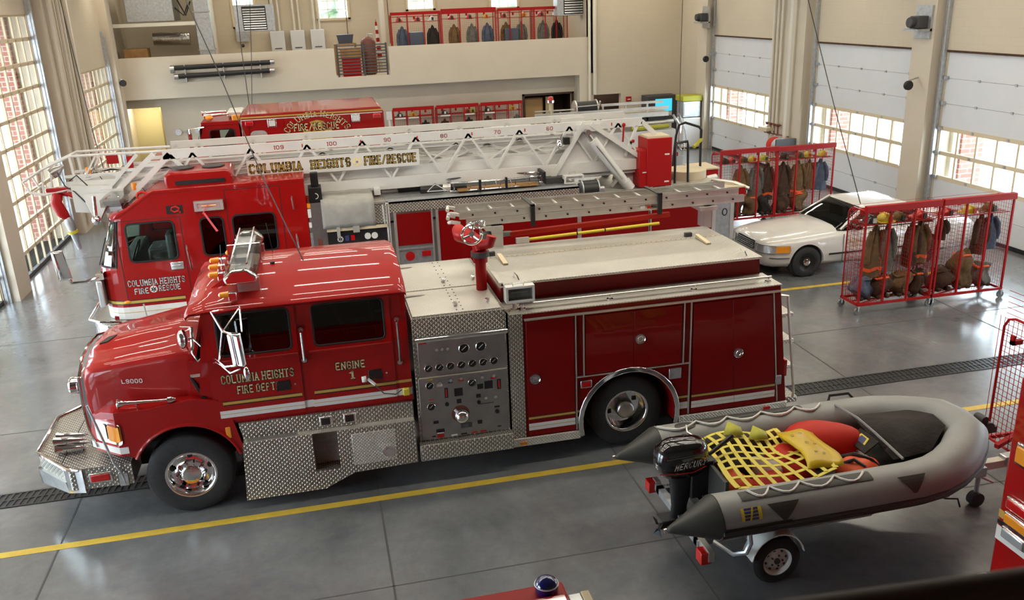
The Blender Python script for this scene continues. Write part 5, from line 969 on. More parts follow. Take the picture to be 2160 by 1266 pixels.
# main body
m = MB().box(1.18, 8.22, AY+.03, AY+.6, .45, 2.14).box(1.18, 8.22, 18.0, AF, .45, 2.14).box(1.18, 8.22, AY+.6, 18.0, .8, 2.13).box(1.18, 4.95, AY+.03, AF, 2.1, 2.47)
bd = obj('body', m, 'brushed', A)
obj('deck', MB().box(1.18, 4.95, AY+.0, 18.6, 2.47, 2.50).box(4.95, 8.22, AY+.0, AF, 2.14, 2.16), 'galv', bd)
obj('side_fascia', MB().box(1.20, 4.95, AY, AY+.03, 2.30, 2.50), 'plate', bd); obj('front_corner', MB().box(1.16, 1.22, AY-.02, AY+.1, .45, 2.50), 'alu', bd, bevel=.01)
for x0, x1 in ((1.34, 2.00), (2.14, 3.28), (3.34, 4.90), (4.98, 6.40), (6.46, 7.78)):
    z1 = 2.26 if x1 < 4.95 else 2.04; dr = obj('shutter_door', MB().box(x0, x1, AY-.01, AY+.02, 1.64 if x0 < 2 else .55, z1), 'red_paint_dark', bd)
    obj('door_rail', MB().box(x0-.05, x0, AY-.02, AY+.03, .5, z1+.03).box(x1, x1+.03, AY-.02, AY+.03, .5, z1+.03), 'alu', dr)
obj('equipment_shelf', MB().box(1.34, 2.0, AY-.02, AY+.1, 1.56, 1.60).box(1.34, 2.0, AY+.02, AY+.04, .6, 1.56), 'galv', bd); obj('stored_item', MB().cyl((1.55, AY-.01, 1.42), (1.55, AY+.05, 1.42), .09, 12).box(1.78, 1.95, AY-.03, AY, 1.40, 1.5), 'red_steel', bd)
obj('rear_panel', MB().box(7.84, 8.24, AY-.012, AY+.02, .5, 2.12), 'galv', bd); obj('rear_post', MB().box(7.80, 7.86, AY-.03, AY+.05, .5, 2.14).box(8.18, 8.26, AY-.03, AY+.05, .4, 2.14), 'alu', bd); obj('port_ring', MB().tube([(8.06+.05*cos(t), AY-.015, 1.72+.07*sin(t)) for t in [2*pi*i/16 for i in range(16)]], .012, 6, True), 'black', bd)
# stokes basket lying on the deck
sb = thing('rescue_basket', 'black and chrome wire rescue basket lying on the deck of the aerial truck', 'rescue basket', (3.3, 16.6, 2.5))
def bpt(u, v, w): return (3.35+u, 16.58+v, 2.53+w)
m = MB()
prof = [(-.95, .10), (-.9, .2), (-.5, .27), (0, .28), (.5, .25), (.9, .17), (.97, .08)]
m.tube([bpt(u, v, .20) for u, v in prof]+[bpt(u, -v, .20) for u, v in prof[::-1]], .016, 6, True).tube([bpt(u, v*.6, .02) for u, v in prof]+[bpt(u, -v*.6, .02) for u, v in prof[::-1]], .010, 6, True)
for u in (-.85, -.55, -.25, .05, .35, .65, .9):
    w = .26 if abs(u) < .6 else .18; m.tube([bpt(u, -w, .20), bpt(u+.02, -w*.9, .06), bpt(u, 0, .0), bpt(u+.02, w*.9, .06), bpt(u, w, .20)], .009, 6)
obj('frame', m, 'chrome', sb); obj('strap', MB().box(2.98, 3.03, 16.28, 16.33, 2.52, 2.76).box(3.5, 3.54, 16.26, 16.32, 2.53, 2.77).box(4.28, 4.33, 16.35, 16.8, 2.6, 2.8), 'black', sb); obj('backboard', MB().box(2.6, 4.2, 16.42, 16.74, 2.535, 2.56), 'wood', sb); obj('crossbar', MB().tube([bpt(-1.35, -.1, .05), bpt(-1.2, -.15, .2), bpt(-.98, -.12, .05)], .014, 6).tube([bpt(-1.35, -.1, .05), bpt(-.98, -.12, .05)], .014, 6), 'chrome', sb)
obj('air_bottle', MB().cyl((1.9, 16.75, 2.56), (2.35, 16.75, 2.56), .08, 12).cyl((2.5, 16.7, 2.58), (2.8, 16.7, 2.58), .09, 12), 'black', A)
obj('bottle_sleeve', MB().cyl((2.35, 16.75, 2.57), (2.5, 16.72, 2.57), .085, 12), 'alu', A); obj('deck_clutter', MB().box(1.5, 2.1, 17.0, 17.3, 2.5, 2.68).box(4.4, 4.8, 16.6, 16.9, 2.5, 2.62), 'dark_grey', A)
# flood lamp on a post and cord reel
fl = obj('flood_lamp', MB().box(4.72, 5.12, 16.42, 16.56, 2.60, 2.68).slab([4.72, 5.12], [2.52, 2.68], [(4.75, 5.09, 2.54, 2.66)], lambda x, z: (x, 16.38, z), lambda x, z: (x, 16.42, z)), 'white_paint', A, bevel=.005); obj('lamp_mount', MB().cyl((4.92, 16.48, 2.3), (4.92, 16.48, 2.6), .03, 8).tube([(4.85, 16.5, 2.68), (4.85, 16.5, 2.73), (4.98, 16.5, 2.73), (4.98, 16.5, 2.68)], .01, 6), 'alu', fl)
rl = obj('cord_reel', MB().cyl((5.05, 16.34, 2.38), (5.36, 16.34, 2.38), .19, 20), 'black', A); obj('reel_cheek', MB().cyl((5.03, 16.34, 2.38), (5.05, 16.34, 2.38), .21, 20).cyl((5.36, 16.34, 2.38), (5.38, 16.34, 2.38), .21, 20).cyl((5.38, 16.34, 2.38), (5.52, 16.34, 2.38), .05, 10).box(5.03, 5.4, 16.2, 16.26, 2.16, 2.22), 'galv', rl)
# turntable
tt = obj('turntable', MB().ext([(5.75, 18.0), (5.75, 17.0), (6.3, 16.5), (7.6, 16.45), (8.1, 16.9), (8.15, 17.9), (7.7, 18.4), (6.3, 18.4)], 'z', 2.16, 2.24).cyl((6.8, 17.4, 1.9), (6.8, 17.4, 2.4), .55, 24), 'plate_fine', A)
obj('pedestal', MB().hexa([(6.2, 17.0, 2.24), (7.1, 17.0, 2.24), (7.1, 17.8, 2.24), (6.2, 17.8, 2.24), (6.3, 17.0, 2.66), (7.0, 17.0, 2.66), (7.0, 17.8, 2.66), (6.3, 17.8, 2.66)]).bar((5.9, 17.0, 2.26), (6.3, 17.0, 2.7), .06).bar((6.55, 16.72, 2.26), (6.9, 16.9, 2.62), .07), 'ladder_white', tt)
cn = obj('control_stand', MB().box(6.54, 7.08, 16.62, 17.16, 2.26, 3.25), 'red_steel', A, bevel=.012); obj('side_bin', MB().box(6.38, 6.56, 16.64, 17.1, 2.26, 3.02), 'red_steel', cn, bevel=.012); obj('seat_top', MB().box(6.56, 7.04, 16.66, 17.12, 3.25, 3.29), 'cream_trim', cn)
obj('label_plate', MB().box(6.92, 7.02, 16.612, 16.62, 2.90, 2.93).box(6.92, 7.02, 16.612, 16.62, 2.34, 2.37).box(6.45, 6.53, 16.63, 16.64, 2.56, 2.58), 'white_stripe', cn); obj('foot', MB().box(6.62, 6.68, 16.64, 16.7, 2.22, 2.27).box(6.96, 7.02, 16.64, 16.7, 2.22, 2.27), 'alu', cn)
obj('handrail', MB().tube([(7.27, 16.9, 2.2), (7.27, 16.9, 2.98), (7.31, 16.93, 3.07), (7.58, 17.0, 3.08), (7.57, 16.95, 3.0), (7.57, 16.9, 2.2)], .028, 8), 'black', A); obj('handrail', MB().tube([(7.62, 17.9, 2.2), (7.62, 17.7, 3.1), (7.66, 17.65, 3.33), (7.78, 17.6, 3.38), (8.1, 17.6, 3.27), (8.16, 17.6, 3.2), (8.16, 17.6, 2.2)], .028, 8), 'black', A)
obj('turntable_cover', MB().cyl((7.75, 17.4, 2.2), (7.75, 17.4, 2.42), .42, 24), 'cream_trim', A); obj('yellow_grip', MB().cyl((7.95, 17.5, 2.86), (8.17, 17.6, 3.0), .04, 10), 'lime', A)
obj('rear_bin', MB().box(8.1, 8.6, 17.6, 18.3, 2.16, 2.32).box(8.1, 8.7, 16.5, 17.0, 1.95, 2.12), 'red_steel', A, bevel=.01); obj('bin_lid', MB().box(8.08, 8.62, 17.58, 18.32, 2.32, 2.35).box(8.08, 8.72, 16.48, 17.02, 2.12, 2.15), 'cream_trim', A); obj('rear_pipe', MB().tube([(8.1, 17.2, 2.22), (8.5, 16.7, 2.2), (8.75, 16.45, 2.1)], .03, 8).cyl((8.15, 17.25, 2.2), (8.4, 17.3, 2.22), .06, 10), 'alu', A)
# ---- aerial ladder: four nested sections ----
ld = obj('aerial_frame', MB().box(5.2, 6.5, 16.95, 17.85, 2.60, 2.70), 'ladder_white', A)
def truss(nm, xa, xb, y, zt, zb, ht, hb, n, parent, d0=0, bw=.05):
    m = MB().box(xa, xb, y-bw/2, y+bw/2, zt-ht, zt).box(xa, xb, y-bw/2-.01, y+bw/2+.01, zb, zb+hb)
    dx = (xb-xa)/n
    for i in range(n):
        x = xa+i*dx+d0; a = (x, y, zb+hb*.9); b = (x+dx/2, y, zt-ht*.5); c = (x+dx, y, zb+hb*.9)
        m.bar(a, b, bw-.01, bw, (0, 1, 0)).bar(b, c, bw-.01, bw, (0, 1, 0))
    return obj(nm, m, 'ladder_white', parent)
b0 = truss('base_section', -2.72, 6.5, 16.85, 3.66, 2.62, .17, .22, 9, ld); truss('base_section', -2.72, 6.5, 17.95, 3.66, 2.62, .13, .22, 9, ld)
sections = ((-3.1, 5.9, .42, 3.42, 2.70, .06, .34, 7), (-3.5, 5.6, .34, 3.34, 2.78, .05, .32, 6), (-4.5, 5.2, .27, 3.28, 2.86, .05, .30, 7))
for k, (xa, xb, hw_, zt, zb, ht, hb, n) in enumerate(sections):
    for s in (-1, 1): truss('inner_section', xa, xb, 17.4+s*hw_, zt, zb, ht, hb, n, ld, bw=.034)
for k in range(30): x = -4.4+k*.34; obj('rung', MB().cyl((x, 17.13, 2.96), (x, 17.67, 2.96), .02, 6), 'ladder_white', ld)
# raked end braces of each section on the left
for k, (xt, xb_, y, w) in enumerate(((-2.70, -3.55, 16.85, .10), (-3.0, -3.9, 16.98, .09), (-3.3, -4.05, 17.06, .06), (-2.70, -3.55, 17.95, .07), (-3.0, -3.9, 17.82, .06))): obj('end_brace', MB().bar((xt+.1, y, 3.58), (xb_, y, 2.72), w, .05, (0, 1, 0)), 'ladder_white', ld)
obj('end_brace', MB().bar((-2.60, 16.85, 3.56), (-2.0, 16.85, 2.8), .07, .05, (0, 1, 0)), 'ladder_white', ld)
obj('hose_track', MB().cyl((-4.1, 17.7, 3.12), (5.5, 17.75, 3.2), .02, 6), 'dark_grey', ld); obj('waterway', MB().cyl((-4.0, 17.4, 2.78), (5.8, 17.4, 2.72), .07, 10), 'steel', ld)
# tip cage
tp = MB()
for y, s in ((17.12, -1), (17.68, 1)):
    tp.tube([(-2.7, y, 3.60), (-3.9, y, 3.62), (-4.35, y, 3.62), (-4.85, y, 3.42), (-5.2, y, 3.22), (-5.12, y, 3.02), (-4.9, y, 2.96), (-4.5, y, 3.02), (-4.2, y, 2.98)], .026, 6)
    tp.bar((-4.35, y, 3.62), (-4.32, y, 2.9), .04).bar((-4.85, y, 3.42), (-4.9, y, 2.98), .03).bar((-3.9, y, 3.62), (-4.3, y, 3.0), .03)
tp.bar((-5.2, 17.12, 3.22), (-5.2, 17.68, 3.22), .03).bar((-5.1, 17.12, 3.0), (-5.1, 17.68, 3.0), .03).bar((-4.35, 17.12, 3.62), (-4.35, 17.68, 3.62), .03)
obj('tip_cage', tp, 'ladder_white', ld)
obj('tip_plate', MB().hexa([(-4.4, 17.0, 2.62), (-3.8, 17.0, 2.55), (-3.8, 17.1, 2.55), (-4.4, 17.1, 2.62), (-4.4, 17.0, 3.1), (-3.7, 17.0, 3.05), (-3.7, 17.1, 3.05), (-4.4, 17.1, 3.1)]).hexa([(-4.05, 16.8, 2.48), (-3.95, 16.8, 2.48), (-3.7, 16.95, 2.85), (-4.2, 16.95, 2.85), (-4.05, 16.78, 2.50), (-3.95, 16.78, 2.50), (-3.7, 16.9, 2.95), (-4.2, 16.9, 2.95)]).box(-3.9, -3.5, 16.9, 17.3, 2.9, 3.0), 'ladder_white', ld)
mo = obj('monitor', MB().tube([(-4.7, 17.2, 3.0), (-4.6, 17.2, 2.98), (-4.45, 17.15, 2.94), (-4.3, 17.12, 2.85)], .07, 10).tube([(-4.68, 17.15, 2.95), (-4.72, 17.1, 2.8), (-4.65, 17.1, 2.6), (-4.58, 17.1, 2.5)], [.09, .1, .1, .06], 12).box(-4.85, -4.4, 17.1, 17.2, 3.0, 3.06), 'red_steel', ld, sm=60)
nz = obj('nozzle', MB().lathe((-4.58, 17.1, 2.52), (.1, 0, -.62), [(0, .06), (.15, .09), (.4, .07), (.6, .06), (.75, .05), (1, .035)], 12), 'galv', mo); obj('nozzle_ring', MB().cyl((-4.54, 17.1, 2.26), (-4.53, 17.1, 2.21), .09, 14), 'yellow', nz)
obj('tip_lamp', MB().lathe((-4.75, 17.3, 3.3), (.22, .05, .14), [(0, .1), (.4, .1), (.7, .06), (1, .02)], 12), 'steel', ld); obj('tip_lamp', MB().lathe((-4.2, 17.65, 3.2), (.1, -.05, .1), [(0, .1), (.6, .09), (1, .03)], 12), 'chrome', ld)
for x, y, z in ((-4.1, 17.2, 3.27), (-3.3, 16.86, 2.98)): l = obj('marker_lamp', MB().cyl((x, y, z), (x, y, z+.12), .05, 10), 'amber', ld); obj('lamp_wire', MB().tube([(x, y, z), (x+.15, y-.03, z+.02), (x+.22, y-.03, z-.12), (x+.24, y-.03, z-.22)], .008, 5), 'black', l)
obj('axe', MB().box(-3.85, -3.65, 17.62, 17.68, 3.36, 3.56).box(-3.5, -3.4, 17.62, 17.68, 3.2, 3.48), 'red_steel', ld); obj('orange_guard', MB().tube([(-3.9, 16.95, 2.78), (-3.75, 16.9, 2.86), (-3.62, 16.9, 2.76)], .06, 8), 'orange_red', ld)
obj('cable_bundle', MB().tube([(-4.6, 17.1, 3.35), (-4.5, 17.05, 3.1), (-4.35, 17.0, 3.0), (-4.2, 16.98, 2.8), (-4.0, 16.9, 2.75)], .012, 5).tube([(-4.4, 17.0, 3.2), (-4.25, 16.95, 3.3), (-4.1, 16.95, 3.1)], .012, 5).box(-3.6, -3.4, 16.8, 16.9, 2.62, 2.76), 'black', ld)
# rest cradle between cab and ladder
obj('ladder_rest', MB().box(.1, .25, 16.8, 18.0, 2.5, 2.6).box(-3.55, -3.1, 16.8, 17.9, 2.52, 2.60).box(1.0, 1.12, 16.62, 16.9, 2.56, 2.68), 'ladder_white', A)
# name board and numbers
sg = obj('name_board', MB().box(-1.28, 1.93, 16.77, 16.80, 3.05, 3.36), 'white_paint', ld)
for s, x, w in (('COLUMBIA', -1.24, .95), ('HEIGHTS', -.12, .73), ('FIRE/RESCUE', .88, .98)): letter('lettering', s, sg, (x, 16.77, 3.125), (1, 0, 0), (0, 0, 1), w, .165, 'gold', 'black', .010, gap=2.1)
star(sg, (.74, 3.20), .085, 'gold_letter', 'white_stripe', 16.77)
for s, x in (('109', -.67), ('100', .30), ('90', 1.37), ('80', 2.46), ('70', 3.52), ('60', 4.58)): letter('number', s, ld, (x-.09, 16.825, 3.53), (1, 0, 0), (0, 0, 1), .18 if len(s) > 2 else .13, .075, 'orange_red', None, serif=False, st=1.05)
for x in (-.24, .84, 1.92, 2.99, 4.05, 5.85): obj('length_mark', MB().box(x-.01, x+.01, 16.82, 16.826, 3.54, 3.60), 'orange_red', ld)
# lift frame and cylinders
for y, o in ((16.85, -1), (17.95, 1)):
    g = obj('lift_plate', MB().ext([(5.28, 3.66), (5.42, 3.66), (6.5, 2.9), (6.45, 2.55), (4.55, 2.50), (4.6, 2.66)], 'y', y+.03, y+.05), 'ladder_white', ld)
    obj('lift_strut', MB().bar((5.25, y+o*.05, 3.62), (4.58, y+o*.05, 2.58), .09, .08, (0, 1, 0)).bar((5.40, y+o*.05, 3.60), (6.55, y+o*.05, 2.80), .09, .08, (0, 1, 0)).box(5.1, 5.6, y-.08, y+.04, 3.46, 3.60), 'ladder_white', g)
    c = obj('lift_cylinder', MB().cyl((5.40, y+o*.16, 3.30), (6.12, y+o*.18, 2.34), .10, 18).cyl((6.08, y+o*.18, 2.42), (6.2, y+o*.18, 2.26), .11, 14), 'ladder_white', ld); obj('piston_rod', MB().cyl((5.28, y+o*.14, 3.46), (5.42, y+o*.16, 3.26), .05, 12).cyl((5.3, y+o*.05, 3.46), (5.3, y+o*.22, 3.46), .06, 12).tube([(5.46, y+o*.26, 3.2), (6.0, y+o*.28, 2.5)], .018, 6), 'steel', c)
obj('end_frame', MB().bar((6.5, 16.85, 3.58), (6.8, 16.85, 3.3), .09, .05, (0, 1, 0)).bar((6.4, 16.85, 3.5), (6.15, 16.85, 2.9), .05, .05, (0, 1, 0)).bar((6.5, 17.95, 3.58), (6.8, 17.95, 3.3), .09, .05, (0, 1, 0)), 'ladder_white', ld)
obj('lamp_cluster', MB().ell((4.72, 16.74, 3.25), (.07, .1, .1), 12, 8).cyl((4.72, 16.74, 3.3), (4.8, 16.8, 3.45), .02, 6), 'chrome', ld); obj('lamp_housing', MB().box(4.82, 4.94, 16.72, 16.82, 3.24, 3.38), 'black', ld)
obj('axe_holder', MB().cyl((6.1, 16.80, 3.52), (6.08, 16.80, 3.2), .018, 6).ell((6.1, 16.8, 3.54), (.04, .03, .04), 10, 6).ell((6.3, 16.8, 3.2), (.035, .03, .035), 10, 6), 'red_steel', ld)
for x in (-2.25, 5.6, 6.85):
    wheel('wheel', A, (x, AY+.06, .54), .54, .3, -1, .30, 'truck' if x < 0 else 'dual'); wheel('wheel', A, (x, AF-.06, .54), .54, .3, 1, .30, 'truck' if x < 0 else 'dual')
# ================= RESCUE BOX TRUCK =================
Rr = thing('rescue_truck', 'red box-bodied rescue truck with a maltese cross, parked behind the aerial truck', 'rescue truck', (0, 24.2, 0))
RY, RF = 22.9, 25.45
obj('chassis', MB().box(-4.2, 1.7, 23.4, 25.0, .5, .9), 'under', Rr)
bx = obj('box_body', MB().ext([(-1.76, .6), (1.80, .6), (1.80, 3.42), (1.72, 3.55), (-1.70, 3.55), (-1.76, 3.45)], 'y', RY, RF), 'red_paint', Rr, bevel=.03)
obj('roof_edge', MB().mat(0).box(-1.74, 1.76, RY-.012, RY+.0, 3.40, 3.42).mat(1).box(-1.74, 1.76, RY-.012, RY, 3.45, 3.49), ['white_stripe', 'gold'], bx)
for x in (-1.0, 1.08): l = obj('box_lamp', MB().box(x-.11, x+.11, RY-.03, RY, 3.20, 3.40), 'chrome', bx, bevel=.01); obj('lamp_lens', MB().box(x-.08, x+.08, RY-.035, RY-.03, 3.23, 3.37), 'white_stripe', l)
for x in (-1.55, 1.62): obj('warning_lamp', MB().box(x-.1, x+.1, RY-.05, RY, 3.26, 3.38), 'red_lens', bx, bevel=.02)
cx_, cz_, Rc = .10, 2.66, 1.02
def curv(px_, pz_): a = R(150-(px_/2.05)*120); r = .83+pz_; return (cx_+r*cos(a)*.98, cz_+r*sin(a)*.88)
letter('lettering', 'COLUMBIA HEIGHTS', bx, (0, RY-.004, 0), (1, 0, 0), (0, 0, 1), 2.05, .17, 'gold_letter', 'black', .006, curve=curv, st=.85); letter('lettering', 'FIRE/RESCUE', bx, (-.48, RY-.006, 3.06), (1, 0, 0), (0, 0, 1), 1.12, .18, 'gold_letter', 'black', .008)
mc = MB().cyl((.10, RY, 2.93), (.10, RY-.004, 2.93), .17, 24)
for k in range(4):
    a = pi/2*k; d, n_ = V((cos(a), 0, sin(a))), V((-sin(a), 0, cos(a))); c = V((.10, RY-.003, 2.93)); mc.poly([c+d*.1+n_*.08, c+d*.1-n_*.08, c+d*.34-n_*.18, c+d*.38, c+d*.34+n_*.18])
obj('maltese_cross', mc, 'gold', bx); obj('cross_center', MB().box(.04, .18, RY-.006, RY, 3.04, 3.15), 'red_paint_dark', bx)
obj('line_strip', MB().box(-.45, .55, RY-.005, RY, 2.88, 2.90).box(.62, 1.72, RY-.005, RY, 2.94, 2.96).box(.7, 1.72, RY-.005, RY, 2.68, 2.70), 'white_stripe', bx)
obj('wheel_cover', MB().ext(rrect(.42, .32, .12, 3, -1.35, 2.98), 'y', RY-.02, RY), 'alu', bx)
obj('door_seam', MB().box(-.72, -.70, RY-.003, RY, .7, 3.35).box(.93, .95, RY-.003, RY, .7, 3.35).box(-1.58, -1.56, RY-.02, RY, .7, 3.4), 'red_paint_dark', bx)
cb = MB().slab([-3.0, -1.85], [.7, 3.35], [(-2.52, -1.92, 2.55, 3.22)], lambda x, z: (x+max(0, z-2.5)*.35 if x < -2.9 else x, RY+.05, z), lambda x, z: (x+max(0, z-2.5)*.35 if x < -2.9 else x, RY+.1, z)).slab([-3.0, -1.85], [.7, 3.35], [(-2.52, -1.92, 2.55, 3.22)], lambda x, z: (x+max(0, z-2.5)*.35 if x < -2.9 else x, RF-.05, z), lambda x, z: (x+max(0, z-2.5)*.35 if x < -2.9 else x, RF-.1, z))
cb.box(-2.7, -1.78, RY+.02, RF-.02, 3.33, 3.42).box(-1.86, -1.8, RY+.05, RF-.05, .7, 3.4).slab([RY+.05, RF-.05], [2.4, 3.35], [(RY+.2, RF-.2, 2.55, 3.25)], lambda y, z: (-3.0+max(0, z-2.5)*.35, y, z), lambda y, z: (-2.95+max(0, z-2.5)*.35, y, z)).box(-4.3, -3.0, RY+.15, RF-.15, .8, 2.42)
cbo = obj('cab', cb, 'red_paint', Rr, bevel=.01); window(Rr, -2.52, -1.92, 2.55, 3.22, lambda x, z: (x, RY+.045, z), 'cab_glass', rad=.08)
obj('windshield', MB().poly([(-2.97, RY+.2, 2.55), (-2.97, RF-.2, 2.55), (-2.73, RF-.2, 3.25), (-2.73, RY+.2, 3.25)]), 'cab_glass', Rr, sm=0)
obj('mirror_arm', MB().tube([(-2.65, RY, 3.3), (-2.95, RY-.25, 3.3), (-2.95, RY-.25, 2.5), (-2.6, RY, 2.5)], .02, 6).box(-3.0, -2.92, RY-.3, RY-.16, 2.6, 3.2).tube([(-2.75, RY, 3.3), (-2.75, RY-.22, 2.9)], .02, 6), 'chrome', Rr)
obj('air_horn', MB().lathe((-2.65, 23.4, 3.52), (.6, 0, .02), [(0, .07), (.1, .05), (1, .02)], 10).lathe((-2.75, 23.9, 3.54), (.6, 0, .02), [(0, .07), (.1, .05), (1, .02)], 10), 'chrome', Rr); obj('warning_lamp', MB().ell((-2.5, 23.1, 3.5), (.1, .1, .07), 12, 6), 'amber', Rr)
obj('roof_vent', MB().box(-2.1, -1.72, 23.4, 24.3, 3.45, 3.6), 'alu', Rr, bevel=.04); obj('warning_lamp', MB().box(-1.95, -1.75, RY, RY+.2, 3.42, 3.55), 'amber', Rr, bevel=.02)
obj('steering_wheel', MB().tube([(-2.3+.06*sin(t), 23.4+.2*cos(t), 2.7+.2*sin(t)) for t in [2*pi*i/14 for i in range(14)]], .02, 6, True).box(-2.2, -1.95, 23.2, 25, 1.6, 3.0), 'black', Rr)
obj('rear_post', MB().cyl((1.95, RY, 2.6), (1.92, RY, 3.35), .03, 8).box(1.86, 2.0, RY-.06, RY, 3.2, 3.4), 'white_paint', Rr)
for x in (-3.5, .6): wheel('wheel', Rr, (x, RY+.05, .48), .48, .28, -1, .28, 'truck' if x < 0 else 'dual'); wheel('wheel', Rr, (x, RF-.05, .48), .48, .28, 1, .28)
# ================= WHITE BRUSH TRUCK AT THE BACK =================
B = thing('brush_truck', 'white utility rig with a black hose reel and pipe racks, near the back wall', 'utility truck', (10, 30.5, 0))
BY = 29.5
obj('body', MB().box(7.4, 12.7, BY, 31.4, .45, 1.42).box(6.0, 7.4, BY+.05, 31.35, .6, 1.9), 'white_paint', B, bevel=.05)
obj('cab_window', MB().box(6.2, 7.2, BY+.04, 31.36, 1.35, 1.8), 'dark_glass', B)
obj('rack_post', MB().box(7.5, 7.56, BY+.1, BY+.16, 1.4, 2.2).box(8.4, 8.46, BY+.1, BY+.16, 1.4, 2.25).box(9.95, 10.0, BY+.1, BY+.16, 1.4, 2.35).box(11.6, 11.66, BY+.1, BY+.16, 1.4, 2.35).box(10.8, 10.84, BY+.1, BY+.16, 2.2, 2.4), 'alu', B)
obj('rack_rail', MB().box(7.5, 12.4, BY+.05, BY+.13, 2.14, 2.24).box(9.9, 12.2, BY+.05, BY+.13, 2.36, 2.44).box(9.0, 12.4, BY+.3, BY+.6, 2.0, 2.06).box(7.5, 8.9, BY+.05, BY+.13, 2.3, 2.34).box(9.9, 12.4, BY+.0, BY+.2, 1.9, 2.05), 'alu', B)
obj('hose_tray', MB().box(10.2, 12.6, BY+.1, 31.0, 1.72, 1.88), 'black', B); obj('pipe', MB().cyl((10.2, BY+.05, 1.66), (12.6, BY+.05, 1.70), .07, 10), 'alu', B); obj('hose_roll', MB().cyl((11.0, BY+.0, 1.50), (12.4, BY+.0, 1.54), .075, 12), 'lime', B)
rl = obj('hose_reel', MB().cyl((9.05, BY+.4, 2.28), (9.78, BY+.4, 2.28), .26, 22), 'black', B); obj('reel_cheek', MB().cyl((9.0, BY+.4, 2.28), (9.05, BY+.4, 2.28), .31, 22).cyl((9.78, BY+.4, 2.28), (9.82, BY+.4, 2.28), .31, 22).bar((8.95, BY+.1, 2.55), (9.0, BY+.35, 2.0), .04).bar((9.87, BY+.1, 2.55), (9.82, BY+.35, 2.0), .04).bar((8.95, BY+.1, 2.4), (9.87, BY+.1, 2.42), .035), 'alu', rl)
bc = obj('beacon_mast', MB().cyl((8.07, BY+.1, 1.42), (8.07, BY+.1, 2.62), .06, 12), 'cream_trim', B); obj('beacon_base', MB().cyl((8.07, BY+.1, 2.6), (8.07, BY+.1, 2.68), .13, 16), 'chrome', bc); obj('beacon_dome', MB().ell((8.07, BY+.1, 2.68), (.10, .10, .14), 14, 8, 0), 'red_lens', bc)
obj('rear_fitting', MB().tube([(12.6, BY+.1, 1.9), (12.85, BY, 1.5), (12.8, BY, .9), (12.9, BY, .7)], .05, 8).tube([(12.95+.1*cos(t), BY-.02, .75+.12*sin(t)) for t in [2*pi*i/12 for i in range(12)]], .02, 6, True), 'chrome', B); obj('bumper', MB().box(12.6, 12.85, BY+.1, 31.3, .4, .55), 'red_steel', B, bevel=.02)
for x in (7.2, 11.6): wheel('wheel', B, (x, BY+.02, .4), .4, .24, -1, .2, 'car'); wheel('wheel', B, (x, 31.38, .4), .4, .24, 1, .2, 'car')
t = thing('hose_sling', 'white canvas sling with a hook hanging at the rear of the white utility rig', 'sling', (13.15, 29.8, .6)); obj('strap', MB().tube([(12.95, 29.9, 1.9), (13.15, 29.75, 1.3), (13.2, 29.7, .9)], .03, 6), 'galv', t); obj('hook', MB().tube([(13.2+.1*cos(a), 29.7, .72+.14*sin(a)) for a in [i*.5 for i in range(11)]], .02, 6), 'gold', t)
# ================= WHITE SEDAN =================
def bool_cut(o, mb):
    me = D.meshes.new('cut'); me.from_pydata([V(p)-V(OFF[o.name]) for p in mb.v], [], mb.f); c = D.objects.new('cut', me); COL.objects.link(c); c.location = OFF[o.name]
    md = o.modifiers.new('b', 'BOOLEAN'); md.operation = 'DIFFERENCE'; md.object = c; md.solver = 'EXACT'
    bpy.context.view_layer.update(); nm = D.meshes.new_from_object(o.evaluated_get(bpy.context.evaluated_depsgraph_get())); o.modifiers.clear(); old = o.data; o.data = nm; nm.name = old.name
    D.objects.remove(c); D.meshes.remove(me)
C = thing('car', 'white four-door sedan with steel wheels parked behind the red gear racks', 'car', (11.7, 17.2, 0))
K = 17.2
def cring(x, hw, zb, zs, zt, cr, tuck=.0):
    P = [(0, zb), (hw-.14, zb), (hw-.03, zb+.10), (hw, .50), (hw-.005, .62), (hw-.02, zs-.06), (hw-.06-tuck, zs), (hw-.22-tuck, zt), (hw*.45, zt+cr*.8), (0, zt+cr)]
    P = [(-a, b) for a, b in P[:0:-1]]+[(a, b) for a, b in P[:-1]] if 0 else [(a, b) for a, b in P]+[(-a, b) for a, b in P[-2:0:-1]]
    return [(x, K+a, b) for a, b in P]
Rg = [cring(9.11, .46, .40, .56, .62, .0), cring(9.12, .55, .34, .68, .74, .0), cring(9.16, .68, .29, .76, .80, .01), cring(9.25, .80, .26, .79, .83, .02), cring(9.4, .90, .25, .80, .86, .03), cring(9.7, .965, .24, .83, .89, .04), cring(10.4, .985, .22, .87, .94, .06), cring(10.85, .985, .22, .90, .98, .06), cring(11.0, .985, .22, .91, .96, .02), cring(12.8, .985, .22, .92, .96, .02), cring(13.3, .98, .24, .93, .98, .05), cring(13.9, .96, .26, .92, .98, .04), cring(14.25, .92, .30, .88, .93, .02), cring(14.40, .84, .36, .80, .82, .01)]
body = obj('body', MB().rings(Rg), 'white_car', C, sm=50)
cut = MB()
for x in (10.09, 13.0):
    for y0, y1 in ((K-1.1, K-.68), (K+.68, K+1.1)): cut.cyl((x, y0, .34), (x, y1, .34), .40, 32)
bool_cut(body, cut)
wl = MB()
for x in (10.09, 13.0):
    for y0, y1 in ((K-.90, K-.70), (K+.70, K+.90)): wl.cyl((x, y0, .36), (x, y1, .36), .385, 24)
obj('wheel_well', wl, 'under', C)
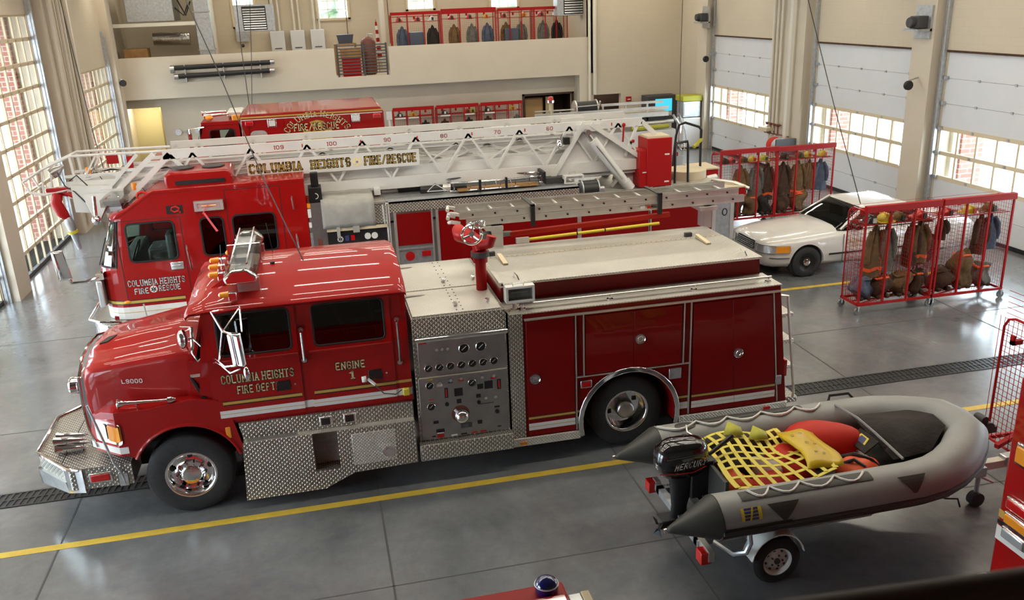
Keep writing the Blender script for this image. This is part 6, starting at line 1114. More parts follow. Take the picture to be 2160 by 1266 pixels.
def gring(z, xa, xb, hw, n=5):
    o = []
    for sx, X in ((-1, xa), (1, xb)):
        pass
    r = .14
    for k, (sx, sy, cx, cy) in enumerate(((1, 1, xb-r, K+hw-r), (-1, 1, xa+r, K+hw-r), (-1, -1, xa+r, K-hw+r), (1, -1, xb-r, K-hw+r))):
        for i in range(n): t = pi/2*k+pi/2*i/(n-1); o.append((cx+r*cos(t), cy+r*sin(t), z))
    return o
gh = obj('glasshouse', MB().rings([gring(.95, 10.80, 13.42, .87), gring(1.05, 10.98, 13.22, .85), gring(1.37, 11.52, 12.72, .69)]), 'dark_glass', C, sm=50)
roof = obj('roof', MB().rings([gring(1.365, 11.52, 12.74, .70), gring(1.40, 11.58, 12.68, .67), gring(1.425, 11.75, 12.5, .50), gring(1.432, 11.9, 12.3, .30)]), 'white_car', C, sm=60)
pl = MB()
for s in (-1, 1):
    pl.bar((10.92, K+s*.83, .96), (11.58, K+s*.67, 1.38), .07, .05).bar((13.28, K+s*.80, .97), (12.62, K+s*.66, 1.38), .22, .05).bar((12.05, K+s*.872, .95), (12.05, K+s*.70, 1.38), .07, .03).bar((11.2, K+s*.86, .97), (12.9, K+s*.86, .985), .03, .03).bar((11.55, K+s*.70, 1.37), (12.7, K+s*.70, 1.37), .03, .03)
obj('pillar', pl, 'white_car', C, bevel=.01)
obj('seat', MB().box(11.6, 11.75, K-.7, K-.15, .7, 1.22).box(11.6, 11.75, K+.15, K+.7, .7, 1.22).box(12.6, 12.75, K-.7, K+.7, .7, 1.15).box(11.0, 11.2, K-.8, K+.8, .8, 1.0), 'seat', C, bevel=.03)
gr = obj('grille', MB().rings([[(9.085+(z-.5)*.14, K+a, z) for a, z in rrect(.80, .19, .04, 2, 0, .68)], [(9.2, K+a, z) for a, z in rrect(.80, .19, .04, 2, 0, .68)]]), 'black', C); obj('grille_slat', MB().box(9.09, 9.10, K-.38, K+.38, .62, .625).box(9.095, 9.105, K-.38, K+.38, .66, .665).box(9.10, 9.11, K-.38, K+.38, .70, .705).box(9.105, 9.115, K-.38, K+.38, .74, .745), 'chrome', gr)
for s in (-1, 1):
    def strip(P, z0, z1): return MB().rings([[(x, K+s*y, z0), (x, K+s*(y+.012), z0), (x+.02, K+s*(y+.004), z1), (x+.03, K+s*(y-.05), z1)] for x, y in P])
    hl = obj('headlamp', strip([(9.095, .45), (9.105, .56), (9.14, .68), (9.22, .80), (9.36, .895)], .59, .745), 'lens_clear', C); obj('lamp_bezel', MB().tube([(x-.01, K+s*(y+.014), z) for x, y, z in [(9.10, .45, .585), (9.14, .68, .585), (9.22, .80, .585), (9.38, .905, .585), (9.66, .972, .59), (9.68, .972, .66), (9.66, .965, .75), (9.38, .89, .75), (9.24, .79, .75), (9.16, .67, .75), (9.12, .45, .75)]], .006, 5, True), 'grey_plastic', hl)
    obj('turn_lamp', strip([(9.36, .895), (9.5, .94), (9.65, .966)], .60, .735), 'amber', C)
    obj('door_seam', MB().box(10.93, 10.94, K+s*.975, K+s*.989, .28, .9).box(12.02, 12.03, K+s*.975, K+s*.989, .28, .92).box(12.85, 12.86, K+s*.975, K+s*.989, .5, .92), 'dark_grey', C)
    obj('side_moulding', MB().bar((9.26, K+s*.81, .47), (9.42, K+s*.912, .47), .012).bar((9.42, K+s*.912, .47), (9.66, K+s*.968, .47), .012).box(10.6, 12.6, K+s*.98, K+s*.992, .46, .50), 'black', C)
    obj('door_mirror', MB().box(11.15, 11.32, K+s*.90, K+s*1.10, .98, 1.10), 'black_gloss', C, bevel=.03)
    for x in (11.88, 12.7): obj('door_handle', MB().box(x-.08, x+.08, K+s*.98, K+s*1.0, .76, .80), 'black_gloss', C, bevel=.005)
obj('bumper_seam', MB().box(8.985, 9.02, K-.72, K+.72, .43, .445), 'dark_grey', C)
letter('lettering', 'COLUMBIA HEIGHTS', C, (11.02, K-.988, .70), (1, 0, 0), (0, 0, 1), .75, .065, 'gold', None); letter('lettering', 'FIRE DEPT.', C, (11.15, K-.988, .60), (1, 0, 0), (0, 0, 1), .45, .06, 'gold', None)
obj('tail_lamp', MB().box(14.33, 14.41, K-.85, K-.4, .62, .76).box(14.33, 14.41, K+.4, K+.85, .62, .76), 'red_lens', C, bevel=.01)
C.location = (11.7+.12, 17.2+.18, 0)
for x in (10.09, 13.0): wheel('wheel', C, (x, K-.97, .335), .335, .22, -1, .21, 'car'); wheel('wheel', C, (x, K+.97, .335), .335, .22, 1, .21, 'car')
# ================= TURNOUT GEAR RACKS =================
def caster(par, x, y):
    c = obj('caster', MB().cyl((x, y-.02, .07), (x, y+.02, .07), .07, 14), 'grey_plastic', par); obj('fork', MB().box(x-.015, x+.015, y-.035, y-.025, .07, .17).box(x-.015, x+.015, y+.025, y+.035, .07, .17).box(x-.03, x+.03, y-.04, y+.04, .155, .175), 'steel', c)
def rack(label, loc, w=1.56, d=.55, h=2.14, z0=.17, cast=True, bays=3, group=None, mat='red_steel', detail=True, wide=False):
    t = thing('gear_rack', label, 'gear rack', loc, 0, group, True)
    m = MB()
    for i in range(bays+1): x = w*i/bays; m.box(x-.017, x+.017, -.017, .017, z0, h-.04)
    for x in (0, w): m.tube([(x, d, z0), (x, d, h-.22), (x, d-.06, h-.14), (x, d-.14, h-.10), (x, .02, h-.10)], .016, 6)
    m.box(-.02, w+.02, -.02, .02, z0, z0+.045).box(-.02, w+.02, d-.02, d+.02, z0, z0+.045).box(-.02, .02, 0, d, z0, z0+.045).box(w-.02, w+.02, 0, d, z0, z0+.045).box(0, w, d-.015, d+.015, h-.2, h-.17)
    obj('frame', m, mat, t); obj('header', MB().box(-.02, w+.02, -.05, .05, h-.12 if not wide else h-.2, h), mat, t)
    if detail:
        g = MB(); r = .0022
        nx = int(w/.075); nz = int((h-z0)/.075)
        for i in range(nx+1): x = w*i/nx; g.box(x-r, x+r, d-r, d+r, z0, h-.2)
        for k in range(nz): z = z0+k*.075; g.box(0, w, d-r, d+r, z-r, z+r)
        for x in [w*i/bays for i in range(bays+1)]:
            for k in range(nz-1): g.box(x-r, x+r, 0, d, z0+k*.075-r, z0+k*.075+r)
            for k in range(1, 9): g.box(x-r, x+r, d*k/9-r, d*k/9+r, z0, h-.12)
        obj('wire_mesh', g, mat, t); q = MB()
        for i in range(bays): q.box(w*(i+.5)/bays-.04, w*(i+.5)/bays+.04, d-.03, d-.02, h-.3, h-.2)
        obj('name_plate', q, mat, t)
        obj('floor_grid', MB().box(0, w, .0, d, z0+.01, z0+.014) if 0 else MB().bar((.02, .02, z0+.03), (w-.02, d-.02, z0+.03), .03).box(0, w, d*.5-.01, d*.5+.01, z0+.01, z0+.03), mat, t)
    m = MB()
    for k in range(5): m.box(0, w, .08+k*(d-.12)/4-.008, .08+k*(d-.12)/4+.008, h-.40, h-.385)
    obj('shelf', m, mat, t)
    if cast:
        for x, y in ((.0, .0), (w, .0), (.0, d), (w, d)): caster(t, x, y)
    return t
def helmet(label, c, mat, group=None, s=1.0):
    t = thing('helmet', label, 'helmet', c, 0, group); x, y, z = c
    obj('shell', MB().ell((x, y, z), (.12*s, .15*s, .14*s), 14, 7, 0), mat, t); obj('brim', MB().lathe((x, y+.02, z-.004), (0, 0, .02), [(0, .17*s), (.5, .19*s), (1, .13*s)], 18), mat, t)
    obj('crest', MB().box(x-.02*s, x+.02*s, y-.13*s, y+.13*s, z+.1*s, z+.15*s).box(x-.05*s, x+.05*s, y-.16*s, y-.14*s, z+.02, z+.13*s), mat, t, bevel=.01); obj('front_shield', MB().box(x-.035*s, x+.035*s, y-.175*s, y-.16*s, z+.02, z+.11*s), 'helmet_white' if mat == 'helmet_black' else 'helmet_red' if mat == 'helmet_yellow' else 'helmet_black', t); return t
def coat(label, c, mat, w=.34, d=.2, h=.95, seed=1, band=True, group=None):
    """c = hook point at the collar; hangs down h"""
    random.seed(seed); x, y, z = c; t = thing('turnout_coat', label, 'coat', (x, y, z-h), 0, group); n = 20; L = 10; rs = []; ph = random.uniform(0, 6)
    for j in range(L+1):
        q = j/L; ww = w*(.16+.84*min(1, q*2.2)**.8)*(.78+.3*q)*(1+.06*sin(9*q+ph)); dd = d*(.35+.65*min(1, q*2))*(.9+.2*q); rs.append([(x+.5*ww*cos(a)*(1+.10*sin(5*a+ph+q*2)+.05*sin(9*a+ph*2)), y+.5*dd*sin(a)*(1+.22*sin(4*a+ph+q*3)), z-h*q*(1+.02*sin(3*a+ph))) for a in [2*pi*i/n for i in range(n)]])
    b = obj('coat_body', MB().rings(rs), mat, t, sm=80)
    for s in (-1, 1): obj('sleeve', MB().tube([(x+s*w*.22, y-.02, z-h*.12), (x+s*w*.40, y-.05, z-h*.3), (x+s*w*.46, y-.06, z-h*.55), (x+s*w*.42, y-.05, z-h*.72)], [.05, .065, .06, .05], 8), mat, t, sm=80)
    if band:
        for q in (.82,): 
            j = int(q*L); g = MB().rings([[(x+(p[0]-x)*1.03, y+(p[1]-y)*1.05, p[2]) for p in rs[j]], [(x+(p[0]-x)*1.03, y+(p[1]-y)*1.05, p[2]-.07) for p in rs[j]]], False); obj('reflective_band', g, 'hivis', t, sm=80)
    return t
def bundle(name, label, cat, c, r, mat, seed=1, group=None, boots=True):
    random.seed(seed); x, y, z = c; t = thing(name, label, cat, (x, y, z), 0, group); n = 26; rs = []; ph = [random.uniform(0, 6) for _ in range(6)]; L = 11
    for j in range(L+1):
        q = j/L; rad = sin(pi*(.14+.74*q))**.5*(1+.12*sin(7*q+ph[5])); rs.append([(x+.06*sin(5*q+ph[4])*r[0]/.2+r[0]*rad*cos(a)*(1+.16*sin(3*a+ph[0]+3*q)+.09*sin(7*a+ph[1]-5*q)), y+r[1]*rad*sin(a)*(1+.14*sin(4*a+ph[2]+2*q)+.08*sin(8*a+ph[3])), z+.02+r[2]*q*(1+.10*sin(2*a+ph[1]))) for a in [2*pi*i/n for i in range(n)]])
    obj('folded_cloth', MB().rings(rs), mat, t, sm=80)
    obj('cuff', MB().tube([(x+r[0]*.7*cos(a), y+r[1]*.7*sin(a), z+r[2]*.97+.02*sin(3*a)) for a in [2*pi*i/10 for i in range(10)]], .025, 6, True), 'hivis' if seed % 3 == 0 else mat, t)
    if boots: obj('boot', MB().box(x-r[0]*.62, x-r[0]*.2, y-r[1]*.9, y, z, z+.085).box(x+r[0]*.2, x+r[0]*.62, y-r[1]*.9, y, z, z+.085), 'brown_coat', t, bevel=.03)
    return t
# front pair (nearest), open fronts facing the camera
rack('red wheeled gear rack nearest the engine tail, left of the front pair', (9.86, 13.98, 0)); rack('red wheeled gear rack at the right end of the front pair', (11.50, 13.98, 0))
rack('red wheeled gear rack behind the white sedan, left of the back pair', (10.33, 21.0, 0), w=1.6, h=2.08); rack('red wheeled gear rack behind the white sedan, right of the back pair', (11.97, 21.0, 0), w=1.66, h=2.06)
W1, W2 = 'in the left front rack', 'in the right front rack'; W3, W4 = 'in the left rack behind the sedan', 'in the right rack behind the sedan'
for x, y, mt, lb, s in ((10.12, 14.25, 'helmet_black', 'dark helmet on the shelf, first bay '+W1, 1), (10.42, 14.22, 'helmet_yellow', 'yellow helmet on the shelf, first divider '+W1, 1.15), (10.75, 14.27, 'tan_coat', 'brown weathered helmet on the shelf, middle bay '+W1, 1), (11.2, 14.25, 'helmet_red', 'red helmet on the shelf, last bay '+W1, 1),
    (11.8, 14.27, 'helmet_red', 'red helmet on the shelf, first bay '+W2, .95), (12.3, 14.25, 'helmet_yellow', 'yellow helmet on the shelf, middle bay '+W2, 1), (12.75, 14.25, 'tan_coat', 'tan helmet on the shelf, last bay '+W2, 1)): helmet(lb, (x, y, 1.755), mt, None, s)
for x, mt, w, h, bd_, lb in ((10.32, 'tan_coat', .4, 1.05, 1, 'tan orange-hemmed coat in the second bay '+W1), (10.58, 'grey_coat', .3, .95, 0, 'grey-green coat hanging beside the tan one '+W1), (11.12, 'brown_coat', .3, .9, 0, 'dark brown coat, left hook, last bay '+W1), (11.30, 'tan_coat', .36, .85, 1, 'tan coat with orange hem, right hook, last bay '+W1),
    (11.76, 'brown_coat', .2, .42, 0, 'short dark cloth hanging high '+W2), (12.66, 'brown_coat', .32, .8, 0, 'dark brown jacket beside the blue-grey one '+W2), (12.87, 'blue_coat', .34, .72, 0, 'blue-grey work jacket hanging at the right end '+W2)): coat(lb, (x, 14.30, 1.68), mt, w, .2, h, int(x*100), bd_)
for x, mt, r, lb in ((10.1, 'blue_coat', .2, 'navy bundle of trousers, first bay '+W1), (10.5, 'brown_coat', .22, 'brown folded trousers at the bottom, middle bay '+W1), (10.95, 'tan_coat', .23, 'tan folded trousers at the bottom, right of middle '+W1), (11.28, 'brown_coat', .18, 'brown boots and trousers in the last bay '+W1),
    (11.85, 'brown_coat', .26, 'dark brown gear bag at the bottom, first bay '+W2), (12.3, 'tan_coat', .24, 'tan folded trousers stacked high in the middle bay '+W2), (12.78, 'grey_coat', .22, 'grey folded trousers with boots in the last bay '+W2)): bundle('turnout_trousers', lb, 'trousers', (x, 14.27, .215), (r, .2, .42 if 'high' not in lb else .7), mt, int(x*50))
for x, mt, lb in ((10.55, 'brown_coat', 'dark helmet in the first bay '+W3), (10.75, 'helmet_red', 'red helmet beside the dark one '+W3), (11.1, 'tan_coat', 'tan helmet in the middle bay '+W3), (11.35, 'helmet_yellow', 'yellow helmet in the middle bay '+W3), (11.7, 'lime', 'olive helmet in the last bay '+W3), (12.3, 'brown_coat', 'dark helmet in the first bay '+W4), (12.75, 'tan_coat', 'tan helmet in the middle bay '+W4), (12.98, 'helmet_yellow', 'bright yellow helmet in the middle bay '+W4), (13.45, 'helmet_yellow', 'bright yellow helmet at the right end '+W4)): helmet(lb, (x, 21.27, 1.69), mt, None, .95)
for x, mt, w, h, bd_, lb in ((11.05, 'tan_coat', .42, .95, 1, 'tan orange-trimmed coat, middle bay '+W3), (11.5, 'grey_coat', .4, .95, 0, 'grey-brown coat hanging in the last bay '+W3), (11.85, 'brown_coat', .34, 1.0, 1, 'dark orange-hemmed coat, last divider '+W3), (12.3, 'brown_coat', .44, .9, 0, 'dark brown coat in the first bay '+W4), (12.75, 'tan_coat', .46, 1.0, 1, 'tan coat with broad orange bands '+W4), (13.1, 'tan_coat', .3, .8, 0, 'light tan coat beside the banded one '+W4), (13.42, 'blue_coat', .40, .85, 0, 'blue-grey jacket hanging at the right end '+W4)): coat(lb, (x, 21.3, 1.6), mt, w, .22, h, int(x*77), bd_)
for x, mt, lb in ((10.9, 'brown_coat', 'brown trousers over boots, first bay '+W3), (11.35, 'tan_coat', 'tan trousers over boots, middle bay '+W3), (11.75, 'black_coat', 'black trousers over boots, last bay '+W3), (12.25, 'brown_coat', 'dark trousers over boots, first bay '+W4), (12.8, 'tan_coat', 'tan trousers over boots, middle bay '+W4)): bundle('turnout_trousers', lb, 'trousers', (x, 21.27, .215), (.22, .2, .5), mt, int(x*31))
# racks on the back wall beneath the balcony
for k, (x0, w) in enumerate(((3.2, 1.62), (4.96, 1.70), (6.8, 1.70))):
    rack(['left', 'middle', 'right'][k]+' one of three red gear racks on the wall beneath the balcony', (x0, 35.75, 0), w=w, h=2.07, d=.5)
U = ['left wall rack', 'middle wall rack', 'right wall rack']
for x, mt, lb in ((3.47, 'helmet_black', 'black helmet in the first bay of the '+U[0]), (4.0, 'helmet_yellow', 'yellow helmet in the middle bay of the '+U[0]), (5.3, 'helmet_black', 'black and lime helmet in the first bay of the '+U[1]), (6.25, 'helmet_red', 'red helmet in the last bay of the '+U[1]), (6.45, 'lime', 'olive helmet in the last bay of the '+U[1]), (7.1, 'helmet_black', 'black helmet in the first bay of the '+U[2]), (8.15, 'helmet_yellow', 'orange-yellow helmet in the last bay of the '+U[2])): helmet(lb, (x, 35.98, 1.69), mt, None, 1.1)
for x, lb in ((3.47, U[0]+', first bay'), (4.0, U[0]+', middle bay'), (5.3, U[1]+', first bay'), (6.3, U[1]+', last bay'), (7.15, U[2]+', first bay')): tag(obj('name_tag', MB().box(x-.2, x+.2, 35.73, 35.745, 1.62, 1.67), 'white_stripe', loc=(x, 35.73, 1.62)), 'white name strip under the shelf of the '+lb, 'name tag')
for x, mt, lb in ((4.5, 'black_coat', 'black gear hanging in the last bay of the '+U[0]), (5.3, 'brown_coat', 'dark coat in the first bay of the '+U[1]), (6.3, 'black_coat', 'black coat in the last bay of the '+U[1]), (7.1, 'brown_coat', 'dark coat in the first bay of the '+U[2]), (8.35, 'grey_coat', 'grey coat hanging outside the '+U[2])): coat(lb, (x, 36.0, 1.5), mt, .4, .2, .9, int(x*13), False)
# balcony racks
for k, (x0, w, wide) in enumerate(((3.5, 2.0, 0), (5.56, 2.25, 1), (7.92, 1.5, 0), (9.47, 1.42, 0))):
    rack(['leftmost', 'second, wide-headed,', 'third', 'rightmost'][k]+' red gear rack of the row up on the balcony', (x0, 37.0, 3.3), w=w, h=2.40+(.06 if wide else 0), cast=False, mat='red_steel' if not wide else 'helmet_red' if 0 else 'red_steel', wide=bool(wide), z0=0)
Bn = ['leftmost', 'second', 'third', 'rightmost']
for x, mt, r_i, lb in ((3.85, 'helmet_red', 0, 'first bay'), (4.6, 'helmet_red', 0, 'middle bay'), (5.2, 'helmet_white', 0, 'last bay'), (6.0, 'helmet_red', 1, 'first bay'), (6.75, 'helmet_red', 1, 'middle bay'), (7.45, 'helmet_yellow', 1, 'last bay'), (8.2, 'helmet_red', 2, 'first bay'), (9.05, 'helmet_yellow', 2, 'last bay'), (9.8, 'helmet_red', 3, 'first bay'), (10.45, 'helmet_white', 3, 'last bay')): helmet('%s helmet in the %s of the %s balcony rack' % (mt.split('_')[1], lb, Bn[r_i]), (x, 37.25, 5.33), mt, None, 1.2)
for x, mt, r_i, lb in ((3.95, 'blue_coat', 0, 'first bay'), (5.2, 'black_coat', 0, 'last bay'), (6.1, 'tan_coat', 1, 'first bay'), (6.85, 'grey_coat', 1, 'middle bay'), (7.5, 'blue_coat', 1, 'last bay'), (8.3, 'tan_coat', 2, 'first bay'), (8.95, 'grey_coat', 2, 'last bay'), (9.9, 'grey_coat', 3, 'first bay'), (10.5, 'black_coat', 3, 'last bay')): coat('%s coat in the %s of the %s balcony rack' % (mt.split('_')[0], lb, Bn[r_i]), (x, 37.28, 5.15), mt, .45, .25, 1.1, int(x*17), False)
for x, lb in ((4.5, 'leftmost'), (8.5, 'third')): tag(obj('storage_tote', MB().box(x-.3, x+.3, 37.05, 37.5, 4.3, 4.9), 'blue_bin', loc=(x, 37.3, 4.3), bevel=.03), 'blue-grey tote in the %s balcony rack' % lb, 'tote')
# rack side panel standing at the right, beside the boat trailer hitch
t = thing('gear_rack', 'red wire rack end with a rounded top behind the boat trailer hitch', 'gear rack', (8.5, 8.9, 0))
m = MB().tube([(8.5, 8.94, .1), (8.5, 8.94, 1.75), (8.5, 8.88, 1.86), (8.5, 8.78, 1.90), (8.5, 8.45, 1.90)], .018, 6).tube([(8.5, 8.94, .14), (8.5, 8.4, .12)], .018, 6).box(8.48, 8.52, 8.40, 8.44, .1, 1.95).box(8.5, 10.0, 8.40, 8.46, 1.85, 1.95).box(8.48, 10.0, 8.40, 8.46, .1, .16).box(9.98, 10.02, 8.4, 8.44, .1, 1.9).box(8.48, 10.0, 8.92, 8.96, .1, .15)
obj('frame', m, 'red_steel', t); g = MB()
for k in range(29): g.box(8.497, 8.503, 8.42, 8.94, .14+k*.075-.003, .14+k*.075+.003)
for k in range(1, 9): g.box(8.497, 8.503, 8.42+k*.075-.003, 8.42+k*.075+.003, .12, 1.88)
obj('wire_mesh', g, 'red_steel', t); obj('hook', MB().box(8.35, 8.5, 8.60, 8.66, 1.62, 1.68).box(8.35, 8.38, 8.6, 8.66, 1.62, 1.75).bar((8.3, 8.55, .22), (9.2, 8.8, .35), .06), 'red_steel', t); caster(t, 8.5, 8.44) if 0 else None
obj('foot', MB().cyl((8.5, 8.42, 0), (8.5, 8.42, .1), .03, 8).cyl((8.5, 8.94, 0), (8.5, 8.94, .1), .03, 8).cyl((9.98, 8.42, 0), (9.98, 8.42, .1), .03, 8).cyl((9.98, 8.94, 0), (9.98, 8.94, .1), .03, 8), 'grey_plastic', t)
# ================= INFLATABLE BOAT, MOTOR, TRAILER =================
BC, HW, TZ, TR = 7.93, .79, .88, .235
Bt = thing('inflatable_boat', 'grey inflatable boat with black cone sterns loaded with bags under a net', 'boat', (5.1, BC, .45))
near = [(3.6, -HW, TZ), (4.4, -HW, TZ), (5.2, -HW, TZ), (5.9, -HW, TZ+.005), (6.2, -HW+.03, TZ+.02), (6.45, -HW+.11, TZ+.05), (6.7, -HW+.25, TZ+.08), (6.9, -HW+.42, TZ+.11), (7.02, -.25, TZ+.125), (7.06, 0, TZ+.13)]
path = near+[(x, -y, z) for x, y, z in near[-2::-1]]; path = [(x, BC+y, z) for x, y, z in path]
tb = obj('buoyancy_tube', MB().tube(path, TR, 28), 'boat_grey', Bt, sm=80)
for s in (-1, 1):
    c = obj('cone_end', MB().lathe((3.62, BC+s*HW, TZ), (-.55, 0, -.07), [(0, TR+.002), (.06, TR), (.5, .135), (.9, .045), (1, .022)], 28), 'boat_dark', Bt, sm=80); obj('drain_plug', MB().cyl((3.08, BC+s*HW, TZ-.067), (3.05, BC+s*HW, TZ-.072), .028, 10), 'steel', c)
    out = [(x, (-1)*0+y, z) for x, y, z in path]
rs = []
def off(i, o, dz):
    x, y, z = path[i]; a = V(path[max(i-1, 0)]); b = V(path[min(i+1, len(path)-1)]); d = (b-a).normalized(); n = V((d.y, -d.x, 0)); return (x+n.x*o, y+n.y*o, z+dz)
N_ = len(path)
for o, dz, r, mt in ((TR-.005, -.06, .028, 'boat_dark'), (TR-.03, -.115, .022, 'boat_dark')): obj('rub_strake', MB().tube([off(i, o, dz) for i in range(N_)], r, 8), mt, Bt)
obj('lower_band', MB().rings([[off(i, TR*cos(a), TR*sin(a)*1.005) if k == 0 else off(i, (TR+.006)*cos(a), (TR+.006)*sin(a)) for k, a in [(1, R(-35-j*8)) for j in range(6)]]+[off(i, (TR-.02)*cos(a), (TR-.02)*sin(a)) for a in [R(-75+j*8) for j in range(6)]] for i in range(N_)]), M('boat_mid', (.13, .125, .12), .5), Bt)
def pad(nm, i0, u0, u1, a0, a1, mt, s=-1, h=.008, pts=None):
    """patch glued on the straight near tube: u along x, a = angle up from the outside"""
    g = MB(); P = pts or [(u0, a0), (u1, a0), (u1, a1), (u0, a1)]; n = 6
    def f(u, a, e=0): return (u, BC+s*(HW+(TR+e)*cos(R(a))), TZ+(TR+e)*sin(R(a)))
    if pts: g.add([f(u, a, h) for u, a in pts], [tuple(range(len(pts)))])
    else:
        for k in range(n): b0 = a0+(a1-a0)*k/n; b1 = a0+(a1-a0)*(k+1)/n; g.poly([f(u0, b0, h), f(u1, b0, h), f(u1, b1, h), f(u0, b1, h)]).poly([f(u0, b0, 0), f(u0, b0, h), f(u0, b1, h), f(u0, b1, 0)]).poly([f(u1, b0, 0), f(u1, b0, h), f(u1, b1, h), f(u1, b1, 0)])
    return obj(nm, g, mt, Bt, sm=60)
pad('wear_pad', 0, 3.85, 5.35, 62, 92, 'boat_dark'); pad('wear_pad', 0, 4.1, 5.5, 70, 98, 'boat_dark', 1)
pad('stern_patch', 0, 3.62, 4.35, -28, -2, 'black'); pad('stern_patch', 0, 3.62, 4.3, -20, 5, 'black', 1)
def tri(nm, u, a, w, hh, s=-1):
    g = MB(); q = 5
    def f(uu, aa, e): return (uu, BC+s*(HW+(TR+e)*cos(R(aa))), TZ+(TR+e)*sin(R(aa)))
    rr_ = []
    for j in range(q+1): k = j/q; ww = w*(.12+.88*k); aa = a-hh/2+hh*k; rr_.append([f(u-ww/2, aa, .012), f(u, aa, .012), f(u+ww/2, aa, .012)])
    for j in range(q):
        for i in range(2): g.poly([rr_[j][i], rr_[j][i+1], rr_[j+1][i+1], rr_[j+1][i]])
    return obj(nm, g, 'boat_dark', Bt, sm=60)
tri('carry_handle', 4.27, 22, .36, 44); tri('carry_handle', 5.78, 34, .34, 44); tri('carry_handle', 4.6, 30, .3, 40, 1)
lg = MB()
def f_(u, a, e): return (u, BC-(HW+(TR+e)*cos(R(a))), TZ+(TR+e)*sin(R(a)))
for k in range(4): a0, a1 = 12+k*8, 20+k*8; e = .06-.012*k; lg.mat(0).poly([f_(3.80+.0, a0, .004), f_(4.02, a0, .004), f_(4.02+.0, a1, .004), f_(3.79, a1, .004)]); lg.mat(1).poly([f_(3.83, a0+1, .008), f_(3.88+.008*k, a0+1, .008), f_(3.88+.008*k+.008, a1-1, .008), f_(3.825, a1-1, .008)]).poly([f_(3.90+.008*k, a0+1, .008), f_(3.98, a0+1, .008), f_(3.98, a1-1, .008), f_(3.91+.008*k, a1-1, .008)])
obj('maker_mark', lg, ['yellow', 'navy'], Bt, sm=0)
# hull, floor, transom
obj('hull', MB().rings([[(x, BC-hw, z1), (x, BC-hw*.6, z1-.10), (x, BC, z1-.17*k), (x, BC+hw*.6, z1-.10), (x, BC+hw, z1)] for x, hw, z1, k in ((3.7, .6, .72, .8), (5.2, .6, .72, 1), (6.1, .58, .76, 1), (6.7, .36, .86, .9), (6.95, .15, .95, .5))]), 'boat_dark', Bt)
obj('floorboard', MB().box(3.75, 6.2, BC-.6, BC+.6, .735, .75), 'dark_grey', Bt)
ts = obj('transom', MB().box(3.82, 3.87, BC-.57, BC+.57, .62, 1.12), 'boat_dark', Bt, bevel=.01)
# lifelines on both tubes
def line(y, z, xs, sag, s): 
    P = []
    for i in range(len(xs)-1):
        for k in range(6): q = k/6; P.append((xs[i]+(xs[i+1]-xs[i])*q, y+s*.10*sin(pi*q), z-sag*sin(pi*q)))
    return P+[(xs[-1], y, z)]
obj('grab_line', MB().tube(line(BC-HW, TZ+TR+.02, [3.95, 4.2, 4.55, 4.95, 5.3], .03, -1), .014, 6), 'rope', Bt); obj('grab_line', MB().tube(line(BC+HW, TZ+TR+.02, [3.6, 4.1, 4.5, 4.95, 5.4, 5.75], .02, -1), .014, 6), 'rope', Bt)
obj('oval_patch', MB().ell((3.95, BC+HW-.02, TZ+TR-.005), (.14, .08, .012), 16, 4, 0), 'boat_dark', Bt); obj('carry_loop', MB().tube([(5.95, BC+HW+.12, TZ+.2), (5.98, BC+HW+.15, TZ+.26), (6.22, BC+HW+.12, TZ+.27), (6.27, BC+HW+.08, TZ+.21)], .018, 6), 'black', Bt)
# bow dodger
g = MB(); bw = [(5.88, -.50, 1.02), (6.02, .52, 1.05), (6.70, .34, 1.12), (6.84, .12, 1.14), (6.80, -.15, 1.13), (6.35, -.50, 1.06)]
g.poly([(6.35, BC-.0, 1.15)]+[(5.88, BC-.5, 1.03)]) if 0 else None
c0 = (6.40, BC, 1.16)
for i in range(len(bw)): a, b = bw[i], bw[(i+1) % len(bw)]; g.poly([(a[0], BC+a[1], a[2]), (b[0], BC+b[1], b[2]), c0])
bd2 = obj('bow_cover', g, 'black_coat', Bt, sm=60, solid=.01); obj('strap', MB().tube([(5.92, BC+.72, 1.12), (5.95, BC+.3, 1.14), (5.93, BC-.1, 1.13), (5.92, BC-.60, 1.08)], .016, 6).tube([(6.72, BC+.34, 1.12), (6.78, BC+.5, 1.16)], .012, 5).tube([(6.86, BC+.12, 1.14), (7.0, BC+.14, 1.2)], .012, 5), 'grey_plastic', bd2)
obj('pocket', MB().hexa([(5.70, BC-.25, .98), (5.86, BC-.25, 1.10), (5.86, BC+.1, 1.10), (5.70, BC+.1, .98), (5.69, BC-.25, 1.0), (5.86, BC-.25, 1.12), (5.86, BC+.1, 1.12), (5.69, BC+.1, 1.0)]), 'black_coat', bd2); obj('maker_mark', MB().mat(0).poly([(5.73, BC-.16, 1.026), (5.82, BC-.13, 1.10), (5.82, BC+.02, 1.10), (5.73, BC+.05, 1.026)]).mat(1).poly([(5.745, BC-.12, 1.042), (5.805, BC-.10, 1.092), (5.805, BC-.01, 1.092), (5.745, BC+.01, 1.042)]), ['yellow', 'navy'], bd2, sm=0)
obj('rim_piping', MB().tube([(5.55, BC+.5, .95), (5.7, BC+.2, .92), (5.75, BC-.2, .92), (5.72, BC-.45, .95)], .02, 6), 'rope', Bt)
